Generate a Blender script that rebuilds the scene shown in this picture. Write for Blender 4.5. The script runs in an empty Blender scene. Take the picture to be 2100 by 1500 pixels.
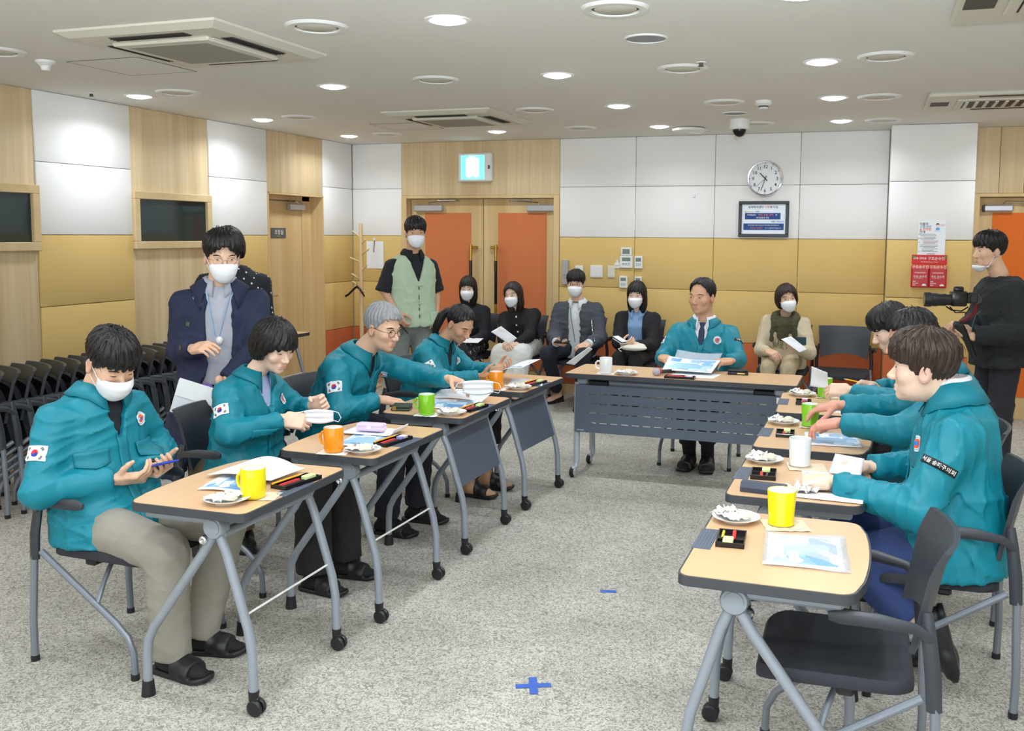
import bpy, bmesh, math, random
import numpy as np
from mathutils import Vector, Matrix
random.seed(7); np.random.seed(7)
PI = math.pi
scn = bpy.context.scene
COL = scn.collection

# ------------------------------------------------------------------ camera
cam_d = bpy.data.cameras.new('camera'); cam = bpy.data.objects.new('camera', cam_d); COL.objects.link(cam)
_r = Vector((0.9443655, 0.32882554, 0.00689674)); _u = Vector((-0.03686026, 0.08497655, 0.99570091)); _f = Vector((-0.32682583, 0.94055980, -0.09236952))
cam.matrix_world = Matrix(((_r.x, _u.x, -_f.x, 0), (_r.y, _u.y, -_f.y, 0), (_r.z, _u.z, -_f.z, 1.65), (0, 0, 0, 1)))
cam_d.sensor_width = 36; cam_d.lens = 1961.2 / 2100 * 36
cam_d.shift_x = -66.2 / 2100; cam_d.shift_y = -88.4 / 2100
cam_d.clip_start = .05
scn.camera = cam

# ------------------------------------------------------------------ world, exposure
w = bpy.data.worlds.new('world'); scn.world = w; w.use_nodes = True
w.node_tree.nodes['Background'].inputs[0].default_value = (.82, .92, 1, 1)
w.node_tree.nodes['Background'].inputs[1].default_value = 3.0
vs = scn.view_settings
vs.view_transform = 'Standard'; vs.look = 'None'; vs.gamma = 1; vs.use_curve_mapping = False
vs.exposure = 0.0
LAMP_W = 7.2          # watts of each ceiling downlight
fd = bpy.data.lights.new('ceiling_fill_spot', 'SPOT'); fd.energy = 900; fd.spot_size = math.radians(130); fd.spot_blend = .8; fd.shadow_soft_size = .15; fd.color = (.84, .93, 1)
fo = bpy.data.objects.new('ceiling_fill_spot', fd); COL.objects.link(fo); fo.location = (.05, -.12, 1.85); fo.rotation_euler = Vector((-.25, .62, .74)).to_track_quat('-Z', 'Y').to_euler()   # unseen fill spot, added to brighten the ceiling and upper walls

# ------------------------------------------------------------------ materials
def lin(c):
    return tuple((x / 12.92 if x <= .04045 else ((x + .055) / 1.055) ** 2.4) for x in c)
def rgb(r, g, b): return lin((r / 255, g / 255, b / 255))
MATS = {}
def mat(name, c, rough=.6, metal=0., bump=0., bscale=60., var=0., vscale=8., spec=.5, sheen=0., emit=0., alpha=1., trans=0., stretch=None, attr=None, coat=0.):
    if name in MATS: return MATS[name]
    m = bpy.data.materials.new(name); m.use_nodes = True
    nt = m.node_tree; b = nt.nodes['Principled BSDF']; L = nt.links
    b.inputs['Base Color'].default_value = (*c, 1); b.inputs['Roughness'].default_value = rough
    b.inputs['Metallic'].default_value = metal; b.inputs['Specular IOR Level'].default_value = spec
    if sheen: b.inputs['Sheen Weight'].default_value = sheen
    if coat: b.inputs['Coat Weight'].default_value = coat
    if emit:
        b.inputs['Emission Color'].default_value = (*c, 1); b.inputs['Emission Strength'].default_value = emit
    if alpha < 1: b.inputs['Alpha'].default_value = alpha
    if trans: b.inputs['Transmission Weight'].default_value = trans
    tc = None
    def coords():
        t = nt.nodes.new('ShaderNodeTexCoord'); mp = nt.nodes.new('ShaderNodeMapping')
        if stretch: mp.inputs['Scale'].default_value = stretch
        L.new(t.outputs['Object'], mp.inputs[0]); return mp.outputs[0]
    src = None
    if attr:
        a = nt.nodes.new('ShaderNodeAttribute'); a.attribute_name = attr; src = a.outputs['Color']
        L.new(src, b.inputs['Base Color'])
    if var:
        tc = coords(); n = nt.nodes.new('ShaderNodeTexNoise'); n.inputs['Scale'].default_value = vscale; n.inputs['Detail'].default_value = 4
        L.new(tc, n.inputs['Vector'])
        mx = nt.nodes.new('ShaderNodeMix'); mx.data_type = 'RGBA'; mx.blend_type = 'MIX'
        mx.inputs[6].default_value = (*[max(0, x * (1 - var)) for x in c], 1); mx.inputs[7].default_value = (*[min(1, x * (1 + var)) for x in c], 1)
        L.new(n.outputs['Fac'], mx.inputs[0])
        if src:
            m2 = nt.nodes.new('ShaderNodeMix'); m2.data_type = 'RGBA'; m2.blend_type = 'MULTIPLY'; m2.inputs[0].default_value = 1
            L.new(src, m2.inputs[6]); L.new(mx.outputs[2], m2.inputs[7]); L.new(m2.outputs[2], b.inputs['Base Color'])
        else: L.new(mx.outputs[2], b.inputs['Base Color'])
    if bump:
        tc = coords(); n = nt.nodes.new('ShaderNodeTexNoise'); n.inputs['Scale'].default_value = bscale; n.inputs['Detail'].default_value = 3
        bp = nt.nodes.new('ShaderNodeBump'); bp.inputs['Strength'].default_value = bump; bp.inputs['Distance'].default_value = .01
        L.new(tc, n.inputs['Vector']); L.new(n.outputs['Fac'], bp.inputs['Height']); L.new(bp.outputs[0], b.inputs['Normal'])
    MATS[name] = m; return m

def wood_mat(name, c1, c2, axis_scale, rough=.5, scale=1.0):
    """pale veneer: vertical grain drawn by stretched noise"""
    if name in MATS: return MATS[name]
    m = bpy.data.materials.new(name); m.use_nodes = True; nt = m.node_tree; L = nt.links; b = nt.nodes['Principled BSDF']
    t = nt.nodes.new('ShaderNodeTexCoord'); mp = nt.nodes.new('ShaderNodeMapping'); mp.inputs['Scale'].default_value = axis_scale
    L.new(t.outputs['Object'], mp.inputs[0])
    n1 = nt.nodes.new('ShaderNodeTexNoise'); n1.inputs['Scale'].default_value = 7 * scale; n1.inputs['Detail'].default_value = 2; n1.inputs['Distortion'].default_value = .3
    n2 = nt.nodes.new('ShaderNodeTexNoise'); n2.inputs['Scale'].default_value = 45 * scale; n2.inputs['Detail'].default_value = 3
    L.new(mp.outputs[0], n1.inputs['Vector']); L.new(mp.outputs[0], n2.inputs['Vector'])
    ad = nt.nodes.new('ShaderNodeMath'); ad.operation = 'MULTIPLY_ADD'; ad.inputs[1].default_value = .45
    L.new(n2.outputs['Fac'], ad.inputs[0]); L.new(n1.outputs['Fac'], ad.inputs[2])
    r = nt.nodes.new('ShaderNodeValToRGB'); r.color_ramp.elements[0].position = .5; r.color_ramp.elements[1].position = .95
    r.color_ramp.elements[0].color = (*c1, 1); r.color_ramp.elements[1].color = (*c2, 1)
    L.new(ad.outputs[0], r.inputs[0]); L.new(r.outputs[0], b.inputs['Base Color']); b.inputs['Roughness'].default_value = rough
    b.inputs['Specular IOR Level'].default_value = .35
    MATS[name] = m; return m

def floor_mat():
    m = bpy.data.materials.new('carpet'); m.use_nodes = True; nt = m.node_tree; L = nt.links; b = nt.nodes['Principled BSDF']
    t = nt.nodes.new('ShaderNodeTexCoord')
    n0 = nt.nodes.new('ShaderNodeTexNoise'); n0.inputs['Scale'].default_value = 55; n0.inputs['Detail'].default_value = 1; n0.inputs['Distortion'].default_value = 2.2
    n1 = nt.nodes.new('ShaderNodeTexNoise'); n1.inputs['Scale'].default_value = 220; n1.inputs['Detail'].default_value = 2
    n2 = nt.nodes.new('ShaderNodeTexNoise'); n2.inputs['Scale'].default_value = 2.2; n2.inputs['Detail'].default_value = 5
    for n in (n0, n1, n2): L.new(t.outputs['Object'], n.inputs['Vector'])
    r = nt.nodes.new('ShaderNodeValToRGB')
    r.color_ramp.elements[0].position = .36; r.color_ramp.elements[1].position = .60
    r.color_ramp.elements[0].color = (*rgb(136, 131, 120), 1); r.color_ramp.elements[1].color = (*rgb(197, 193, 181), 1)
    e = r.color_ramp.elements.new(.48); e.color = (*rgb(171, 167, 156), 1)
    L.new(n0.outputs['Fac'], r.inputs[0])
    mx = nt.nodes.new('ShaderNodeMix'); mx.data_type = 'RGBA'; mx.blend_type = 'OVERLAY'; mx.inputs[0].default_value = .2
    L.new(r.outputs[0], mx.inputs[6]); L.new(n1.outputs['Color'], mx.inputs[7])
    r2 = nt.nodes.new('ShaderNodeValToRGB'); r2.color_ramp.elements[0].position = .3; r2.color_ramp.elements[1].position = .7
    r2.color_ramp.elements[0].color = (.80, .80, .80, 1); r2.color_ramp.elements[1].color = (1.06, 1.06, 1.07, 1)
    L.new(n2.outputs['Fac'], r2.inputs[0])
    m3 = nt.nodes.new('ShaderNodeMix'); m3.data_type = 'RGBA'; m3.blend_type = 'MULTIPLY'; m3.inputs[0].default_value = 1
    L.new(mx.outputs[2], m3.inputs[6]); L.new(r2.outputs[0], m3.inputs[7])
    hs = nt.nodes.new('ShaderNodeHueSaturation'); hs.inputs['Saturation'].default_value = .85
    L.new(m3.outputs[2], hs.inputs['Color']); L.new(hs.outputs[0], b.inputs['Base Color'])
    bp = nt.nodes.new('ShaderNodeBump'); bp.inputs['Strength'].default_value = .25; bp.inputs['Distance'].default_value = .004
    L.new(n0.outputs['Fac'], bp.inputs['Height']); L.new(bp.outputs[0], b.inputs['Normal'])
    b.inputs['Roughness'].default_value = .75; b.inputs['Specular IOR Level'].default_value = .3
    MATS['carpet'] = m; return m

M_BEIGE = mat('beige_fabric', rgb(240, 238, 236), .9, bump=.15, bscale=400, var=.03, vscale=3)
M_YELLOW = mat('mustard_fabric', rgb(220, 187, 118), .85, bump=.15, bscale=400, var=.05, vscale=3)
M_ORANGE = mat('rust_fabric', rgb(194, 102, 56), .85, bump=.15, bscale=400, var=.05, vscale=3)
M_WOODX = wood_mat('veneer_left', rgb(200, 174, 132), rgb(226, 204, 166), (1, 1, .035))
M_WOODL = wood_mat('veneer_pale', rgb(206, 178, 132), rgb(226, 202, 158), (.2, .2, .2))
M_DOOR = wood_mat('veneer_door', rgb(204, 172, 120), rgb(222, 194, 146), (1, 1, .03))
M_TABLE = wood_mat('laminate', rgb(208, 166, 124), rgb(217, 179, 138), (.4, .03, .4), rough=.32)
M_CEIL = mat('ceiling_paint', rgb(232, 230, 224), .9, bump=.02, bscale=30)
M_WHITE = mat('white_plastic', rgb(232, 232, 230), .4)
M_OFFWHITE = mat('ivory_plastic', rgb(222, 217, 200), .45)
M_DARK = mat('dark_slot', rgb(38, 38, 40), .6)
M_SLOT = mat('grey_slot', rgb(82, 78, 72), .7)
M_BLACK = mat('black_plastic', rgb(26, 27, 30), .45)
M_BLACKG = mat('black_gloss', rgb(14, 14, 16), .2)
M_EDGE = mat('edge_band', rgb(60, 64, 70), .5)
M_GREYMET = mat('silver_paint', rgb(150, 157, 168), .38, metal=.25, spec=.5)
M_PANEL = mat('slate_panel', rgb(84, 94, 110), .5, bump=.03, bscale=300)
M_CHROME = mat('chrome', rgb(215, 216, 220), .15, metal=1.)
M_ALU = mat('aluminium', rgb(190, 192, 198), .35, metal=.6)
M_CHAIR = mat('chair_plastic', rgb(50, 54, 62), .42, bump=.04, bscale=500)
M_SEAT = mat('seat_fabric', rgb(36, 38, 46), .75, bump=.2, bscale=350)
M_CHLEG = mat('chair_tube', rgb(126, 132, 142), .4, metal=.3)
M_GLASS = mat('window_glass', rgb(34, 52, 54), .06, spec=.6)
M_CER_W = mat('white_ceramic', rgb(240, 240, 240), .22, coat=.3)
M_CER_O = mat('orange_ceramic', rgb(250, 150, 20), .25, coat=.3)
M_CER_G = mat('green_ceramic', rgb(130, 200, 36), .25, coat=.3)
M_CER_Y = mat('yellow_ceramic', rgb(244, 224, 10), .25, coat=.3)
M_PAPER = mat('paper', rgb(240, 242, 246), .8)
M_NAPKIN = mat('kraft_napkin', rgb(226, 208, 182), .9, bump=.2, bscale=80)
M_NAPW = mat('white_napkin', rgb(240, 236, 230), .9, bump=.2, bscale=80)
M_RED = mat('red', rgb(206, 34, 36), .5)
M_PINK = mat('pink', rgb(240, 150, 180), .5)
M_NAVYP = mat('navy_print', rgb(34, 72, 140), .6)
M_BLUE = mat('blue', rgb(40, 70, 200), .4)
M_LIME = mat('lime_eraser', rgb(214, 236, 160), .6)
M_PENCIL = mat('pencil_yellow', rgb(246, 176, 30), .45)
M_WOODP = mat('raw_wood', rgb(226, 190, 140), .6)
M_BRASS = mat('brass', rgb(186, 150, 70), .3, metal=.8)
M_INK = mat('ink', rgb(40, 42, 48), .7)
M_INKGREY = mat('grey_ink', rgb(140, 146, 156), .7)
M_LAMP = mat('lamp_lens', (.92, .96, 1), .5, emit=26.)
M_PALEBLUE = mat('pale_blue_print', rgb(150, 196, 232), .7)
M_SKYBLUE = mat('sky_print', rgb(96, 160, 220), .7)

# ------------------------------------------------------------------ mesh helpers
class MB:
    def __init__(s): s.v = []; s.f = []; s.m = []
    def add(s, V, F, mi=0):
        o = len(s.v); s.v.extend([tuple(map(float, p)) for p in V]); s.f.extend([tuple(int(i) + o for i in f) for f in F]); s.m.extend([mi] * len(F)); return s
    def box(s, c, d, bev=0., R=None, mi=0, seg=1):
        bm = bmesh.new(); bmesh.ops.create_cube(bm, size=1); bmesh.ops.scale(bm, vec=d, verts=bm.verts)
        if bev: bmesh.ops.bevel(bm, geom=bm.edges[:], offset=bev, segments=seg, affect='EDGES', profile=.5)
        V = [v.co.copy() for v in bm.verts]; bm.verts.index_update(); F = [[v.index for v in f.verts] for f in bm.faces]; bm.free()
        if R is not None: V = [R @ v for v in V]
        c = Vector(c); return s.add([v + c for v in V], F, mi)
    def tube(s, path, r, n=10, mi=0, caps=True, sx=1., closed=False):
        path = [Vector(p) for p in path]; k = len(path); rr = r if hasattr(r, '__len__') else [r] * k
        V = []; F = []; prev = None
        for i, p in enumerate(path):
            if closed: t = path[(i + 1) % k] - path[i - 1]
            else: t = (path[min(i + 1, k - 1)] - path[max(i - 1, 0)])
            t.normalize()
            if prev is None:
                a = Vector((0, 0, 1)) if abs(t.z) < .9 else Vector((1, 0, 0)); x = t.cross(a).normalized()
            else: x = (prev - t * prev.dot(t)).normalized()
            prev = x; y = t.cross(x)
            for j in range(n):
                a = 2 * PI * j / n; V.append(p + (x * math.cos(a) * sx + y * math.sin(a)) * rr[i])
        for i in range(k if closed else k - 1):
            for j in range(n):
                F.append((i * n + j, i * n + (j + 1) % n, ((i + 1) % k) * n + (j + 1) % n, ((i + 1) % k) * n + j))
        if caps and not closed: F += [tuple(range(n - 1, -1, -1)), tuple((k - 1) * n + j for j in range(n))]
        return s.add(V, F, mi)
    def lathe(s, prof, n=24, c=(0, 0, 0), axis='z', mi=0, caps=True):
        V = []; F = []; k = len(prof); c = Vector(c)
        for r, z in prof:
            for j in range(n):
                a = 2 * PI * j / n; p = (r * math.cos(a), r * math.sin(a), z)
                if axis == 'y': p = (p[0], p[2], p[1])
                elif axis == 'x': p = (p[2], p[0], p[1])
                V.append(Vector(p) + c)
        for i in range(k - 1):
            for j in range(n): F.append((i * n + j, i * n + (j + 1) % n, (i + 1) * n + (j + 1) % n, (i + 1) * n + j))
        if caps: F.append(tuple(range(n - 1, -1, -1))); F.append(tuple((k - 1) * n + j for j in range(n)))
        return s.add(V, F, mi)
    def prism(s, poly, z0, z1, mi=0, f=None):
        n = len(poly); V = [(x, y, z0) for x, y in poly] + [(x, y, z1) for x, y in poly]
        F = [tuple(range(n - 1, -1, -1)), tuple(range(n, 2 * n))] + [(i, (i + 1) % n, n + (i + 1) % n, n + i) for i in range(n)]
        if f: V = [f(Vector(p)) for p in V]
        return s.add(V, F, mi)
    def grid(s, P, mi=0, mf=None):
        """P: array (a,b,3) of points"""
        a, b = len(P), len(P[0]); o = len(s.v)
        s.v.extend([tuple(map(float, p)) for row in P for p in row])
        for i in range(a - 1):
            for j in range(b - 1):
                s.f.append((o + i * b + j, o + i * b + j + 1, o + (i + 1) * b + j + 1, o + (i + 1) * b + j)); s.m.append(mf(i, j) if mf else mi)
        return s
    def sphere(s, c, r, n=12, m=8, mi=0):
        rr = r if hasattr(r, '__len__') else (r, r, r); V = []; F = []
        for i in range(m + 1):
            t = PI * i / m
            for j in range(n):
                a = 2 * PI * j / n; V.append((c[0] + rr[0] * math.sin(t) * math.cos(a), c[1] + rr[1] * math.sin(t) * math.sin(a), c[2] + rr[2] * math.cos(t)))
        for i in range(m):
            for j in range(n): F.append((i * n + j, (i + 1) * n + j, (i + 1) * n + (j + 1) % n, i * n + (j + 1) % n))
        return s.add(V, F, mi)
    def build(s, name, mats, parent=None, smooth=35, fix=True, loc=None):
        return mesh_obj(name, s.v, s.f, mats, parent, smooth, s.m, fix, loc)

def mesh_obj(name, V, F, mats, parent=None, smooth=35, mi=None, fix=False, loc=None, colors=None):
    me = bpy.data.meshes.new(name)
    V = np.asarray(V, dtype=float)
    if loc is not None: V = V - np.array(loc)
    me.from_pydata(V.tolist(), [], F if isinstance(F, list) else F.tolist())
    mats = mats if isinstance(mats, (list, tuple)) else [mats]
    for m in mats: me.materials.append(m)
    if mi is not None and len(mats) > 1: me.polygons.foreach_set('material_index', np.asarray(mi, dtype=np.int32))
    if fix:
        bm = bmesh.new(); bm.from_mesh(me); bmesh.ops.recalc_face_normals(bm, faces=bm.faces[:]); bm.to_mesh(me); bm.free()
    if smooth:
        me.polygons.foreach_set('use_smooth', np.ones(len(me.polygons), dtype=bool))
        if smooth < 180: me.set_sharp_from_angle(angle=math.radians(smooth))
    if colors is not None:
        ca = me.color_attributes.new('Col', 'FLOAT_COLOR', 'POINT')
        ca.data.foreach_set('color', np.hstack([colors, np.ones((len(colors), 1))]).astype(np.float32).ravel())
    me.update()
    o = bpy.data.objects.new(name, me); COL.objects.link(o)
    if parent is not None: o.parent = parent
    if loc is not None and parent is None: o.location = loc
    return o

def tag(o, label=None, cat=None, group=None, kind=None):
    if label: o['label'] = label
    if cat: o['category'] = cat
    if group: o['group'] = group
    if kind: o['kind'] = kind
    return o
def thing(name, label, cat, loc=(0, 0, 0), rz=0., group=None):
    o = bpy.data.objects.new(name, None); COL.objects.link(o); o.location = loc; o.rotation_euler = (0, 0, rz); o.empty_display_size = .1
    return tag(o, label, cat, group)
def dup(o, loc=None, rz=None, label=None, parent=None, group=None):
    c = o.copy(); COL.objects.link(c)
    if parent is not None: c.parent = parent
    if loc is not None: c.location = loc
    if rz is not None: c.rotation_euler = (0, 0, rz)
    if label: c['label'] = label
    if group: c['group'] = group
    for ch in list(o.children): dup(ch, parent=c)
    return c
def structure(o): o['kind'] = 'structure'; return o

LINES = """조정실|송파복지센터|사명|과 다짐|MISSION|미션|지역중심의|안전, 안심, 안락|한|복지공동체 구현|비전|VISION|복지에 대한 사명과 헌신으로 지역사회에 공헌하겠습니다|사람중심의 복지공동체|로 그 소명을 완수하겠습니다|이용자|고충처리|& 진정함|안내|구조 손수건|FIRE|ESCAPE|NET|구조손수건|화재 대피용|Fire Escape Rescue Towel|1|2|3|4|5|6|7|8|9|10|11|12|서울 송파구의회""".split('|')
def _letter():
    """all lettering is set once, one line each, and taken apart by line"""
    cu = bpy.data.curves.new('t', 'FONT'); cu.body = '\n'.join(LINES); cu.size = 1; cu.align_x = 'CENTER'; cu.align_y = 'TOP_BASELINE'; cu.resolution_u = 2; cu.space_line = 3; cu.offset = .012
    o = bpy.data.objects.new('t', cu); me = bpy.data.meshes.new_from_object(o)
    V = np.array([v.co[:] for v in me.vertices]); out = {}
    line = np.clip(np.round((.35 - V[:, 1]) / 3.0), 0, len(LINES) - 1).astype(int)
    PF = [tuple(p.vertices) for p in me.polygons]; fl = np.array([line[f[0]] for f in PF])
    for i, sx in enumerate(LINES):
        idx = np.nonzero(line == i)[0]
        if not len(idx): continue
        mp = {int(j): k for k, j in enumerate(idx)}; P = V[idx].copy(); P[:, 1] += 3.0 * i - .36
        out[sx] = (P, [tuple(mp[j] for j in PF[q]) for q in np.nonzero(fl == i)[0]])
    bpy.data.objects.remove(o); bpy.data.curves.remove(cu); bpy.data.meshes.remove(me)
    return out
TXT = _letter()
def text_mesh(txt, size, align='CENTER', bold=0.):
    V, F = TXT[txt]; V = V * size
    if align == 'LEFT': V = V - np.array([V[:, 0].min(), 0, 0])
    return V, F
def put_text(mb, txt, size, org, ux, uy, mi=0, align='CENTER', bold=0.):
    V, F = text_mesh(txt, size, align, bold=bold)
    org = np.array(org, float); ux = np.array(ux, float); uy = np.array(uy, float)
    if len(V): mb.add(org + V[:, :1] * ux + V[:, 1:2] * uy, F, mi)
def arc(c, r, a0, a1, n): return [(c[0] + r * math.cos(math.radians(a0 + (a1 - a0) * i / n)), c[1] + r * math.sin(math.radians(a0 + (a1 - a0) * i / n))) for i in range(n + 1)]
def rrect(x0, x1, y0, y1, r, n=4):
    return arc((x1 - r, y1 - r), r, 0, 90, n) + arc((x0 + r, y1 - r), r, 90, 180, n) + arc((x0 + r, y0 + r), r, 180, 270, n) + arc((x1 - r, y0 + r), r, 270, 360, n)
# ================================================================== ROOM
XL, XR, YB, YC, YF, CZ = -5.527, 4.2, 9.396, 8.987, -3.6, 2.618
ZJ = [.094, .602, 1.110, 1.618, 2.127, CZ]
ZM = [M_ORANGE, M_YELLOW, M_YELLOW, M_BEIGE, M_BEIGE]
structure(MB().box(((XL + XR) / 2, (YF + YB) / 2, -.05), (XR - XL + .8, YB - YF + .8, .1)).build('floor', floor_mat(), smooth=0))
ceil_o = structure(MB().box(((XL + XR) / 2, (YF + YB) / 2, CZ + .15), (XR - XL + .8, YB - YF + .8, .3)).build('ceiling', M_CEIL, smooth=0))
M_WALL = mat('wall_backing', rgb(196, 184, 160), .9)

def panel(parent, m, lo, hi, bev=.007, name='panel'):
    c = [(a + b) / 2 for a, b in zip(lo, hi)]; d = [abs(b - a) - .003 for a, b in zip(lo, hi)]
    return MB().box(c, d, bev, seg=2).build(name, m, parent)

# ---- left wall
mb = MB()
for y0, y1, z0, z1 in ((YF - .3, 7.826, 0, CZ), (8.798, YB + .3, 0, CZ), (7.826, 8.798, 2.03, CZ)):
    mb.box((XL - .12, (y0 + y1) / 2, (z0 + z1) / 2), (.18, y1 - y0, z1 - z0))
mb.box((XL - .26, 8.3, 1.1), (.1, 1.4, 2.3))
wl = structure(mb.build('wall_left', M_WALL, smooth=0))
for y0, y1 in ((1.5, 2.42), (3.34, 4.26), (5.161, 6.062), (6.986, 7.826), (8.798, YB)):
    for i in range(5): panel(wl, ZM[i], (XL - .03, y0, ZJ[i]), (XL, y1, ZJ[i + 1]))
for y0, y1 in ((YF, 1.5), (2.42, 3.34), (4.26, 5.161), (6.062, 6.986)):
    panel(wl, M_WOODX, (XL - .03, y0, .094), (XL - .012, y1, CZ), .002, 'wood_panel')
panel(wl, M_WOODX, (XL - .03, 7.826, 2.03), (XL, 8.798, CZ), .002, 'wood_panel')
structure(MB().box((XL - .02, (YF + 7.826) / 2, .047), (.03, 7.826 - YF, .094)).box((XL - .02, 9.1, .047), (.03, .6, .094)).build('baseboard_left', M_DOOR, smooth=0))
def window(name, y0, y1):
    z0, z1 = 1.508, 1.962; t = .06
    mb = MB()
    for c, d in (((XL, (y0 + y1) / 2, z0 + t / 2), (.05, y1 - y0, t)), ((XL, (y0 + y1) / 2, z1 - t / 2), (.05, y1 - y0, t)),
                 ((XL, y0 + t / 2, (z0 + z1) / 2), (.05, t, z1 - z0 - 2 * t)), ((XL, y1 - t / 2, (z0 + z1) / 2), (.05, t, z1 - z0 - 2 * t))):
        mb.box(c, d, .004)
    o = structure(mb.build(name, M_WOODL, smooth=0))
    MB().box((XL - .006, (y0 + y1) / 2, (z0 + z1) / 2), (.008, y1 - y0 - 2 * t, z1 - z0 - 2 * t)).build('pane', M_GLASS, o, 0)
    return o
window('window_1', 4.255, 5.165); window('window_2', 6.062, 6.986)

# door_1 : control room door, deep recess
d1 = MB()
d1.box((XL - .07, 8.79, 1.015), (.15, .016, 2.03)); d1.box((XL - .07, 7.834, 1.015), (.15, .016, 2.03)); d1.box((XL - .07, 8.31, 2.022), (.15, .96, .016))
d1.box((XL - .155, 8.705, 1.01), (.03, .17, 2.02)); d1.box((XL - .155, 7.87, 1.0), (.03, .07, 2.0)); d1.box((XL - .155, 8.3, 1.995), (.03, .9, .05))
D1 = structure(d1.build('door_1', M_DOOR, smooth=0))
MB().box((XL - .17, 8.265, .985), (.03, .71, 1.95), .002).build('door_leaf', M_DOOR, D1, 0)
dc = MB().box((XL - .125, 8.49, 1.905), (.05, .26, .06), .006).build('door_closer', M_ALU, D1)
MB().tube([(XL - .11, 8.52, 1.945), (XL - .10, 8.44, 1.962), (XL - .10, 8.30, 1.965), (XL - .12, 8.56, 1.972)], .006, 6).build('closer_arm', M_CHROME, dc)
MB().tube([(XL - .15, 7.98, 1.02), (XL - .10, 7.98, 1.02), (XL - .10, 8.1, 1.02)], .01, 8).build('handle', M_CHROME, D1)
sg = tag(MB().box((XL - .152, 8.21, 1.64), (.006, .25, .1), .001).build('door_sign', mat('sign_grey', rgb(84, 88, 90), .5), None, 0), 'small grey room sign with white Korean letters on control room door', 'sign')
t = MB(); put_text(t, '조정실', .055, (XL - .1475, 8.215, 1.648), (0, 1, 0), (0, 0, 1)); t.build('lettering', M_WHITE, sg, 0)
MB().tube([(XL - .1475, 8.17, 1.612), (XL - .1475, 8.2, 1.606), (XL - .1475, 8.24, 1.611)], .003, 5).build('green_swoosh', mat('lime', rgb(150, 200, 40), .5), sg)

# ---- back wall
mb = MB()
for x0, x1, z0, z1 in ((XL - .3, -4.919, 0, CZ), (-3.108, .8, 0, CZ), (-4.919, -3.108, 2.05, CZ), (.8, 1.85, 2.035, CZ), (1.85, XR + .3, 0, CZ)):
    mb.box(((x0 + x1) / 2, YB + .11, (z0 + z1) / 2), (x1 - x0, .16, z1 - z0))
mb.box((-4.0, YB + .26, 1.1), (2.2, .08, 2.3)); mb.box((1.3, YB + .26, 1.1), (1.4, .08, 2.3))
wb = structure(mb.build('wall_back', M_WALL, smooth=0))
XB = [-4.919, -3.108, -2.311, -1.521, -.719, .067]
for x0, x1 in [(XL, XB[0])] + list(zip(XB[1:], XB[2:])):
    for i in range(5): panel(wb, ZM[i], (x0, YB, ZJ[i]), (x1, YB + .03, ZJ[i + 1]))
panel(wb, M_WOODX, (-4.919, YB, 2.05), (-3.108, YB + .03, CZ), .002, 'wood_panel')
x = .79
while x < 2.0:
    panel(wb, M_WOODX, (x, YB, 2.035), (x + .2, YB + .03, CZ), .002, 'wood_panel'); x += .2
panel(wb, M_WOODX, (1.85, YB, 0), (XR, YB + .03, CZ), .002, 'wood_panel')
mb = MB(); mb.box(((XL - 4.919) / 2, YB + .012, .047), (.6, .024, .094)); mb.box((-1.52, YB + .012, .047), (3.17, .024, .094))
structure(mb.build('baseboard_back', M_DOOR, smooth=0))
# column standing proud of the back wall
wc = structure(MB().box((.419, (YC + YB) / 2 + .03, CZ / 2), (.66, YB - YC, CZ)).build('wall_pier', M_WALL, smooth=0))
for i in range(5):
    panel(wc, ZM[i], (.072, YC, ZJ[i]), (.766, YC + .03, ZJ[i + 1]), .012)
    panel(wc, ZM[i], (.072, YC + .03, ZJ[i]), (.1, YB, ZJ[i + 1])); panel(wc, ZM[i], (.738, YC + .03, ZJ[i]), (.766, YB, ZJ[i + 1]))
structure(MB().box((.419, YC + .02, .047), (.66, .02, .094)).build('baseboard_pier', M_DOOR, smooth=0))

def door_frame(name, x0, x1, zt, dep=.1, t=.062):
    mb = MB()
    mb.box((x0 + t / 2, YB + dep / 2 - .006, zt / 2), (t, dep + .012, zt), .003); mb.box((x1 - t / 2, YB + dep / 2 - .006, zt / 2), (t, dep + .012, zt), .003)
    mb.box(((x0 + x1) / 2, YB + dep / 2 - .006, zt - t / 4), (x1 - x0 - 2 * t, dep + .012, t / 2), .003)
    return structure(mb.build(name, M_DOOR, smooth=0))
def leaf(parent, x0, x1, zt, ox0, ox1, oz0, oz1):
    l = MB().box(((x0 + x1) / 2, YB + .12, zt / 2), (x1 - x0 - .004, .04, zt), .002).build('door_leaf', M_DOOR, parent, 0)
    MB().box(((ox0 + ox1) / 2, YB + .098, (oz0 + oz1) / 2), (ox1 - ox0, .008, oz1 - oz0), .002).build('padded_inset', M_ORANGE2, l, 0)
    return l
def handle(parent, x, side):
    h = MB()
    h.tube([(x, YB + .04, 1.36), (x, YB + .04, .9)], .0165, 12, 0); h.tube([(x, YB + .04, 1.53), (x, YB + .04, 1.36)], .0165, 12, 1); h.tube([(x, YB + .04, .9), (x, YB + .04, .73)], .0165, 12, 1)
    for z in (1.5, .76): h.box((x + side * .035, YB + .065, z), (.07, .03, .03), .004, mi=1); h.tube([(x, YB + .04, z), (x, YB + .1, z)], .008, 8, 1)
    return h.build('pull_handle', [M_BLACKG, M_BRASS], parent)
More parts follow.
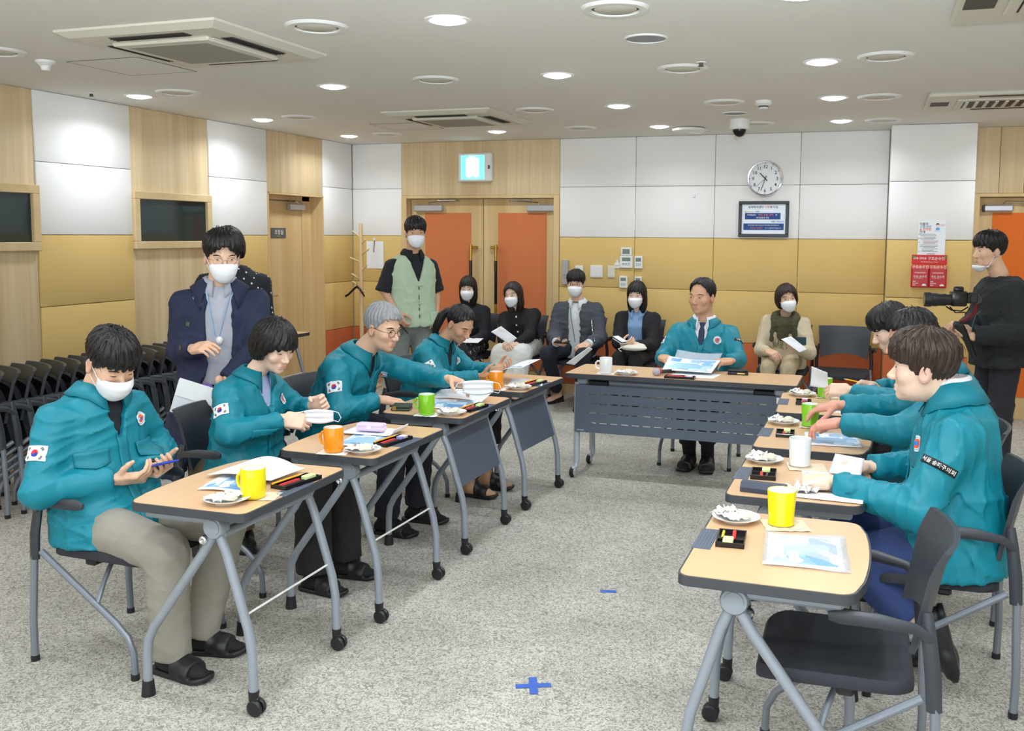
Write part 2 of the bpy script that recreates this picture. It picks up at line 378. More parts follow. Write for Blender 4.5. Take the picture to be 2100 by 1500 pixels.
def closer(parent, x0, x1, z, flip):
    c = MB().box(((x0 + x1) / 2, YB + .07, z), (x1 - x0, .05, .07), .008).build('door_closer', M_ALU, parent)
    a, b = ((x0 + .04, x1 + .2) if not flip else (x1 - .04, x0 - .2))
    MB().box(((a + b) / 2 + (.1 if not flip else -.1), YB + .06, z + .085), (.22, .015, .014), .003).tube([(a + (.14 if not flip else -.14), YB + .06, z + .035), (a + (.14 if not flip else -.14), YB + .06, z + .06), (b, YB + .06, z + .08)], .006, 6).build('closer_arm', M_CHROME, c)
M_ORANGE2 = mat('door_inset_fabric', rgb(212, 122, 74), .85, bump=.15, bscale=400, var=.05, vscale=3)
D2 = door_frame('door_2', -4.919, -3.108, 2.05)
l1 = leaf(D2, -4.857, -4.0, 2.015, -4.685, -4.14, .2, 1.867); l2 = leaf(D2, -3.995, -3.17, 2.015, -3.825, -3.282, .2, 1.867)
handle(l1, -4.118, 1); handle(l2, -3.828, -1)
closer(D2, -4.80, -4.46, 1.918, False); closer(D2, -3.49, -3.175, 1.915, True)
D3 = door_frame('door_3', .78, 1.86, 2.035)
M_ORANGE2b = mat('door_inset_vivid', rgb(226, 112, 34), .8, bump=.1, bscale=400, var=.04)
l3 = MB().box((1.32, YB + .12, 1.0), (.95, .04, 2.0), .002).build('door_leaf', M_DOOR, D3, 0)
MB().box((1.35, YB + .098, 1.035), (.78, .008, 1.66), .002).build('padded_inset', M_ORANGE2b, l3, 0)
cl = MB().box((1.0, YB + .07, 1.905), (.25, .05, .062), .012).box((.885, YB + .07, 1.905), (.03, .055, .066), .01, mi=1).build('door_closer', [M_ALU, M_SLOT], D3)
MB().tube([(1.04, YB + .06, 1.94), (1.06, YB + .06, 1.965), (1.4, YB + .05, 1.955)], .007, 6).build('closer_arm', M_CHROME, cl)
# walls outside the view, the front one given added openings for sky fill light
structure(MB().box((XR + .1, (YF + YB) / 2, CZ / 2), (.2, YB - YF + .6, CZ)).build('wall_right', mat('wall_plain', rgb(214, 200, 172), .9), smooth=0))
structure(MB().box(((XL + XR) / 2, YF - .1, .3), (XR - XL + .6, .2, .6)).box(((XL + XR) / 2, YF - .1, 2.57), (XR - XL + .6, .2, .1)).box((XL - .1, YF - .1, CZ / 2), (.5, .2, CZ)).box((-.7, YF - .1, CZ / 2), (.4, .2, CZ)).box((XR, YF - .1, CZ / 2), (.5, .2, CZ)).build('wall_front', mat('wall_plain', rgb(214, 200, 172), .9), smooth=0))

# ================================================================== CEILING FITTINGS
def make_downlight():
    t = thing('downlight', 'lit round recessed ceiling downlight', 'ceiling light')
    mb = MB(); mb.lathe([(.082, .0), (.084, -.006), (.104, -.006), (.108, 0)], 28); mb.build('trim_ring', M_WHITE, t)
    MB().lathe([(.0, -.020), (.04, -.018), (.068, -.011), (.082, -.002), (.082, -.001)], 28).build('lens', M_LAMP, t)
    ld = bpy.data.lights.new('lamp', 'AREA'); ld.shape = 'DISK'; ld.size = .16; ld.energy = LAMP_W; ld.color = (.86, .94, 1.0); ld.spread = math.radians(150)
    lo = bpy.data.objects.new('lamp', ld); COL.objects.link(lo); lo.parent = t; lo.location = (0, 0, -.026)
    return t
dl = make_downlight(); first = True
ROWN = {4.07: 'front row', 5.65: 'second row', 7.12: 'third row', 8.55: 'row by the back wall'}
COLN = {-5.06: 'near the left wall', -3.46: 'second column from left wall', -1.89: 'above the middle of the room', -.335: 'in front of the clock wall pier'}
for yy in (8.55, 7.12, 5.65, 4.07, 2.55, 1.05, -.45, -1.95):
    for xx in (-5.06, -3.46, -1.89, -.335, 1.22, 2.8):
        if xx == -3.46 and yy in (7.12, 4.07): continue
        if xx == 1.22 and yy in (7.12, 4.07): continue
        if xx == -5.06 and yy == 4.07: continue
        o = dl if first else dup(dl)
        first = False
        o.location = (xx, yy, CZ)
        if yy in ROWN and xx in COLN: o['label'] = 'lit ceiling downlight, %s, %s' % (ROWN[yy], COLN[xx])
        else: o['label'] = 'lit ceiling downlight beyond the edge of view'
        o['group'] = 'lit ceiling downlights'
def make_ring():
    t = thing('recessed_fitting', 'unlit round fitting', 'ceiling fitting', group='unlit round ceiling fittings')
    MB().lathe([(.105, -.001), (.108, -.012), (.138, -.012), (.150, -.002), (.150, 0)], 32).build('trim_ring', M_WHITE, t)
    MB().lathe([(0, -.0015), (.107, -.0015), (.107, -.0005)], 32).build('dark_gap', M_SLOT, t, 0)
    MB().lathe([(0, -.010), (.085, -.010), (.092, -.006), (.092, -.001)], 32).build('cover_disc', mat('frosted', rgb(206, 202, 190), .6), t)
    return t
rg = make_ring(); first = True
for xx, yy, lab in ((-2.54, 4.01, 'large unlit round ceiling fitting beside the near air conditioner'), (-4.656, 5.575, 'unlit round ceiling fitting beside the downlight near left wall'),
                    (-4.652, 7.057, 'unlit round ceiling fitting before the control room door'), (-2.68, 5.594, 'unlit round ceiling fitting between two second row downlights'),
                    (-2.578, 7.16, 'unlit round ceiling fitting beside the far air conditioner'), (-4.606, 8.504, 'faint unlit ceiling fitting in the far left corner'),
                    (-1.105, 4.081, 'largest unlit ceiling fitting at top edge of view'), (-1.116, 5.639, 'unlit ceiling fitting beyond the grey ceiling speaker'),
                    (-2.61, 8.475, 'thin unlit ceiling fitting above the panel next to double door'), (-1.1, 7.129, 'unlit ceiling fitting next to smoke detector'),
                    (0, 5.579, 'unlit ceiling fitting beside brightest far downlight over the right tables'), (-.03, 7.159, 'unlit ceiling fitting before the slatted air conditioner'),
                    (0, 8.591, 'unlit ceiling fitting just before the wall pier'), (-1.034, 8.557, 'unlit ceiling fitting behind the dome camera'), (-4.56, 4.03, 'unlit ceiling fitting cut by left edge of view')):
    o = rg if first else dup(rg)
    first = False; o.location = (xx, yy, CZ); o['label'] = lab
def speaker(x, y, r, lab):
    t = thing('ceiling_speaker', lab, 'speaker', (x, y, CZ))
    MB().lathe([(r * .93, 0), (r * .95, -.008), (r, -.005), (r * 1.02, 0)], 28).build('rim', M_WHITE, t)
    MB().lathe([(0, -.006), (r * .94, -.004), (r * .94, 0)], 28).build('grille', mat('speaker_mesh', rgb(150, 153, 156), .6, bump=.4, bscale=500), t)
speaker(-1.122, 4.732, .105, 'grey mesh round ceiling speaker between unlit fittings'); speaker(-1.117, 7.8, .1, 'small grey ceiling speaker above the dome camera')
M_ACP = mat('ac_panel', rgb(214, 210, 196), .5)
def cassette(x, y, lab):
    t = thing('air_conditioner', lab, 'air conditioner', (x, y, CZ))
    h = .47
    mb = MB(); V = []; 
    for (a, z) in ((h, 0), (h, -.012), (h - .05, -.035), (h - .20, -.035)):
        V += [(s * a, q * a, z - .001) for s, q in ((-1, -1), (1, -1), (1, 1), (-1, 1))]
    F = [(i * 4 + j, i * 4 + (j + 1) % 4, (i + 1) * 4 + (j + 1) % 4, (i + 1) * 4 + j) for i in range(3) for j in range(4)] + [(12, 13, 14, 15)]
    mb.add(V, F); mb.build('body', M_ACP, t, 20)
    for k in range(4):
        R = Matrix.Rotation(k * PI / 2, 3, 'Z'); m2 = MB(); m2.box(R @ Vector((0, -.345, -.0355)), (.44, .07, .006), R=R)
        for q in range(3): m2.box(R @ Vector((0, -.365 + q * .02, -.040)), (.44, .004, .006), R=R, mi=1)
        m2.build('air_slot', [M_SLOT, M_DARK], t, 0)
    MB().box((0, 0, -.045), (.58, .58, .022), .01).box((.29, 0, -.045), (.012, .5, .006), mi=0).build('intake_cover', M_ACP, t)
    MB().box((0, 0, -.0565), (.46, .46, .004), .001).build('intake_mesh', mat('ac_mesh', rgb(150, 148, 138), .6, bump=.3, bscale=300), t, 0)
cassette(-3.345, 4.165, 'square four way ceiling air conditioner near the left foreground'); cassette(-3.335, 7.39, 'square four way ceiling air conditioner before the double door')
def cassette2(x0, y0, lab):
    t = thing('air_conditioner', lab, 'air conditioner', (x0 + .62, y0 + .42, CZ))
    MB().box((0, 0, -.014), (1.24, .84, .028), .012).build('body', M_ACP, t)
    MB().box((.05, 0, -.032), (.95, .46, .014), .006).build('grille_frame', M_ACP, t)
    g = MB().box((.05, 0, -.037), (.86, .34, .006)); g.build('grille_back', M_DARK, t, 0)
    for k in range(14):
        MB().box((.05 - .41 + k * .063, 0, -.042), (.022, .34, .008)).build('slat', M_ACP, t, 0)
    for s in (-1, 1): MB().box((.1, s * .34, -.029), (.8, .04, .004)).build('air_slot', M_DARK, t, 0)
    MB().box((-.53, 0, -.029), (.12, .2, .004)).build('sensor_window', M_SLOT, t, 0)
cassette2(.285, 7.06, 'long slatted ceiling air conditioner before the pier'); cassette2(.264, 3.9, 'slatted ceiling air conditioner cut by the top corner of view')
t = thing('dome_camera', 'white dome security camera hanging from ceiling near clock', 'camera', (-1.137, 8.234, CZ))
MB().lathe([(0, 0), (.08, 0), (.084, -.01), (.084, -.075), (.075, -.085), (.06, -.085)], 24).build('housing', M_WHITE, t); MB().sphere((0, 0, -.085), (.058, .058, .062), 20, 10).build('dome', M_BLACKG, t)
t = thing('smoke_detector', 'white smoke detector on ceiling past the unlit fittings', 'detector', (-.821, 7.157, CZ))
MB().lathe([(0, 0), (.06, 0), (.062, -.02), (.05, -.03), (.034, -.034), (.034, -.05), (.026, -.058), (0, -.058)], 20).build('housing', M_WHITE, t); MB().lathe([(.0345, -.036), (.036, -.042), (.0345, -.048)], 16).build('vent_ring', M_SLOT, t)
t = thing('fire_detector', 'small white cone detector on ceiling near the left wall', 'detector', (-4.549, 4.344, CZ))
MB().lathe([(0, 0), (.055, 0), (.055, -.012), (.03, -.03), (.022, -.055), (0, -.055)], 18).build('housing', M_WHITE, t); MB().lathe([(.023, -.02), (.024, -.03), (.02, -.04)], 12).build('collar', M_OFFWHITE, t)
t = thing('access_point', 'white round wireless access point on ceiling near back wall', 'access point', (-1.664, 8.739, CZ))
MB().lathe([(0, 0), (.12, 0), (.15, -.012), (.145, -.03), (.10, -.042), (0, -.046)], 28).build('housing', M_WHITE, t); MB().tube([(.12, 0, -.001), (.17, -.02, -.03), (.12, -.06, -.06), (.02, -.1, -.055)], .004, 6).build('cable', M_WHITE, t)
for k, (x, y) in enumerate(((-5.3, 5.45), (-.98, 5.48))):
    t = thing('sprinkler_head', ('tiny sprinkler head near left wall downlight', 'tiny sprinkler head beyond the unlit fitting mid ceiling')[k], 'sprinkler', (x, y, CZ))
    MB().lathe([(0, 0), (.03, 0), (.03, -.004), (0, -.004)], 14).build('plate', M_WHITE, t); MB().lathe([(0, -.004), (.012, -.004), (.012, -.02), (.02, -.022), (0, -.024)], 10).build('nozzle', M_SLOT, t)
for x0, x1, y0, y1, lab in ((-4.45, -3.95, 4.4, 4.9, 'flush square ceiling hatch by the near air conditioner'), (-4.35, -3.85, 7.7, 8.2, 'flush square ceiling hatch by the far air conditioner')):
    mb = MB(); g = .004
    for c, d in ((((x0 + x1) / 2, y0, CZ), (x1 - x0, g, g)), (((x0 + x1) / 2, y1, CZ), (x1 - x0, g, g)), ((x0, (y0 + y1) / 2, CZ), (g, y1 - y0, g)), ((x1, (y0 + y1) / 2, CZ), (g, y1 - y0, g))): mb.box(c, d)
    h = tag(MB().box(((x0 + x1) / 2, (y0 + y1) / 2, CZ), (x1 - x0 - .006, y1 - y0 - .006, .003)).build('ceiling_hatch', M_CEIL, None, 0), lab, 'hatch'); mb.build('joint', M_SLOT, h, 0)

# ================================================================== WALL FITTINGS
t = thing('exit_sign', 'glowing pale cyan pictogram sign box above the double door', 'sign', (-4.033, YB, 2.34))
MB().box((0, -.03, 0), (.386, .06, .297), .012).build('housing', M_WHITE, t)
MB().box((-.02, -.061, 0), (.27, .004, .25), .001).build('lit_panel', mat('sign_cyan', rgb(120, 236, 246), .5, emit=1.1), t, 0)
g = MB(); g.box((-.02, -.0635, -.0), (.15, .002, .19)); g.tube([(-.05, -.064, .085), (.01, -.064, .085)], .03, 10); g.tube([(-.07, -.064, -.09), (-.02, -.064, -.06), (.04, -.064, -.09)], .025, 8)
g.build('pictogram', mat('sign_white', rgb(240, 255, 255), .5, emit=2.2), t)
MB().box((.165, -.061, .0), (.02, .004, .04)).build('side_port', M_SLOT, t, 0)
# clock
t = thing('wall_clock', 'round chrome rimmed white wall clock with black numerals', 'clock', (-1.04, YB, 2.188))
cz = lambda p: (p[0], p[2], p[1])
MB().lathe([(.150, 0), (.168, 0), (.170, -.03), (.163, -.048), (.152, -.046), (.148, -.03)], 48, axis='y', caps=False).build('rim', M_CHROME, t)
MB().lathe([(0, -.001), (.151, -.001), (.151, -.026), (0, -.026)], 48, axis='y').build('face', mat('clock_face', rgb(238, 241, 244), .5), t, 30)
for k in range(1, 13):
    a = math.radians(90 - 30 * k); mb = MB(); put_text(mb, str(k), .044, (.113 * math.cos(a), -.0275, .113 * math.sin(a)), (1, 0, 0), (0, 0, 1), bold=.0006); mb.build('numeral', M_INK, t, 0)
mb = MB()
for k in range(12): a = math.radians(30 * k); mb.box((.141 * math.cos(a), -.0275, .141 * math.sin(a)), (.006, .001, .006))
mb.build('minute_dots', M_INK, t, 0)
def hand(ang, L, wd, nm, tail=.03):
    a = math.radians(90 - ang); R = Matrix.Rotation(-a, 3, 'Y'); MB().box(R @ Vector(((L - tail) / 2, -.031, 0)), (L + tail, .003, wd), R=R).build(nm, M_INK, t, 0)
hand(316, .072, .008, 'hour_hand'); hand(198, .118, .005, 'minute_hand'); hand(228, .12, .002, 'second_hand')
# framed notice
t = thing('framed_notice', 'black framed notice of mission and vision under the clock', 'picture frame', (-1.046, YB, 1.8035))
W, Hh = .472, .343; mb = MB()
for c, d in (((0, -.014, Hh / 2 - .015), (W, .028, .03)), ((0, -.014, -Hh / 2 + .015), (W, .028, .03)), ((-W / 2 + .015, -.014, 0), (.03, .028, Hh - .06)), ((W / 2 - .015, -.014, 0), (.03, .028, Hh - .06))): mb.box(c, d, .004)
mb.build('frame', M_BLACKG, t)
MB().box((0, -.008, 0), (W - .06, .006, Hh - .06)).build('sheet', mat('notice_paper', rgb(232, 240, 250), .35), t, 0)
mb = MB(); mb.box((-.01, -.0115, .028), (.335, .001, .062)); mb.box((-.0, -.0115, -.072), (.378, .001, .062)); mb.build('blue_band', M_NAVYP, t, 0)
M_ORT = mat('orange_print', rgb(232, 120, 60), .6); M_GOLDT = mat('gold_print', rgb(228, 200, 130), .6)
mb = MB(); y = -.0125
put_text(mb, '송파복지센터', .026, (-.075, y, .115), (1, 0, 0), (0, 0, 1), 0); put_text(mb, '사명', .026, (.03, y, .115), (1, 0, 0), (0, 0, 1), 1); put_text(mb, '과 다짐', .026, (.095, y, .115), (1, 0, 0), (0, 0, 1), 0)
put_text(mb, 'MISSION', .022, (-.14, y, .072), (1, 0, 0), (0, 0, 1), 2); put_text(mb, '미션', .02, (-.06, y, .072), (1, 0, 0), (0, 0, 1), 0)
put_text(mb, '지역중심의', .018, (-.115, y, .04), (1, 0, 0), (0, 0, 1), 3); put_text(mb, '안전, 안심, 안락', .022, (.02, y, .041), (1, 0, 0), (0, 0, 1), 1); put_text(mb, '한', .018, (.118, y, .04), (1, 0, 0), (0, 0, 1), 3)
put_text(mb, '복지공동체 구현', .018, (-.01, y, .013), (1, 0, 0), (0, 0, 1), 3)
put_text(mb, '비전', .02, (.09, y, -.023), (1, 0, 0), (0, 0, 1), 0); put_text(mb, 'VISION', .024, (.155, y, -.023), (1, 0, 0), (0, 0, 1), 4)
put_text(mb, '복지에 대한 사명과 헌신으로 지역사회에 공헌하겠습니다', .0125, (0, y, -.058), (1, 0, 0), (0, 0, 1), 3); put_text(mb, '사람중심의 복지공동체', .0125, (-.07, y, -.085), (1, 0, 0), (0, 0, 1), 1); put_text(mb, '로 그 소명을 완수하겠습니다', .0125, (.09, y, -.085), (1, 0, 0), (0, 0, 1), 3)
mb.build('lettering', [M_INK, M_ORT, M_GOLDT, M_WHITE, mat('blue_print', rgb(110, 150, 220), .6)], t, 0)
# poster on the pier
t = thing('poster', 'white poster with Korean headings and drawn man on the pier', 'poster', (.4355, YC, 1.636))
MB().box((0, -.002, 0), (.221, .003, .298)).build('sheet', M_PAPER, t, 0)
mb = MB(); y = -.0045
for i, (s, k) in enumerate((('이용자', 0), ('고충처리', 1), ('& 진정함', 2), ('안내', 0))): put_text(mb, s, .026, (-.1, y, .122 - .023 * i), (1, 0, 0), (0, 0, 1), k, 'LEFT', bold=.0005)
rr = random.Random(3)
for i in range(14):
    z = .032 - .0115 * i; b = i in (0, 6, 13); mb.box((-.09 + rr.uniform(.05, .085), y + .0005, z), (rr.uniform(.09, .16), .0006, .004), mi=2 if i == 6 else 3)
    if b: mb.box((-.1, y, z), (.006, .0006, .006), mi=0)
put_text(mb, '송파복지센터', .012, (0, y, -.138), (1, 0, 0), (0, 0, 1), 0)
for q in (.118, .108): mb.box((.085, y, q), (.035, .0006, .004), mi=4)
mb.build('lettering', [M_INK, M_SKYBLUE, M_ORT, M_INKGREY, M_PINK], t, 0)
mb = MB(); mb.prism(arc((.045, .115), .014, 0, 360, 14)[:-1], 0, .0005, 0); mb.prism(arc((.046, .107), .012, 0, 360, 14)[:-1], .0005, .001, 1)
mb.prism([(.02, .055), (.072, .055), (.068, .09), (.05, .098), (.032, .092)], 0, .0006, 2); mb.prism([(.03, .07), (.058, .07), (.06, .088), (.036, .09)], .0006, .001, 3)
mb.v = [(a, -.004 - c, b) for a, b, c in mb.v]; mb.build('drawn_man', [M_INK, mat('drawn_skin', rgb(248, 214, 190), .7), mat('drawn_white', rgb(214, 226, 240), .7), M_SKYBLUE], t, 0)
# rescue towel holder
t = thing('towel_holder', 'red wall holder of fire rescue towel packs on the pier', 'holder', (.425, YC, 1.347))
MB().box((0, -.006, .102), (.285, .012, .082), .003).build('header_board', M_RED, t)
MB().box((0, -.012, -.045), (.29, .024, .195), .004).build('back_tray', M_RED, t)
for s in (-1, 1):
    p = MB().box((s * .0715, -.034, -.055), (.136, .026, .168), .006).build('towel_pack', mat('pack_red', rgb(190, 26, 30), .35), t)
    mb = MB(); put_text(mb, '구조 손수건', .022, (s * .0715, -.0478, -.045), (1, 0, 0), (0, 0, 1)); mb.box((s * .0715, -.0475, -.012), (.09, .001, .012), mi=1); mb.box((s * .0715 - .01, -.0475, -.06), (.07, .001, .004), mi=1)
    for i, q in enumerate(('FIRE', 'ESCAPE', 'NET')): put_text(mb, q, .014, (s * .0715 - .058, -.0478, -.088 - .016 * i), (1, 0, 0), (0, 0, 1), 0, 'LEFT')
    mb.prism([(a * 1., b) for a, b in arc((s * .0715 + .035, -.125), .018, 0, 180, 8)], -.0485, -.0478, f=lambda v: Vector((v.x, v.z, v.y)))
    mb.build('lettering', [M_WHITE, mat('pack_pale', rgb(226, 150, 150), .6)], p, 0)
    bd = MB().box((s * .0715, -.034, .038), (.14, .027, .034), .003).build('banner', mat('banner_orange', rgb(232, 70, 34), .5), t)
    mb = MB(); put_text(mb, '구조손수건', .03, (s * .0715, -.0482, .038), (1, 0, 0), (0, 0, 1), bold=.0008); mb.build('lettering', M_WHITE, bd, 0)
mb = MB(); put_text(mb, '화재 대피용', .0225, (-.078, -.0128, .112), (1, 0, 0), (0, 0, 1)); put_text(mb, '구조손수건', .030, (.055, -.0128, .112), (1, 0, 0), (0, 0, 1), bold=.0008); put_text(mb, 'Fire Escape Rescue Towel', .013, (.0, -.0128, .083), (1, 0, 0), (0, 0, 1)); mb.build('lettering', M_WHITE, t, 0)
mb = MB()
for s in (-1, 1): mb.prism(arc((s * .128, .125), .010, 0, 360, 12)[:-1], -.0132, -.0122, f=lambda v: Vector((v.x, v.z, v.y)))
mb.build('green_badge', mat('badge_green', rgb(60, 140, 90), .5), t, 0)
# controls beside the double door
def control(name, x0, x1, z0, z1, lab, cat, m=M_WHITE, screen=None, keys=0, dep=.022, red=False):
    cx, cz_ = (x0 + x1) / 2, (z0 + z1) / 2; t = thing(name, lab, cat, (cx, YB, cz_)); w, h = x1 - x0, z1 - z0
    MB().box((0, -dep / 2, 0), (w, dep, h), .004).build('case', m, t)
    if screen: MB().box((0, -dep - .0005, h * screen[0]), (w * .66, .002, h * screen[1])).build('screen', mat('lcd', rgb(120, 134, 120), .3), t, 0)
    for i in range(keys):
        MB().box((w * (-.22 + .22 * (i % 3)), -dep - .001, -h * (.12 + .12 * (i // 3))), (w * .15, .003, h * .05), .0008).build('key', M_INKGREY, t, 0)
    if not screen and not keys: MB().box((0, -dep - .001, 0), (w * .82, .003, h * .82), .001).build('rocker', m, t, 0)
    return t
control('thermostat', -2.448, -2.336, 1.435, 1.517, 'white wall thermostat topmost of the control cluster', 'thermostat', screen=(.02, .6), keys=0)
control('thermostat', -2.457, -2.324, 1.312, 1.433, 'wide white wall controller with buttons below the top thermostat', 'thermostat', screen=(.22, .3), keys=6)
control('wall_remote', -2.306, -2.223, 1.309, 1.435, 'slim white wall remote beside the wide controller', 'remote', screen=(.2, .28), keys=6)
control('wall_remote', -2.459, -2.376, 1.11, 1.231, 'slim white wall remote below the wide controller', 'remote', screen=(.22, .26), keys=6)
control('wall_remote', -2.302, -2.23, 1.118, 1.229, 'slim white wall remote partly behind a black haired woman', 'remote', screen=(.22, .26), keys=3)
control('blank_plate', -2.769, -2.638, 1.208, 1.334, 'square white blank wall plate', 'switch plate', dep=.012)
control('blank_plate', -2.588, -2.51, 1.21, 1.332, 'narrow ivory wall plate', 'switch plate', M_OFFWHITE, dep=.012)
control('wall_phone', -3.068, -3.003, 1.13, 1.384, 'slim grey wall intercom next to the double door', 'intercom', M_ALU, keys=6)
control('call_button', -2.93, -2.845, 1.16, 1.327, 'white push button plate behind the bespectacled man', 'switch plate', keys=3, dep=.014)
t = thing('hanging_tag', 'small white pointed tag hung beside the wide wall controller', 'tag', (-2.487, YB, 1.352))
MB().prism([(-.031, -.043), (.031, -.043), (.031, .005), (.012, .02), (.008, .04), (-.008, .04), (-.012, .02), (-.031, .005)], -.008, 0, f=lambda v: Vector((v.x, v.z, v.y))).build('card', M_WHITE, t); MB().box((0, -.0085, -.018), (.05, .001, .004)).build('red_line', M_RED, t, 0)
for k, (x, z) in enumerate(((-1.72, 2.03), (-1.046, 1.99))):
    t = tag(MB().box((x, YB - .006, z), (.022, .012, .03), .003).build('wall_hook', M_WHITE, None), ('tiny white adhesive hook on bare cream panel', 'tiny white hook at the top of framed notice')[k], 'hook')
# sheet on wall by the coat rack
t = thing('hanging_sheet', 'white paper sheet hung with dark cord in the corner', 'paper sheet', (-5.25, YB, 1.405))
MB().grid([[(x, -.004 - .004 * math.sin(3 * x * 10), z) for x in np.linspace(-.105, .105, 8)] for z in np.linspace(-.15, .15, 6)]).build('sheet', M_PAPER, t)
MB().box((0, -.014, .17), (.03, .016, .03), .004).build('clip', M_WHITE, t); MB().tube([(0, -.016, .16), (-.006, -.014, .1), (-.012, -.012, .03)], .004, 6).build('cord', mat('brown_cord', rgb(110, 70, 60), .7), t)
# coat rack
t = thing('coat_rack', 'pale wooden coat rack with angled pegs in the corner', 'coat rack', (-5.17, 8.95, 0))
MB().tube([(0, 0, .03), (0, 0, 1.1), (0, 0, 1.742)], [.022, .021, .019], 12).build('pole', M_WOODL, t)
MB().lathe([(0, 0), (.2, 0), (.2, .02), (.03, .035), (0, .035)], 28).build('base', M_WOODL, t)
for bx, by, tx, ty in ((1365, 180, 1290, 95), (1405, 280, 1465, 210), (1390, 415, 1495, 340), (1350, 525, 1240, 460), (1395, 645, 1475, 565), (1360, 765, 1270, 685), (1345, 860, 1260, 795), (1435, 955, 1480, 925)):
    z0 = 1.747 - (by + 12) * .000764; dx = (tx - bx) * .00085; dz = (by - ty) * .000764
    MB().tube([(math.copysign(.005, dx), 0, z0 - .004), (dx * 1.15 + math.copysign(.01, dx), -.03, z0 + dz)], .0085, 8).build('peg', M_WOODL, t)
t = thing('clothes_hanger', 'black clothes hanger hooked on wooden coat rack', 'hanger', (-5.20, 8.91, 1.09))
MB().tube([(-.14, -.0, -.118), (-.10, 0, -.095), (-.04, 0, -.04), (0, 0, -.012), (.04, 0, -.045), (.09, 0, -.115)], [.012, .011, .012, .014, .012, .008], 8).build('arms', M_BLACKG, t)
MB().tube([(0, 0, -.005), (.005, 0, .05), (.018, 0, .075), (.018, .0, .095), (0, 0, .1), (-.012, 0, .085)], .003, 6).build('hook', M_CHROME, t)
# tape marks
M_TAPE = mat('blue_tape', rgb(50, 92, 180), .6)
t = thing('floor_tape', 'blue tape cross stuck on the carpet in front', 'tape', (-1.133, 3.166, .001))
for a in (25, 112): MB().box((0, 0, .0012 * (1 + (a > 50) * .6)), (.13, .03, .001), R=Matrix.Rotation(math.radians(a), 3, 'Z')).build('tape_strip', M_TAPE, t, 0)
tag(MB().box((-1.122, 4.16, .001), (.075, .03, .0015), R=Matrix.Rotation(.25, 3, 'Z')).build('floor_tape', M_TAPE, None, 0), 'short blue tape dash on carpet farther off', 'tape')
# ================================================================== FURNITURE
def make_desk(panel_, rod, bow=.03):
    """single folding desk, +x is the outer (castor) edge, the user sits on -x"""
    t = thing('folding_desk', 'desk', 'desk', group='folding desks in two rows')
    X0, X1, Y = -.235, .242, .338
    def outline(g, r):
        p = [(X1 - g, y) for y in ()]
        p += arc((X1 - g - r, Y - g - r), r, 0, 90, 4)
        k = 10
        rr = .05 - g
        p += arc((X0 + g + rr, Y - g - rr), rr, 90, 165, 4)
        for i in range(1, k): 
            y = (Y - .06) * (1 - 2 * i / k); p.append((X0 + g - bow * (1 - (y / Y) ** 2), y))
        p += arc((X0 + g + rr, -Y + g + rr), rr, 195, 270, 4)
        p += arc((X1 - g - r, -Y + g + r), r, 270, 360, 4)
        return p
    MB().prism(outline(0, .035), .690, .7185).build('edge_band', M_EDGE, t)
    MB().prism(outline(.006, .03), .7170, .7200).build('tabletop', M_TABLE, t, 0)
    tr = MB().box((X1 - .026, 0, .7195), (.056, .2, .004), .0005)
    for k in range(5): tr.box((X1 - .046 + k * .0095, 0, .7215), (.003, .185, .002))
    tr.build('pen_groove', M_PANEL, t, 0)
    for s in (-1, 1):
        y = s * .275
        MB().lathe([(0, -.024), (.036, -.024), (.040, -.018), (.040, .018), (.036, .024), (0, .024)], 24, (.088, y, .648), 'y').lathe([(.024, -.0265), (.027, -.0265), (.027, .0265), (.024, .0265)], 20, (.088, y, .648), 'y').build('hinge', M_GREYMET, t)
        MB().box((-.05, y, .672), (.30, .03, .035), .008).build('bracket', M_GREYMET, t)
        MB().tube([(.095, y, .63), (.125, y, .56), (.205, y, .30), (.218, y, .22), (.222, y, .075)], .0165, 12).build('leg', M_GREYMET, t)
        MB().tube([(.08, y, .625), (.04, y, .56), (-.185, y, .255), (-.21, y, .205), (-.217, y, .15), (-.218, y, .045)], .0165, 12).build('leg', M_GREYMET, t)
        MB().lathe([(0, 0), (.025, 0), (.020, .055), (0, .055)], 14, (-.218, y, 0)).build('rubber_foot', M_BLACK, t)
        MB().lathe([(0, -.008), (.010, -.014), (.015, -.010), (.015, .010), (.010, .016), (0, .012)], 14, (.052, y - .02, .603), 'y').build('locking_knob', M_CHROME, t)
        c = MB(); c.tube([(.222, y, .085), (.222, y, .05)], [.019, .017], 12); c.box((.224, y, .052), (.036, .03, .034), .01)
        for q in (-1, 1): c.lathe([(0, -.008), (.024, -.008), (.0285, -.004), (.0285, .004), (.024, .008), (0, .008)], 18, (.232, y + q * .013, .0285), 'y')
        c.build('castor', M_BLACK, t)
    MB().tube([(.112, -.275, .625), (.112, .275, .625)], .016, 12).build('crossbar', M_GREYMET, t)
    if rod: MB().tube([(.192, -.275, .345), (.192, .275, .345)], .0042, 6).build('tie_rod', M_WHITE, t)
    if panel_:
        P = [[(.118 + .082 * (k / 6) - .012, y, .615 - .265 * k / 6) for y in np.linspace(-.262, .262, 5)] for k in range(7)]
        Q = [[(a + .014, b, c_) for a, b, c_ in row] for row in P]
        m = MB().grid(P); m.grid([r[::-1] for r in Q]);
        n = 7 * 5
        for i in range(6): m.f += [(i * 5, (i + 1) * 5, n + (i + 1) * 5 + 4, n + i * 5 + 4), (i * 5 + 4, n + i * 5, n + (i + 1) * 5, (i + 1) * 5 + 4)]; m.m += [0, 0]
        for j in range(4): m.f += [(j, j + 1, n + 4 - j - 1, n + 4 - j), (30 + j, n + 30 + 4 - j, n + 30 + 4 - j - 1, 30 + j + 1)]; m.m += [0, 0]
        m.build('modesty_panel', M_PANEL, t, 30)
    return t
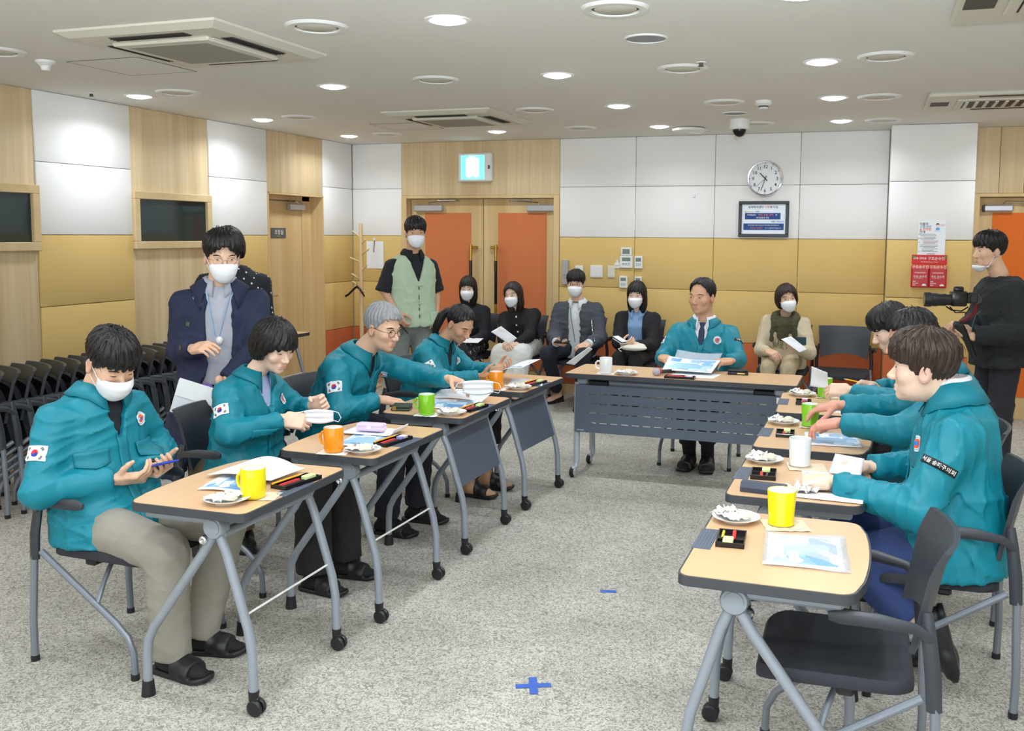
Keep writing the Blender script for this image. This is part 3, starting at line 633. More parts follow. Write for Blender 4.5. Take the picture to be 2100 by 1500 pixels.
desk_a = make_desk(False, True); desk_b = make_desk(True, False)
DESKS = {}
for key, proto, x, y, rz, lab in (
        ('L1', desk_a, -2.19, 2.915, 0.02, 'folding desk of the masked man with the phone'), ('L2', desk_a, -2.165, 3.765, -.01, 'folding desk of the short haired woman, orange mug on it'),
        ('L3', desk_b, -2.18, 4.685, 0, 'folding desk of the grey haired man, slate front panel'), ('L4', desk_b, -2.155, 5.55, -.05, 'folding desk of the ponytailed woman, slate front panel'),
        ('R1', desk_a, -.25, 2.87, PI, 'unoccupied folding desk nearest on the aisle, yellow mug on it'), ('R2', desk_a, -.25, 3.735, PI, 'folding desk of the brown haired man, white mug on it'),
        ('R3', desk_a, -.255, 4.565, PI, 'folding desk behind the brown haired man, papers in a clear sleeve'), ('R4', desk_b, -.255, 5.46, PI + .04, 'folding desk beside the end of the long table'),
        ('B', desk_a, -5.22, 7.35, 0, 'spare folding desk by the control room door')):
    o = proto if (key in ('L1', 'L3')) else dup(proto)
    o.location = (x, y, 0); o.rotation_euler = (0, 0, rz); o['label'] = lab; DESKS[key] = (x, y, rz)
# long conference table
T = thing('conference_table', 'long flip-top table with perforated slate front panel facing the aisle', 'table', (-1.2, 6.3, 0))
MB().prism(rrect(-.76, .76, -.245, .245, .02), .688, .7185).build('edge_band', M_EDGE, T); MB().prism(rrect(-.754, .754, -.239, .239, .018), .717, .7205).build('tabletop', M_TABLE, T, 0)
MB().tube([(-.62, -.1, .645), (.62, -.1, .645)], .026, 12).build('crossbar', M_GREYMET, T)
for s in (-1, 1):
    MB().box((s * .65, -.03, .665), (.07, .34, .045), .01).build('bracket', M_GREYMET, T)
    MB().box((s * .55, -.12, .64), (.14, .05, .05), .008).build('flip_lever', M_BLACK, T)
    MB().tube([(s * .69, -.155, .65), (s * .69, -.17, .32), (s * .69, -.175, .10)], .022, 14).build('leg', mat('leg_pale', rgb(186, 192, 202), .35, metal=.2), T)
    MB().tube([(s * .69, -.15, .33), (s * .69, .05, .325), (s * .69, .17, .29), (s * .69, .205, .22), (s * .69, .21, .10)], .022, 14).build('leg', MATS['leg_pale'], T)
    for yy in (-.185, .22):
        c = MB(); c.lathe([(0, -.014), (.028, -.014), (.034, -.009), (.034, .009), (.028, .014), (0, .014)], 20, (s * .69 - .022, yy - .012, .036), 'x', 1); c.lathe([(0, -.018), (.025, -.018), (.025, .018), (0, .018)], 20, (s * .69 - .022, yy - .012, .036), 'x', 2)
        c.tube([(s * .69, yy + .005, .105), (s * .69, yy, .07)], .016, 10, 0); c.box((s * .69 - .01, yy - .005, .058), (.03, .05, .035), .008, mi=0)
        c.build('castor', [MATS['leg_pale'], M_BLACK, mat('castor_grey', rgb(196, 200, 206), .45)], T)
# perforated panel : strips between slot rows
pm = MB(); slots = []
zs = [.638, .58, .514, .45, .384, .318]; x0, x1 = -.697, .697; sh = .008
def pz(z): return -.178 - .02 * (.64 - z) / .32
def pbox(xa, xb, za, zb): pm.add([(x, pz(z) + d, z) for d in (-.006, .006) for z in (za, zb) for x in (xa, xb)], [(0, 1, 3, 2), (4, 6, 7, 5), (0, 4, 5, 1), (2, 3, 7, 6), (0, 2, 6, 4), (1, 5, 7, 3)])
for a, b in zip(zs, zs[1:]): pbox(x0, x1, b + (sh / 2 if b != zs[-1] else 0), a - (sh / 2 if a != zs[0] else 0))
for z in zs[1:-1]:
    n = 16; p = 1.19 / n; xs = -.60
    edges = [x0] + sum([[xs + k * p, xs + k * p + .052] for k in range(n)], []) + [x1]
    for k in range(0, len(edges), 2): pbox(edges[k], edges[k + 1], z - sh / 2, z + sh / 2)
pm.build('modesty_panel', M_PANEL, T, 0)
MB().box((-.655, -.2075, .333), (.05, .002, .01)).build('maker_plate', M_ALU, T, 0)
MB().box((.665, -.186, .585), (.07, .002, .09)).build('taped_notice', M_PAPER, T, 0)

# ------------------------------------------------------------------ chairs
def make_chair(flip=False):
    t = thing('stacking_chair', 'chair', 'chair', group='dark stacking chairs')
    # seat
    P = []; nx, ny = 8, 9
    poly = rrect(-.2, .225, -.222, .222, .07, 5)
    sm = MB()
    def curve(v): 
        return Vector((v.x, v.y, v.z + .012 * (v.y / .22) ** 2 + (-.02 * max(0, (v.x - .1) / .12) ** 2) - .01 * math.cos(v.x * 8)))
    inner = rrect(-.192, .217, -.214, .214, .065, 5)
    rows = [(poly, .412), (poly, .436), (inner, .447)]
    V = [curve(Vector((x, y, z))) for pl, z in rows for x, y in pl]; n = len(poly)
    F = [(i * n + j, i * n + (j + 1) % n, (i + 1) * n + (j + 1) % n, (i + 1) * n + j) for i in range(2) for j in range(n)] + [tuple(range(n - 1, -1, -1))]
    c0 = len(V); V.append(curve(Vector((.01, 0, .447)))); F += [(2 * n + j, 2 * n + (j + 1) % n, c0) for j in range(n)]
    if flip:
        R = Matrix.Rotation(math.radians(-78), 3, 'Y'); V = [R @ (v - Vector((-.06, 0, .43))) + Vector((-.125, 0, .47)) for v in V]
    sm.add(V, F); sm.build('seat', M_SEAT, t, 50)
    if not flip:
        MB().box((-.02, 0, .40), (.05, .40, .03), .008).box((-.02, 0, .385), (.12, .06, .04), .01).build('seat_support', M_BLACK, t)
    # backrest shell
    G = []; B = []; a, b = 9, 13
    for i in range(a):
        q = i / (a - 1); z = .535 + .29 * q; row = []; rb = []
        for j in range(b):
            s = -1 + 2 * j / (b - 1); hw = .205 + .025 * q
            y = s * hw; zz = z + (.045 * (1 - s * s) if i == 0 else .045 * (1 - s * s) * (1 - q) ** 2)
            x = -.222 - .055 * q + .045 * s * s - .018 * max(0, q - .8) / .2
            row.append((x, y, zz)); rb.append((x - .016, y * 1.01, zz))
        G.append(row); B.append(rb)
    m = MB().grid(G).grid([r[::-1] for r in B]); n = a * b
    for i in range(a - 1):
        m.f += [(i * b, (i + 1) * b, n + (i + 1) * b + b - 1, n + i * b + b - 1), (i * b + b - 1, n + i * b, n + (i + 1) * b, (i + 1) * b + b - 1)]; m.m += [0, 0]
    for j in range(b - 1):
        m.f += [(j, j + 1, n + b - 2 - j, n + b - 1 - j), ((a - 1) * b + j, n + (a - 1) * b + b - 1 - j, n + (a - 1) * b + b - 2 - j, (a - 1) * b + j + 1)]; m.m += [0, 0]
    m.build('backrest', M_CHAIR, t, 40)
    for s in (-1, 1):
        MB().tube([(-.245, s * .238, .40), (-.238, s * .24, .5), (-.225, s * .232, .6), (-.22, s * .22, .66)], [.021, .022, .020, .014], 10, sx=.7).build('upright', M_CHAIR, t)
        MB().tube([(-.235, s * .238, .59), (-.19, s * .258, .625), (-.10, s * .272, .64), (.0, s * .272, .642), (.03, s * .27, .638)], [.014, .015, .02, .022, .012], 10, sx=.55).build('armrest', M_CHAIR, t)
        MB().tube([(-.215, s * .235, .43), (.14, s * .243, .20), (.195, s * .246, .155), (.222, s * .248, .10), (.226, s * .248, .012)], .0125, 10).build('leg', M_CHLEG, t)
        MB().tube([(-.247, s * .238, .42), (-.25, s * .244, .28), (-.255, s * .248, .15), (-.252, s * .25, .012)], .014, 10).build('leg', M_CHLEG, t)
        for x in (.226, -.252): MB().lathe([(0, 0), (.016, 0), (.016, .022), (0, .022)], 10, (x, s * .2495, 0)).build('foot_cap', M_BLACK, t)
    if not flip: MB().tube([(.05, -.238, .262), (.03, -.18, .33), (.0, -.1, .385), (0, .1, .385), (.03, .18, .33), (.05, .238, .262)], .010, 8).build('seat_rail', M_CHLEG, t)
    return t
ch = make_chair(); cf = make_chair(True); first = True
for x, y, rz, lab in ((-2.755, 2.96, 0, 'dark chair under the masked man with the phone'), (-2.80, 3.80, 0, 'dark chair under the short haired woman'), (-2.86, 4.70, 0, 'dark chair under the grey haired man'),
        (-2.72, 5.60, 0, 'dark chair under the ponytailed woman'), (-.065, 2.86, PI + .02, 'empty dark chair pushed under the nearest desk'), (.245, 3.76, PI, 'dark chair under the brown haired man'),
        (.27, 4.60, PI, 'dark chair with only its curved back edge seen behind the brown haired man'), (.24, 5.48, PI, 'dark chair hidden behind the two seated men'), (-1.18, 6.87, -PI / 2, 'dark chair under the man at the long table'),
        (-3.88, 8.85, -PI / 2, 'dark chair under the woman in floral skirt'), (-3.36, 8.87, -PI / 2, 'dark chair under the woman in white skirt'), (-2.74, 8.86, -PI / 2, 'dark chair under the bespectacled man in bomber jacket'),
        (-2.15, 8.86, -PI / 2, 'dark chair under the woman in pale blue shirt'), (-.78, 8.9, -PI / 2, 'dark chair under the woman with green scarf'), (-.26, 8.88, -PI / 2, 'empty dark chair against the back wall')):
    o = ch if first else dup(ch)
    first = False; o.location = (x, y, 0); o.rotation_euler = (0, 0, rz); o['label'] = lab
ORD = ['first', 'second', 'third', 'fourth', 'fifth', 'sixth', 'seventh', 'eighth', 'ninth', 'tenth', 'eleventh', 'twelfth', 'thirteenth', 'fourteenth', 'fifteenth', 'sixteenth', 'seventeenth', 'eighteenth', 'nineteenth', 'twentieth']
first = True
for k in range(20):
    o = cf if first else dup(cf)
    first = False; o.location = (-5.0 + .004 * k, 3.95 + .108 * k, 0); o.rotation_euler = (0, 0, math.radians(-118)); o['label'] = 'folded chair nested along left wall, %s from the near end' % ORD[k]; o['group'] = 'nested chairs along the left wall'
# ================================================================== THINGS ON THE TABLES
TZ = .7203
def P3(x, y, z=0.): return (x, y, TZ + z)
def make_mug(m, h=.098, r=.041, flare=.0, ang=0., handle=True):
    t = thing('mug', 'mug', 'mug')
    MB().lathe([(0, .004), (r * .82, .004), (r * .86, 0), (r * .93, .004), (r - flare, .012), (r, h - .002), (r - .001, h), (r - .0035, h - .001), (r - .005 - flare, .016), (0, .010)], 32).build('cup', [m, M_CER_W], t, 40)
    cup = t.children[0]
    for i, p in enumerate(cup.data.polygons):         # white glaze inside
        if i >= 7 * 32 and i < 9 * 32 or i == 9 * 32 + 1: p.material_index = 1
    if handle:
        d = (math.cos(ang), math.sin(ang)); pts = [(r - .004, .076), (r + .018, .078), (r + .030, .066), (r + .032, .048), (r + .024, .030), (r - .004, .022)]
        MB().tube([(a * d[0], a * d[1], z) for a, z in pts], [.0055, .006, .006, .006, .006, .0055], 8, sx=1.15).build('handle', m, t)
    return t
def crumple(mb, cx, cy, w, h, z, amp, seed, rot=0., n=12, mi=0):
    r = random.Random(seed); G = []; ph = [r.uniform(0, 6) for _ in range(6)]
    for i in range(n):
        row = []
        for j in range(n):
            u = (i / (n - 1) - .5) * w; v = (j / (n - 1) - .5) * h
            e = max(abs(u / w), abs(v / h)) * 2
            zz = z + amp * (.5 + .5 * math.sin(u * 190 + ph[0]) * math.cos(v * 170 + ph[1]) + .3 * math.sin(u * 330 + v * 260 + ph[2])) * (1.1 - .6 * e) + r.uniform(0, amp * .25)
            x = u + amp * .4 * math.sin(v * 140 + ph[3]); y = v + amp * .4 * math.sin(u * 150 + ph[4])
            row.append((cx + x * math.cos(rot) - y * math.sin(rot), cy + x * math.sin(rot) + y * math.cos(rot), max(zz, z)))
        G.append(row)
    mb.grid(G, mi); return mb
def napkin(x, y, w, rot, lab, m=None, seed=1):
    t = tag(crumple(MB(), 0, 0, w, w * .9, .0008, .003, seed, rot).build('napkin', m or M_NAPKIN, None), lab, 'napkin'); t.location = P3(x, y); return t
M_WRAP = mat('wrapped_paper', rgb(236, 232, 226), .6, var=.08, vscale=120, bump=.3, bscale=120)
M_CAKE = mat('cake', rgb(236, 224, 204), .9, var=.25, vscale=160, bump=.5, bscale=200)
def plate(x, y, lab, who, seed):
    t = thing('saucer', lab, 'plate', P3(x, y))
    MB().lathe([(0, .003), (.038, .003), (.040, 0), (.044, 0), (.046, .004), (.066, .013), (.077, .018), (.0775, .0195), (.075, .0195), (.062, .0145), (.044, .0075), (0, .006)], 36).build('dish', M_CER_W, t, 50)
    c = thing('wrapped_cake', 'crumpled white paper and cake crumbs on saucer of ' + who, 'cake', P3(x, y, .009))
    crumple(MB(), -.012, .004, .12, .085, .007, .016, seed, .4 + seed).build('wrapper', M_WRAP, c)
    k = MB(); r = random.Random(seed)
    k.sphere((.026, -.010, .018), (.022, .020, .015), 14, 9); k.sphere((.008, -.022, .015), (.018, .014, .010), 10, 7)
    for i in range(len(k.v)): a, b, z = k.v[i]; k.v[i] = (a + r.uniform(-.002, .002), b + r.uniform(-.002, .002), max(.001, z + r.uniform(-.002, .002)))
    k.build('cake', M_CAKE, c)
    f = MB()
    for _ in range(10): f.box((r.uniform(-.045, .02), r.uniform(-.02, .03), .021 + r.uniform(0, .004)), (r.uniform(.003, .008), .003, .0015), R=Matrix.Rotation(r.uniform(0, 3), 3, 'Z'))
    f.build('crumb', mat('crumb_brown', rgb(150, 110, 84), .8), c, 0)
    if seed % 2 == 0:
        crumple(MB(), -.035, .03, .06, .05, .012, .02, seed + 9, 1.2, 8).build('paper_tuft', M_WRAP, c)
M_TRAY = M_BLACKG
def tray(x, y, rot, who, eraser, contents=('pencil', 'red_marker', 'black_pen', 'eraser'), L=.195, Wd=.075, many=True):
    t = thing('pen_tray', 'black pen tray on ' + who, 'tray', P3(x, y), rot)
    m = MB(); m.box((0, 0, .002), (L, Wd, .004), .001)
    for s in (-1, 1): m.box((0, s * (Wd / 2 - .002), .008), (L, .004, .016), .0012); m.box((s * (L / 2 - .002), 0, .008), (.004, Wd, .016), .0012)
    m.build('tray', M_TRAY, t); MB().box((L * .12, 0, .006), (.003, Wd - .008, .010)).build('divider', M_TRAY, t, 0)
    R = Matrix.Rotation(rot, 3, 'Z'); out = lambda dx, dy, dz: tuple(R @ Vector((dx, dy, dz)) + Vector(P3(x, y)))
    def pen(name, lab, cat, dx, dy, l, r, cols, a=0., z=.0):
        o = thing(name, lab, cat, out(dx, dy, .0045 + r + z), rot + a)
        b = MB().tube([(-l / 2, 0, 0), (l * .36, 0, 0)], r, 8 if name != 'pencil' else 6).build('barrel', cols[0], o)
        MB().tube([(l * .36, 0, 0), (l / 2, 0, 0)], [r, r * .25] if name == 'pencil' else [r * .8, r * .7], 8).build('tip', cols[1], o)
    if 'pencil' in contents: pen('pencil', 'yellow pencil lying in pen tray of ' + who, 'pencil', -.02, Wd * .32, .17, .0038, (M_PENCIL, M_WOODP), .02, .012 if L > .15 else .004)
    if 'red_marker' in contents: pen('marker', 'red marker lying in pen tray of ' + who, 'marker', -L * .17, Wd * .08, L * .56, .0062, (M_RED, M_RED), .03)
    if 'black_pen' in contents: pen('pen', 'dark pen lying in pen tray of ' + who, 'pen', -L * .17, -Wd * .14, L * .58, .005, (mat('maroon', rgb(70, 22, 34), .4), M_BLACK), -.02)
    if 'yellow_pen' in contents: pen('pen', 'yellow pen lying in pen tray of ' + who, 'pen', -L * .17, -Wd * .32, L * .55, .0045, (M_CER_Y, M_BLACK), 0)
    if 'eraser' in contents:
        e = thing('eraser', '%s eraser block in pen tray of %s' % (eraser[0], who), 'eraser', out(L * .30, -Wd * .08, .0045), rot)
        MB().box((0, 0, .008), (.052, .03, .016), .002).build('block', eraser[1], e); MB().box((.006, 0, .008), (.03, .0306, .0165), .001).build('sleeve', eraser[2], e)
# ------- printed sheets
def print_mat(name, base, pic, seed, full=False):
    """flat print: picture blocks and text lines driven by UV"""
    if name in MATS: return MATS[name]
    m = bpy.data.materials.new(name); m.use_nodes = True; nt = m.node_tree; L = nt.links; b = nt.nodes['Principled BSDF']
    uv = nt.nodes.new('ShaderNodeUVMap'); sep = nt.nodes.new('ShaderNodeSeparateXYZ'); L.new(uv.outputs[0], sep.inputs[0])
    vo = nt.nodes.new('ShaderNodeTexVoronoi'); vo.distance = 'CHEBYCHEV'; vo.inputs['Scale'].default_value = 3.2; vo.inputs['Randomness'].default_value = .8
    ad = nt.nodes.new('ShaderNodeVectorMath'); ad.operation = 'ADD'; ad.inputs[1].default_value = (seed * 1.37, seed * .71, 0); L.new(uv.outputs[0], ad.inputs[0]); L.new(ad.outputs[0], vo.inputs['Vector'])
    r = nt.nodes.new('ShaderNodeValToRGB'); r.color_ramp.interpolation = 'CONSTANT'; els = r.color_ramp.elements
    els[0].position = 0; els[0].color = (*pic[0], 1); els[1].position = .3; els[1].color = (*pic[1], 1)
    for p, c in zip((.5, .65, .82), (pic[2], base, pic[3])): e = els.new(p); e.color = (*c, 1)
    sx = nt.nodes.new('ShaderNodeSeparateColor'); L.new(vo.outputs['Color'], sx.inputs[0]); L.new(sx.outputs[0], r.inputs[0])
    # text lines
    wv = nt.nodes.new('ShaderNodeTexBrick'); wv.inputs['Color1'].default_value = (*[x * .55 for x in base], 1); wv.inputs['Color2'].default_value = (*base, 1); wv.inputs['Mortar'].default_value = (*base, 1)
    wv.inputs['Scale'].default_value = 1; wv.inputs['Brick Width'].default_value = .07; wv.inputs['Row Height'].default_value = .042; wv.inputs['Mortar Size'].default_value = .013; wv.inputs['Bias'].default_value = -.3; L.new(uv.outputs[0], wv.inputs['Vector'])
    n = nt.nodes.new('ShaderNodeTexNoise'); n.inputs['Scale'].default_value = 1.6; L.new(ad.outputs[0], n.inputs['Vector'])
    th = nt.nodes.new('ShaderNodeMath'); th.operation = 'GREATER_THAN'; th.inputs[1].default_value = .40 if full else .52; L.new(n.outputs['Fac'], th.inputs[0])
    mx = nt.nodes.new('ShaderNodeMix'); mx.data_type = 'RGBA'; L.new(th.outputs[0], mx.inputs[0]); L.new(wv.outputs['Color'], mx.inputs[6]); L.new(r.outputs[0], mx.inputs[7])
    # white margin
    def edge(out, lo, hi):
        a = nt.nodes.new('ShaderNodeMath'); a.operation = 'GREATER_THAN'; a.inputs[1].default_value = lo; L.new(out, a.inputs[0])
        c = nt.nodes.new('ShaderNodeMath'); c.operation = 'LESS_THAN'; c.inputs[1].default_value = hi; L.new(out, c.inputs[0])
        q = nt.nodes.new('ShaderNodeMath'); q.operation = 'MULTIPLY'; L.new(a.outputs[0], q.inputs[0]); L.new(c.outputs[0], q.inputs[1]); return q.outputs[0]
    q = nt.nodes.new('ShaderNodeMath'); q.operation = 'MULTIPLY'; L.new(edge(sep.outputs[0], .07, .93), q.inputs[0]); L.new(edge(sep.outputs[1], .07, .93), q.inputs[1])
    m2 = nt.nodes.new('ShaderNodeMix'); m2.data_type = 'RGBA'; m2.inputs[6].default_value = (*base, 1); L.new(q.outputs[0], m2.inputs[0]); L.new(mx.outputs[2], m2.inputs[7]); L.new(m2.outputs[2], b.inputs['Base Color'])
    b.inputs['Roughness'].default_value = .35 if full else .6
    MATS[name] = m; return m
PB = [rgb(140, 190, 232), rgb(190, 220, 244), rgb(96, 150, 206), rgb(120, 160, 190)]
M_PR = [print_mat('print_%d' % i, rgb(238, 242, 248), PB, i + 1, full=i % 2 == 0) for i in range(4)]
M_TXT = print_mat('print_text', rgb(240, 242, 246), [rgb(240, 242, 246)] * 4, 9)
M_SLEEVE = mat('clear_sleeve', rgb(226, 234, 246), .08, alpha=.35)
def sheet(name, lab, corners, m, curl=None, n=12, thick=.0008, cat='paper sheet', extra=None):
    """corners: four world points (a,b,c,d) round the sheet; curl(u,v)->(dx,dy,dz) offset"""
    a, b, c, d = [np.array(p, float) for p in corners]
    org = (a + b + c + d) / 4; G = []; UV = []
    for i in range(n + 1):
        row = []
        for j in range(n + 1):
            u, v = i / n, j / n; p = (a * (1 - u) + b * u) * (1 - v) + (d * (1 - u) + c * u) * v
            if curl: p = p + np.array(curl(u, v))
            row.append(tuple(p - org)); UV.append((u, v))
        G.append(row)
    o = MB().grid(G).build(name, m, None, 60, fix=False); uvl = o.data.uv_layers.new(name='UVMap')
    for lp in o.data.loops: uvl.data[lp.index].uv = UV[lp.vertex_index]
    md = o.modifiers.new('thickness', 'SOLIDIFY'); md.thickness = thick; md.offset = 1
    o.location = org; return tag(o, lab, cat)
def flat(x, y, w, h, rot, z=.001):
    c, s = math.cos(rot), math.sin(rot)
    return [P3(x + (u * w * c - v * h * s) / 2, y + (u * w * s + v * h * c) / 2, z) for u, v in ((-1, -1), (1, -1), (1, 1), (-1, 1))]

WHO = {'L1': 'masked man', 'L2': 'short haired woman', 'L3': 'grey haired man', 'L4': 'ponytailed woman', 'C': 'long table', 'R1': 'unoccupied desk', 'R2': 'brown haired man', 'R3': 'second man in right row', 'R4': 'far desk in right row'}
LIME = ('pale lime', M_LIME, M_LIME); PURP = ('lilac', mat('lilac', rgb(150, 150, 214), .5), M_WHITE); PNK = ('pink', M_PINK, M_WHITE)
# mugs
for key, m, x, y, lab, kw in (
        ('L1', M_CER_Y, -2.035, 2.765, 'bright yellow mug with handle on masked man\'s desk', dict(ang=PI * .95, h=.105, r=.043)), ('L2', M_CER_O, -2.150, 3.478, 'orange mug on short haired woman\'s desk', dict(ang=PI * .95, h=.105, r=.042)),
        ('L3', M_CER_G, -2.155, 4.375, 'lime green mug with handle on grey haired man\'s desk', dict(ang=PI * .95, h=.105, r=.042)), ('L4', M_CER_O, -2.13, 5.26, 'orange mug on ponytailed woman\'s desk', dict(ang=PI * .9, h=.105, r=.042)),
        ('C', M_CER_W, -1.69, 6.125, 'white mug on long table', dict(ang=PI * .95, h=.105, r=.043)), ('R1', M_CER_Y, -.263, 3.095, 'tall yellow cup on the unoccupied desk', dict(ang=1.66, h=.112, r=.046, flare=.006)),
        ('R2', M_CER_W, -.268, 3.93, 'tall white cup on brown haired man\'s desk', dict(ang=1.66, h=.112, r=.045, flare=.004)), ('R3', M_CER_G, -.283, 4.79, 'lime green cup beside the second man\'s hand', dict(ang=1.66, h=.108, r=.044, flare=.006)),
        ('R4', M_CER_G, -.262, 5.70, 'lime green cup behind a raised note at the far desk', dict(ang=1.66, h=.108, r=.044, flare=.006))):
    o = make_mug(m, **kw); o.location = P3(x, y, .004); o['label'] = lab; o['group'] = 'mugs on the desks'
for k, (x, y, rot, who, w) in enumerate(((-2.02, 2.79, .3, 'yellow mug of masked man', .12), (-2.145, 3.48, .2, 'orange mug of short haired woman', .13), (-2.15, 4.375, .1, 'green mug of grey haired man', .12), (-2.125, 5.27, 0, 'orange mug of ponytailed woman', .13),
        (-1.69, 6.125, .1, 'white mug on long table', .12), (-.25, 3.09, .3, 'yellow cup on unoccupied desk', .14), (-.24, 3.92, .2, 'white cup of brown haired man', .15), (-.27, 4.785, .1, 'green cup of second man', .13), (-.25, 5.70, .1, 'green cup at far desk', .12))):
    napkin(x, y, w, rot, 'crinkled napkin under the ' + who, seed=k, m=M_NAPW if k in (1, 2, 3, 4) else None)
for key, x, y, seed in (('L1', -2.085, 2.685, 1), ('L2', -2.03, 3.515, 3), ('L3', -2.04, 4.43, 5), ('L4', -2.005, 5.315, 7), ('C', -1.55, 6.13, 9), ('R1', -.405, 3.085, 2), ('R2', -.41, 3.95, 4), ('R3', -.41, 4.80, 6), ('R4', -.385, 5.70, 8)):
    plate(x, y, 'white saucer of cake scraps on ' + {'L1': 'masked man\'s desk', 'L2': 'short haired woman\'s desk', 'L3': 'grey haired man\'s desk', 'L4': 'ponytailed woman\'s desk', 'C': 'long table', 'R1': 'unoccupied desk', 'R2': 'brown haired man\'s desk', 'R3': 'second man\'s desk', 'R4': 'far right desk'}[key], WHO[key], seed)
tray(-2.005, 2.985, math.radians(82), 'masked man', LIME)
tray(-2.005, 3.735, math.radians(82), 'short haired woman', PURP)
tray(-1.995, 4.61, math.radians(84), 'grey haired man', LIME)
tray(-1.98, 5.52, math.radians(80), 'ponytailed woman', LIME)
tray(-1.185, 6.105, 0, 'long table', PNK, ('red_marker', 'eraser'))
tray(-.39, 2.875, math.radians(-86), 'unoccupied desk', LIME, ('red_marker', 'yellow_pen', 'eraser'), L=.14, Wd=.085)
tray(-.387, 3.72, math.radians(94), 'brown haired man', LIME, ('red_marker', 'black_pen', 'eraser'), L=.14, Wd=.095)
tray(-.378, 4.535, math.radians(94), 'second man in right row', LIME, ('red_marker', 'black_pen', 'eraser'), L=.13, Wd=.085)
tray(-.36, 5.44, math.radians(94), 'far desk in right row', PNK, ('red_marker', 'black_pen', 'eraser'), L=.13, Wd=.085)
# papers
bend = lambda h, p=2.: (lambda u, v: (0, 0, h * (abs(u - .5) * 2) ** p))
sheet('document', 'blue printed sheets lying flat before the masked man', flat(-2.215, 2.94, .20, .29, .2), M_PR[0], lambda u, v: (0, 0, .004 * math.sin(u * 5 + v * 4) + .004), thick=.003)
sheet('document', 'white page arched over blue sheets before the masked man', flat(-2.215, 3.03, .30, .21, -.05, .012), M_TXT, lambda u, v: (0, 0, .035 * math.sin(PI * min(1, u * 1.1)) * (.4 + .6 * v) + .01 * u), thick=.001)
sheet('document', 'blue printed sheet before the short haired woman', flat(-2.135, 3.735, .20, .29, .15), M_PR[2], lambda u, v: (0, 0, .003 + .003 * math.sin(u * 4)), thick=.002)
sheet('document', 'white page with curled end under the lilac case', flat(-2.165, 3.88, .30, .16, .05, .006), M_PAPER, lambda u, v: (-.03 * max(0, u - .85) / .15, 0, .004 + .03 * max(0, (u - .75) / .25) ** 2), thick=.001)
sheet('document', 'open white booklet page standing up before the grey haired man', flat(-2.17, 4.83, .32, .13, -.05, .012), M_TXT, lambda u, v: (0, 0, .03 * v + .012 * math.sin(u * PI)), thick=.001)
sheet('document', 'blue aerial print before the grey haired man', flat(-2.16, 4.66, .28, .21, .1), M_PR[0], lambda u, v: (0, 0, .004 + .012 * v), thick=.002)
sheet('document', 'white pages piled before the ponytailed woman', flat(-2.05, 5.56, .21, .25, .3), M_TXT, lambda u, v: (0, 0, .004 + .006 * math.sin(u * 6)), thick=.004)
sheet('document', 'white page tilted in the ponytailed woman\'s hands', [(-2.27, 5.50, .755), (-2.04, 5.46, .83), (-1.99, 5.66, .86), (-2.24, 5.72, .775)], M_PR[1], lambda u, v: (0, 0, .02 * math.sin(u * PI)), thick=.001)
sheet('document', 'blue printed document held up by man at long table', [(-1.345, 6.30, .745), (-1.01, 6.28, .742), (-.985, 6.50, .80), (-1.345, 6.52, .81)], M_PR[2], lambda u, v: (0, 0, -.010 * math.sin(u * PI) * v), thick=.003)
sheet('document', 'loose white sheets under the held document on long table', flat(-1.12, 6.28, .30, .2, -.1), M_TXT, None, thick=.003)
sheet('plastic_sleeve', 'clear plastic sleeve behind the held document', [(-1.31, 6.53, .80), (-1.0, 6.51, .795), (-.99, 6.60, .835), (-1.31, 6.62, .845)], M_SLEEVE, lambda u, v: (0, .01, -.012 * math.sin(u * PI)), cat='folder')
sheet('document', 'blue brochure in clear sleeve on the unoccupied desk', flat(-.172, 2.85, .215, .29, .08), M_PR[0], lambda u, v: (0, 0, .002 + .002 * math.sin(v * 7)), thick=.002)
sheet('plastic_sleeve', 'glossy clear sleeve over the brochure on unoccupied desk', flat(-.17, 2.85, .24, .32, .08, .006), M_SLEEVE, lambda u, v: (0, 0, .003 * math.sin(v * 9 + u * 5)), cat='folder')
sheet('document', 'white printed sheet under the brown haired man\'s hands', flat(-.135, 3.72, .21, .29, .1), M_PR[3], lambda u, v: (0, 0, .002 + .002 * math.sin(v * 6)), thick=.002)
sheet('document', 'thin white sheet near the rounded end of brown haired man\'s desk', flat(-.13, 3.485, .23, .10, -.05, .001), M_PAPER, lambda u, v: (0, 0, .003 + .003 * math.sin(v * 6)), thick=.001)
sheet('plastic_sleeve', 'frosted plastic sheet lifted by brown haired man', [(-.15, 3.80, .735), (-.03, 3.78, .735), (-.02, 3.85, .79), (-.13, 3.88, .795)], mat('frosted_sleeve', rgb(226, 228, 240), .25, alpha=.7), None, cat='folder')
sheet('document', 'blue brochure in clear sleeve under the second man\'s hand', flat(-.165, 4.50, .24, .29, .1), M_PR[2], lambda u, v: (0, 0, .003 + .003 * math.sin(v * 6)), thick=.002)
sheet('document', 'pale sheet under hand at far right desk', flat(-.14, 5.33, .2, .22, .1), M_PR[1], None, thick=.002)
sheet('note_slip', 'white note slip held up before the far green cup', [(-.335, 5.56, .80), (-.235, 5.50, .80), (-.24, 5.47, .895), (-.33, 5.55, .915)], M_PAPER, lambda u, v: (0, .01 * math.sin(v * PI), 0))
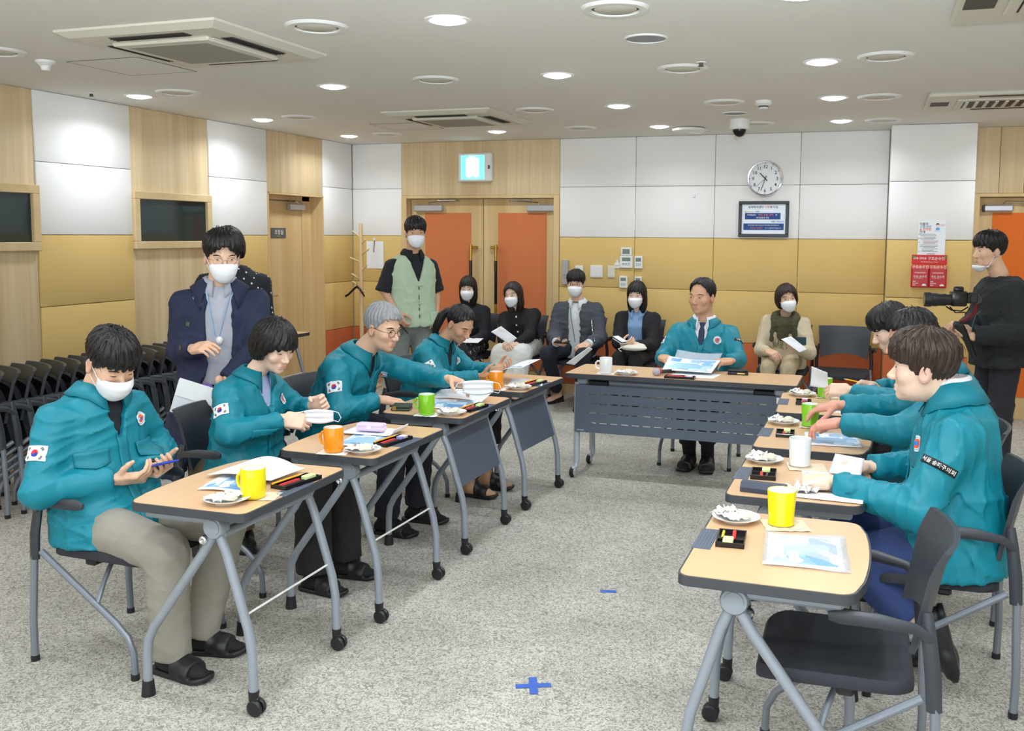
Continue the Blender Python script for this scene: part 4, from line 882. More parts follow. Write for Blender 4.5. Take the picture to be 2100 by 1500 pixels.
# small belongings
t = thing('wallet', 'dark green folded wallet beside the green mug', 'wallet', P3(-2.34, 4.455), .25)
gm = mat('green_leather', rgb(46, 62, 50), .5, bump=.2, bscale=300); MB().box((0, 0, .008), (.10, .085, .014), .005, seg=2).build('lower_half', gm, t); MB().box((.002, 0, .024), (.098, .083, .015), .006, seg=2).build('upper_half', gm, t); MB().box((-.03, -.0425, .016), (.02, .002, .02)).build('clasp', M_BRASS, t, 0)
t = thing('wallet', 'black wallet at the end of long table beside the seated man', 'wallet', P3(-.855, 6.42), .1)
MB().box((0, 0, .010), (.135, .08, .02), .006, seg=2).build('body', M_BLACK, t); MB().box((0, .005, .026), (.13, .07, .014), .006, seg=2).build('flap', M_BLACKG, t); MB().box((.02, -.0405, .012), (.05, .002, .008)).build('card_edge', M_GOLDT, t, 0)
t = thing('glasses_case', 'lilac spectacle case on the short haired woman\'s papers', 'case', P3(-2.185, 3.86, .012), .1)
lm = mat('lilac_case', rgb(222, 198, 232), .5); MB().box((0, 0, .016), (.135, .058, .022), .009, seg=3).build('base', lm, t); MB().box((0, 0, .031), (.132, .056, .018), .008, seg=3).build('lid', lm, t); MB().box((.0, -.029, .024), (.02, .003, .012), .001).build('clasp', M_WHITE, t)
t = thing('glasses_case', 'dark navy spectacle case on brown haired man\'s desk', 'case', P3(-.36, 3.475), -.1)
nm = mat('navy_case', rgb(56, 62, 82), .5); MB().prism([(-.028, 0), (.028, 0), (.030, .016), (.018, .034), (-.018, .034), (-.030, .016)], -.08, .08, f=lambda v: Vector((v.z, v.x, v.y + .001))).build('shell', nm, t, 20); MB().prism([(-.024, .004), (.024, .004), (.026, .016), (.015, .030), (-.015, .030), (-.026, .016)], .079, .0815, f=lambda v: Vector((v.z, v.x, v.y + .001))).build('end_flap', M_BLACK, t, 20)
t = thing('tissue', 'crumpled white tissue in the brown haired man\'s hand', 'tissue', P3(-.235, 3.52, .004))
crumple(MB(), 0, 0, .11, .07, .0, .03, 21, .3, 12).build('sheet', M_WRAP, t); MB().tube([(.01, -.01, .03), (.09, .03, .045)], .007, 6, sx=.3).build('folded_edge', M_PAPER, t)
t = thing('microphone', 'microphone with pale mesh head lying on long table', 'microphone', P3(-1.355, 6.16, .024), math.radians(65))
MB().tube([(.02, 0, .0), (.05, 0, -.003), (.20, 0, -.008)], [.017, .014, .011], 12).build('handle', M_BLACK, t); MB().sphere((0, 0, .002), (.029, .026, .026), 16, 10).build('mesh_head', mat('mic_foam', rgb(190, 186, 200), .8, bump=.6, bscale=500), t); MB().lathe([(.0165, .025), (.0185, .03), (.0185, .038), (.0165, .043)], 14, axis='x').build('red_ring', M_RED, t)
t = thing('tissue', 'crumpled tissue on spare desk by the control room door', 'tissue', P3(-5.10, 7.3, .002))
crumple(MB(), 0, 0, .16, .10, 0, .06, 31, .3, 10).build('sheet', mat('pinkish_tissue', rgb(232, 218, 206), .8), t); crumple(MB(), .02, .04, .08, .08, 0, .08, 33, 1.3, 8).build('fold', M_WRAP, t)
# ================================================================== PEOPLE : surfaces grown from distance fields
A = lambda *p: np.array(p, float)
nrm = lambda v: v / max(1e-9, np.linalg.norm(v))
def rc(P, a, b, ra, rb):
    ab = b - a; t = np.clip(((P - a) @ ab) / max(1e-9, ab @ ab), 0, 1)
    return np.linalg.norm(P - a - t[:, None] * ab, axis=1) - (ra + (rb - ra) * t)
def ell(P, c, r, R=None):
    q = P - c
    if R is not None: q = q @ R
    k0 = np.linalg.norm(q / r, axis=1); k1 = np.linalg.norm(q / (r * r), axis=1)
    return k0 * (k0 - 1) / np.maximum(k1, 1e-6)
def smin(a, b, k):
    h = np.clip(.5 + .5 * (b - a) / k, 0, 1); return b * (1 - h) + a * h - k * h * (1 - h)
def smax(a, b, k): return -smin(-a, -b, k)
def snet(f, lo, hi, h):
    """surface of f = 0 as quads (surface nets on a coarse-to-fine grid)"""
    S = 4; lo = np.array(lo, float); hi = np.array(hi, float)
    nb = np.ceil((hi - lo) / (h * S)).astype(int); n = nb * S + 1
    ax = [lo[i] + h * np.arange(n[i]) for i in range(3)]
    cg = np.stack(np.meshgrid(*[a[::S] for a in ax], indexing='ij'), -1); sh = cg.shape[:3]
    d = f(cg.reshape(-1, 3)).reshape(sh)
    near = np.abs(d) < h * S * 2.0; act = np.zeros(nb, bool)
    for i in (0, 1):
        for j in (0, 1):
            for k in (0, 1): act |= near[i:i + nb[0], j:j + nb[1], k:k + nb[2]]
    rep = lambda a: np.repeat(np.repeat(np.repeat(a, S, 0), S, 1), S, 2)
    val = np.pad(rep(d[:-1, :-1, :-1]), ((0, 1),) * 3, mode='edge'); m0 = rep(act); msk = np.zeros(n, bool)
    for i in (0, 1):
        for j in (0, 1):
            for k in (0, 1): msk[i:i + m0.shape[0], j:j + m0.shape[1], k:k + m0.shape[2]] |= m0
    idx = np.nonzero(msk); pts = np.stack([ax[i][idx[i]] for i in range(3)], 1)
    if len(pts): val[idx] = f(pts)
    ins = val < 0; nc = n - 1
    cnt = np.zeros(nc, np.int8)
    for i in (0, 1):
        for j in (0, 1):
            for k in (0, 1): cnt += ins[i:i + nc[0], j:j + nc[1], k:k + nc[2]]
    ci = np.nonzero((cnt > 0) & (cnt < 8)); N = len(ci[0]); cid = -np.ones(nc, int); cid[ci] = np.arange(N)
    acc = np.zeros((N, 3)); num = np.zeros(N); base = np.stack(ci, 1)
    cor = {c: val[base[:, 0] + c[0], base[:, 1] + c[1], base[:, 2] + c[2]] for c in [(i, j, k) for i in (0, 1) for j in (0, 1) for k in (0, 1)]}
    for c in cor:
        for a in range(3):
            if c[a]: continue
            e = list(c); e[a] = 1; v0, v1 = cor[c], cor[tuple(e)]; x = (v0 < 0) != (v1 < 0)
            t = np.where(x, v0 / np.where(x, v0 - v1, 1), 0); p = np.tile(np.array(c, float), (N, 1)); p[:, a] = t
            acc[x] += p[x]; num[x] += 1
    V = lo + h * (base + acc / np.maximum(num, 1)[:, None]); F = []
    for a in range(3):
        b, c = (a + 1) % 3, (a + 2) % 3; sl0 = [slice(None)] * 3; sl1 = [slice(None)] * 3; sl0[a] = slice(0, -1); sl1[a] = slice(1, None)
        s0, s1 = ins[tuple(sl0)], ins[tuple(sl1)]; x = s0 != s1
        for ax_ in (b, c):
            q = [slice(None)] * 3; q[ax_] = slice(0, 1); x[tuple(q)] = False; q[ax_] = slice(-1, None); x[tuple(q)] = False
        e = np.stack(np.nonzero(x), 1)
        if not len(e): continue
        def cell(db, dc):
            o = e.copy(); o[:, b] += db; o[:, c] += dc; return cid[o[:, 0], o[:, 1], o[:, 2]]
        q = np.stack([cell(-1, -1), cell(0, -1), cell(0, 0), cell(-1, 0)], 1); fl = ~s0[tuple(e.T)]
        q[fl] = q[fl][:, ::-1]; F.append(q)
    return V, (np.concatenate(F) if F else np.zeros((0, 4), int))
def folds(P, amp, wl, seed):
    r = np.random.RandomState(seed); out = 0; k = 2 * PI / wl
    for i in range(3):
        d1, d2 = r.normal(size=3), r.normal(size=3); d1 /= np.linalg.norm(d1); d2 /= np.linalg.norm(d2)
        s = np.abs(np.sin((P @ d1) * k * .5 * (1 + .35 * i) + 1.6 * np.sin((P @ d2) * k * .45 + r.uniform(0, 6)) + r.uniform(0, 6)))
        out = out - (1 - s) ** 3 * (1, .8, .6)[i]
    return amp * (out + .5)
def rot_head(yaw, pitch, roll=0):
    """columns: forward, left, up; pitch > 0 looks down"""
    return np.array(Matrix.Rotation(math.radians(yaw), 3, 'Z') @ Matrix.Rotation(math.radians(pitch), 3, 'Y') @ Matrix.Rotation(math.radians(roll), 3, 'X'))
def ik(S, W, l1, l2, pole):
    d = W - S; L = np.linalg.norm(d)
    if L > (l1 + l2) * .995: k = L / ((l1 + l2) * .995); l1 *= k; l2 *= k
    u = d / L; a = (l1 * l1 - l2 * l2 + L * L) / (2 * L); hh = math.sqrt(max(0, l1 * l1 - a * a)); p = pole - (pole @ u) * u
    return S + u * a + nrm(p) * hh
class Acc:
    def __init__(s): s.V = []; s.F = []; s.C = []; s.n = 0
    def add(s, V, F, c):
        V = np.asarray(V); F = [tuple(int(i) + s.n for i in f) for f in F]; s.V.append(V); s.F += F
        s.C.append(np.tile(np.array(c), (len(V), 1)) if np.ndim(c) == 1 else np.asarray(c)); s.n += len(V)

# ---------------------------------------------------------------- head
def head_field(s, fem, neck):
    eyes = (.032, .002)
    def f(Pw):
        P = Pw / s; y = np.abs(P[:, 1]); Q = np.stack([P[:, 0], y, P[:, 2]], 1)
        d = ell(P, A(-.012, 0, .03), A(.098, .077, .088))
        d = smin(d, ell(P, A(.022, 0, -.03), A(.068, .0675 if not fem else .062, .086)), .03)
        d = smin(d, ell(P, A(.028, 0, -.078), A(.05, .055 if not fem else .045, .038)), .03)
        d = smin(d, ell(P, A(.066, 0, -.102), A(.02, .022, .018)), .02)
        d = smin(d, ell(Q, A(.058, .043, -.028), A(.026, .027, .026)), .022)
        d = smin(d, ell(Q, A(.077, .026, .021), A(.012, .03, .009)), .014)
        d = smin(d, rc(P, A(-.028, 0, -.06), neck / s, .056 if not fem else .048, .062 if not fem else .052), .03)
        d = smax(d, -ell(Q, A(.106, .032, .003), A(.022, .022, .013)), .012)
        d = smin(d, ell(Q, A(.0765, .031, .001), A(.0125, .016, .010)), .006)
        d = smin(d, rc(P, A(.086, 0, .004), A(.109, 0, -.034), .0065, .0115), .010)
        d = smin(d, ell(Q, A(.099, .012, -.039), A(.012, .009, .0085)), .007)
        lx = .0895 - 5.5 * y * y
        d = smin(d, np.sqrt((P[:, 0] - lx) ** 2 + (P[:, 2] + .0685) ** 2 + np.maximum(0, y - .019) ** 2) - .0055, .007)
        d = smin(d, np.sqrt((P[:, 0] - lx + .001) ** 2 + (P[:, 2] + .0795) ** 2 + np.maximum(0, y - .016) ** 2) - .0062, .007)
        d = smax(d, -(np.sqrt((P[:, 0] - lx - .009) ** 2 + (P[:, 2] + .0738) ** 2 + np.maximum(0, y - .022) ** 2) - .004), .004)
        ear = ell(Q, A(-.014, .081, -.012), A(.023, .011, .036) * (1 if not fem else .9), np.array(Matrix.Rotation(.35, 3, 'Z') @ Matrix.Rotation(-.2, 3, 'Y')))
        ear = smax(ear, -ell(Q, A(-.010, .093, -.008), A(.013, .008, .022)), .005)
        return smin(d, ear, .008) * s
    return f
def head_colors(V, s, skin, lip):
    P = V / s; y = np.abs(P[:, 1]); c = np.tile(np.array(skin), (len(V), 1))
    w = np.exp(-(((P[:, 2] + .0735) / .0095) ** 2 + (y / .021) ** 4)) * (P[:, 0] > .07); c = c * (1 - w[:, None] * .75) + np.array(lip) * w[:, None] * .75
    w = .28 * np.exp(-(((P[:, 2] + .03) / .025) ** 2 + ((y - .045) / .02) ** 2)) * (P[:, 0] > .03); c = c * (1 - w[:, None]) + np.array(lip) * w[:, None]
    w = .3 * (y > .078) * (P[:, 2] < .03); c = c * (1 - w[:, None]) + np.array(lip) * w[:, None]
    return c
# ---------------------------------------------------------------- hair
HAIR = {   # lower edge of the hair against the angle from the face (degrees), and volume
    'short':   dict(zb=[(0, .070), (35, .062), (55, .038), (68, .0), (78, -.012), (90, .018), (105, .0), (120, -.05), (150, -.068), (180, -.072)], t=(.014, .010, .022)),
    'fringe':  dict(zb=[(0, .030), (30, .026), (50, .018), (64, -.004), (76, -.026), (88, .012), (102, .004), (120, -.055), (150, -.078), (180, -.082)], t=(.024, .016, .030)),
    'fringelong':  dict(zb=[(0, .026), (30, .022), (50, .012), (62, -.014), (74, -.060), (84, -.036), (92, .004), (104, -.012), (120, -.09), (150, -.125), (180, -.13)], t=(.036, .018, .032)),
    'parted':  dict(zb=[(0, .072), (14, .055), (32, .034), (52, .016), (66, -.008), (78, -.022), (90, .016), (104, .0), (122, -.06), (150, -.078), (180, -.08)], t=(.024, .018, .032)),
    'thin':    dict(zb=[(0, .098), (25, .088), (45, .06), (62, .02), (76, -.012), (90, .016), (104, .0), (122, -.05), (150, -.068), (180, -.07)], t=(.012, .012, .016)),
    'bob':     dict(zb=[(0, .024), (30, .018), (48, .0), (60, -.03), (75, -.062), (95, -.075), (120, -.085), (150, -.10), (180, -.105)], t=(.034, .030, .036)),
    'pulled':  dict(zb=[(0, .088), (35, .074), (55, .046), (70, .015), (84, .012), (92, .022), (105, .005), (120, -.04), (150, -.062), (180, -.066)], t=(.010, .008, .014)),
    'long':    dict(zb=[(0, .036), (28, .030), (46, .014), (58, -.03), (70, -.19), (110, -.23), (180, -.235)], t=(.022, .020, .026), long=1),
    'longpart': dict(zb=[(0, .078), (22, .062), (42, .034), (56, -.02), (68, -.20), (110, -.24), (180, -.245)], t=(.022, .024, .028), long=1),
    'shortwavy': dict(zb=[(0, .066), (25, .05), (45, .026), (58, -.02), (70, -.075), (100, -.10), (180, -.11)], t=(.030, .028, .034)),
}
def hair_mesh(parent_args, style, s, R, C, m, res, seed, nst, part=0.):
    H = HAIR[style]; az_k = [a for a, _ in H['zb']]; z_k = [z for _, z in H['zb']]; tx, ty, tz = H['t']; lg = H.get('long'); taper = style in ('short', 'fringe', 'fringelong', 'parted', 'thin', 'pulled')
    ra = np.random.RandomState(seed); ph = ra.uniform(0, 6, 6)
    def f(Pw):
        P = Pw / s; az = np.degrees(np.arctan2(np.abs(P[:, 1]), P[:, 0] + .01)); sy = np.arctan2(P[:, 1], P[:, 0] + .02)
        fr = (az < 75); zb = np.interp(az, az_k, z_k) + (.003 + .005 * fr) * np.abs(np.sin(sy * 9 + ph[0])) + (.002 + .003 * fr) * np.sin(sy * 27 + ph[1])
        if part: zb = zb + .014 * np.sin(sy * 2 + part) * (az < 60)
        if taper:
            q = np.clip((P[:, 2] + .055) / .13, 0, 1) ** .8; d = ell(P, A(-.014, 0, .032), A(.100, .079, .091)) - q * (ty + (tz - ty) * np.clip((P[:, 2] - .02) / .10, 0, 1) + (tx - ty) * np.clip(P[:, 0] / .08, 0, 1) * .8)
        else: d = ell(P, A(-.014, 0, .032), A(.098 + tx, .077 + ty, .089 + tz))
        if lg:
            e = ell(P, A(-.022, 0, -.07), A(.10, .104, .175)); e = smax(e, P[:, 0] - .035, .02); d = smin(d, e, .03)
        if style in ('bob', 'shortwavy'):
            e = ell(P, A(-.022, 0, -.02), A(.108, .106, .10)); e = smax(e, P[:, 0] - .045, .02); d = smin(d, e, .03)
        d = smax(d, zb - P[:, 2], .012)
        st = np.sin(sy * 23 + 3.2 * np.sin(P[:, 2] * 28 + ph[2]) + ph[3]) + .7 * np.sin(sy * 47 + 2.5 * np.sin(P[:, 2] * 37 + ph[4]))
        return (d - .0022 * st) * s
    hi_z = .17 * s; lo_z = (-.27 if lg else -.15) * s
    V, F = snet(f, A(-.17, -.14, lo_z / s) * s, A(.14, .14, hi_z / s) * s, res)
    mbv = [V]; F = F.tolist(); n = len(V)
    if nst and n:
        tri = V[ra.randint(0, n, nst)]; e = 1e-3
        g = np.stack([f(tri + A(*[e * (i == k) for i in range(3)])) - f(tri - A(*[e * (i == k) for i in range(3)])) for k in range(3)], 1); g /= np.linalg.norm(g, axis=1)[:, None] + 1e-9
        crown = A(-.03, 0, .14) * s
        for p, nv in zip(tri, g):
            if nv[2] < -.25: continue
            t = nrm((p - crown) * A(1, 1, .8) + A(0, 0, -.06) * s); t = nrm(t - nv * (t @ nv)); ln = ra.uniform(.02, .05) * s * (.35 if p[2] < -.02 * s and p[0] > -.08 * s else 1); sd = nrm(np.cross(t, nv)); wd = ra.uniform(.0012, .003) * s; lf = ra.uniform(.001, .006) * s
            q = []
            for k in range(4):
                u = k / 3; c = p - t * .012 + t * ln * u + nv * (lf * math.sin(PI * min(1, u * .9)) - .001 - .004 * s * u * u); wk = wd * (1 - u * .85)
                q += [c - sd * wk, c + sd * wk, c + nv * wk]
            o = sum(len(a) for a in mbv); mbv.append(np.array(q))
            for k in range(3):
                for j in range(3): F.append([o + k * 3 + j, o + k * 3 + (j + 1) % 3, o + k * 3 + 3 + (j + 1) % 3, o + k * 3 + 3 + j])
    V = np.concatenate(mbv); return V @ R.T * 1.0 + C, F
# ---------------------------------------------------------------- hand
def hand_mesh(W, fdir, pn, side, curl, s, res, spread=.12, thumb=.5):
    X = nrm(np.array(fdir, float)); Z = -np.array(pn, float); Z = nrm(Z - X * (Z @ X)); Y = np.cross(Z, X); ys = 1 if side == 'R' else -1
    segs = []
    c0, c1, c2 = curl
    for k, (y, L, r) in enumerate(((.030, .070, .0088), (.010, .078, .0090), (-.010, .073, .0087), (-.028, .057, .0078))):
        p = A(.085 - (.006 if k == 3 else 0), ys * y, 0); sp = ys * spread * (y / .03); ang = 0
        kk = 1 + .08 * k
        for l, c, r0, r1 in ((.45, c0, 1.0, .95), (.31, c1, .95, .88), (.24, c2, .88, .72)):
            ang += c * kk; dv = A(math.cos(ang) * math.cos(sp), math.sin(sp) * math.cos(ang), -math.sin(ang)); q = p + dv * L * l; segs.append((p, q, r * r0, r * r1)); p = q
    p = A(.020, ys * .028, -.006); d0 = nrm(A(.62, ys * (.75 - .35 * thumb), -.25 - .45 * thumb)); q = p + d0 * .042; th = [(p, q, .0135, .0105)]
    d1 = nrm(d0 + A(.35, -ys * .35 * thumb, -.1)); q2 = q + d1 * .030; th.append((q, q2, .0102, .0092)); d2 = nrm(d1 + A(.2, -ys * .3 * thumb, 0)); th.append((q2, q2 + d2 * .022, .0092, .0072))
    def f(Pw):
        P = Pw / s
        q = np.abs(P - A(.046, 0, 0)) - A(.036, .030, .004); pal = np.linalg.norm(np.maximum(q, 0), axis=1) + np.minimum(q.max(1), 0) - .0105
        d = smin(pal, rc(P * A(1, 1, 1.25), A(-.025, 0, 0), A(.02, 0, 0), .024, .026), .02)
        fg = None
        for a, b, ra, rb in segs:
            e = rc(P, a, b, ra, rb); fg = e if fg is None else np.minimum(fg, e)
        d = smin(d, fg, .007); t = None
        for a, b, ra, rb in th:
            e = rc(P, a, b, ra, rb); t = e if t is None else smin(t, e, .004)
        return smin(d, t, .009) * s
    V, F = snet(f, A(-.085, -.095, -.11) * s, A(.18, .095, .04) * s, res)
    return V @ np.stack([X, Y, Z]) + W, F.tolist()
# ---------------------------------------------------------------- foot
def foot_meshes(An, fd, up, s, res, kind):
    X = nrm(np.array(fd, float)); Z = np.array(up, float); Z = nrm(Z - X * (Z @ X)); Y = np.cross(Z, X); B = np.stack([X, Y, Z])
    def foot(P):
        d = smin(rc(P, A(-.01, 0, .09), A(-.008, 0, -.02), .040, .036), rc(P, A(-.04, 0, -.055), A(.02, 0, -.045), .030, .036), .03)
        return smin(d, smin(rc(P * A(1, .85, 1), A(.0, 0, -.04), A(.10, 0, -.060), .036, .027), rc(P * A(1, .7, 1), A(.09, 0, -.062), A(.15, 0, -.066), .028, .018), .02), .02)
    def sole(P):
        x = np.clip(P[:, 0], -.045, .135); w = .040 + .008 * np.clip((x + .05) / .15, 0, 1); d2 = np.hypot(P[:, 0] - x, P[:, 1]) - w
        return smax(d2, np.abs(P[:, 2] + .081 - .012 * np.clip((P[:, 0] - .13) / .05, 0, 1)) - .010, .006)
    if kind == 'slide':
        def shoe(P): return np.minimum(sole(P), smax(smax(foot(P) - .009, np.abs(P[:, 0] - .075) - .042, .006), -.082 - P[:, 2], .004))
    elif kind == 'loafer':
        def shoe(P): return smin(sole(P), smax(smax(foot(P) - .007, P[:, 2] + .030 + .25 * P[:, 0], .006), -foot(P) - .002, .002), .006)
    else:
        def shoe(P): return smin(sole(P), smax(foot(P) - .007, P[:, 2] - .0, .006), .006)
    out = []
    for g in (lambda P: smax(foot(P / s), P[:, 2] / s - .10, .004) * s, lambda P: shoe(P / s) * s):
        V, F = snet(g, A(-.12, -.075, -.10) * s, A(.21, .075, .13) * s, res); out.append((V @ B + An, F.tolist()))
    return out
# ---------------------------------------------------------------- patches laid on cloth
def lay(f, c, n, up, w, h, nx, ny, off, matf=None, shape=None, start=.09):
    n = nrm(n); up = nrm(up - n * (up @ n)); u = np.cross(up, n); G = np.zeros((ny + 1, nx + 1, 2))
    for j in range(ny + 1):
        for i in range(nx + 1):
            a, b = i / nx, j / ny; x, y = ((a - .5) * w, (b - .5) * h) if shape is None else shape(a, b); G[j, i] = (x, y)
    P = c + G[..., :1] * u + G[..., 1:] * up; P = (P + n * start).reshape(-1, 3)
    for _ in range(34):
        d = f(P) - off; P = P - n * np.clip(d * .85, -.02, .03)[:, None]
    F = []; M = []
    for j in range(ny):
        for i in range(nx):
            k = 0 if matf is None else matf((i + .5) / nx, (j + .5) / ny)
            if k is None: continue
            F.append((j * (nx + 1) + i, j * (nx + 1) + i + 1, (j + 1) * (nx + 1) + i + 1, (j + 1) * (nx + 1) + i)); M.append(k)
    return P, F, M
def flag_f(s, t):
    x, y = (s - .5) * 1.5, t - .5
    if math.hypot(x, y) < .25:
        a = .588; xr, yr = x * math.cos(a) - y * math.sin(a), x * math.sin(a) + y * math.cos(a)
        if math.hypot(xr + .125, yr) < .125: return 1
        if math.hypot(xr - .125, yr) < .125: return 2
        return 1 if yr > 0 else 2
    for sx in (-1, 1):
        for sy in (-1, 1):
            dx, dy = x - sx * .47, y - sy * .29; a = sx * sy * .588; p, q = dx * math.cos(a) + dy * math.sin(a), -dx * math.sin(a) + dy * math.cos(a)
            if abs(p) < .088 and abs(q) < .125 and abs((p / .088 * 1.5) % 1.0 - .5) < .4: return 3
    return 0
def emblem_f(a, b):
    r = b; x, y = r * math.cos(2 * PI * a), r * math.sin(2 * PI * a)
    if r > .85 or .62 < r <= .70: return 0
    if r > .70: return 1
    return 2 if -.26 < y < .42 - abs(x) * 1.75 else 3
M_FLAG = [mat('patch_white', rgb(236, 238, 240), .8), mat('patch_red', rgb(205, 40, 60), .8), mat('patch_blue', rgb(30, 60, 160), .8), M_INK]
M_EMB = [MATS['patch_white'], mat('emb_ring', rgb(150, 190, 220), .8), mat('emb_blue', rgb(60, 120, 200), .8), mat('emb_orange', rgb(236, 96, 50), .8)]
M_SKIN = mat('skin', (1, 1, 1), .52, attr='Col', var=.04, vscale=60, bump=.05, bscale=300, spec=.35)
SK = rgb(228, 186, 158); SKL = rgb(238, 204, 182); SKD = rgb(208, 162, 132); LIP = rgb(196, 110, 104)
def hmat(n, c): return mat(n, c, .38, bump=.35, bscale=160, stretch=(1, 1, .15), var=.25, vscale=90, spec=.4)
H_BLK = hmat('hair_black', rgb(22, 20, 21)); H_BRN = hmat('hair_brown', rgb(58, 44, 36)); H_DKB = hmat('hair_dark_brown', rgb(44, 28, 27)); H_GRY = hmat('hair_grey', rgb(150, 152, 156))
M_TEAL = mat('teal_nylon', rgb(4, 126, 146), .5, bump=.12, bscale=45, var=.07, vscale=14, spec=.4)
M_TEALD = mat('teal_nylon_flap', rgb(3, 120, 139), .5, spec=.4)
def cloth(n, c, **k): return mat(n, c, k.pop('rough', .85), bump=k.pop('bump', .2), bscale=k.pop('bscale', 250), var=.08, vscale=12, **k)
M_MASK = mat('mask_white', rgb(240, 242, 248), .75, bump=.05, bscale=200)
M_EYEW = mat('sclera', rgb(226, 222, 218), .3); M_IRIS = mat('iris', rgb(40, 24, 18), .15); M_LASH = mat('lash', rgb(30, 22, 22), .6); M_LID = mat('lid_line', rgb(170, 116, 96), .6)
M_LENS = mat('spectacle_lens', rgb(235, 240, 245), .05, alpha=.12)

class Torso:
    def __init__(s, pv, nk, yaw, sc, slump=.02):
        s.pv, s.nk = pv, nk; s.L = np.linalg.norm(nk - pv); s.u = (nk - pv) / s.L; l = A(-math.sin(math.radians(yaw)), math.cos(math.radians(yaw)), 0)
        s.lat = nrm(l - s.u * (l @ s.u)); s.fwd = np.cross(s.lat, s.u); s.sc = sc; s.sl = slump
    def abc(s, P):
        q = P - s.pv; a = (q @ s.u) / s.L; return a, q @ s.lat, q @ s.fwd + s.sl * 4 * a * (1 - a) * (a > 0) * (a < 1)
    def at(s, a, b, c=0.): return s.pv + s.u * a * s.L + s.lat * b + s.fwd * (c - s.sl * 4 * a * (1 - a) * (0 < a < 1))
    def field(s, prof, grow, amin, amax):
        ka = [p[0] for p in prof]; kw = [(p[1] + grow) * s.sc for p in prof]; kd = [(p[2] + grow) * s.sc for p in prof]; kc = [p[3] * s.sc for p in prof]
        def f(P):
            a, b, c = s.abc(P); w = np.interp(a, ka, kw); d = np.interp(a, ka, kd); c = c - np.interp(a, ka, kc)
            r = (np.abs(b / w) ** 2.3 + np.abs(c / d) ** 2.3) ** (1 / 2.3); e = (r - 1) * np.minimum(w, d) * .92
            return smax(smax(e, (a - amax) * s.L, .02), (amin - a) * s.L, .014)
        return f
PROF_M = [(-1.3, .20, .17, 0), (-.5, .19, .15, .0), (-.15, .175, .145, .01), (0, .178, .14, .012), (.25, .170, .125, .016), (.5, .172, .122, .012), (.7, .182, .118, 0), (.84, .168, .105, -.01), (.93, .112, .085, -.016), (1.0, .068, .068, -.012), (1.2, .05, .05, -.01)]
PROF_F = [(-1.3, .20, .17, 0), (-.5, .185, .15, 0), (-.15, .175, .14, .005), (0, .172, .132, .005), (.25, .146, .108, .012), (.5, .148, .112, .02), (.68, .155, .118, .015), (.84, .142, .095, -.005), (.93, .095, .078, -.014), (1.0, .058, .058, -.012), (1.2, .045, .045, -.01)]

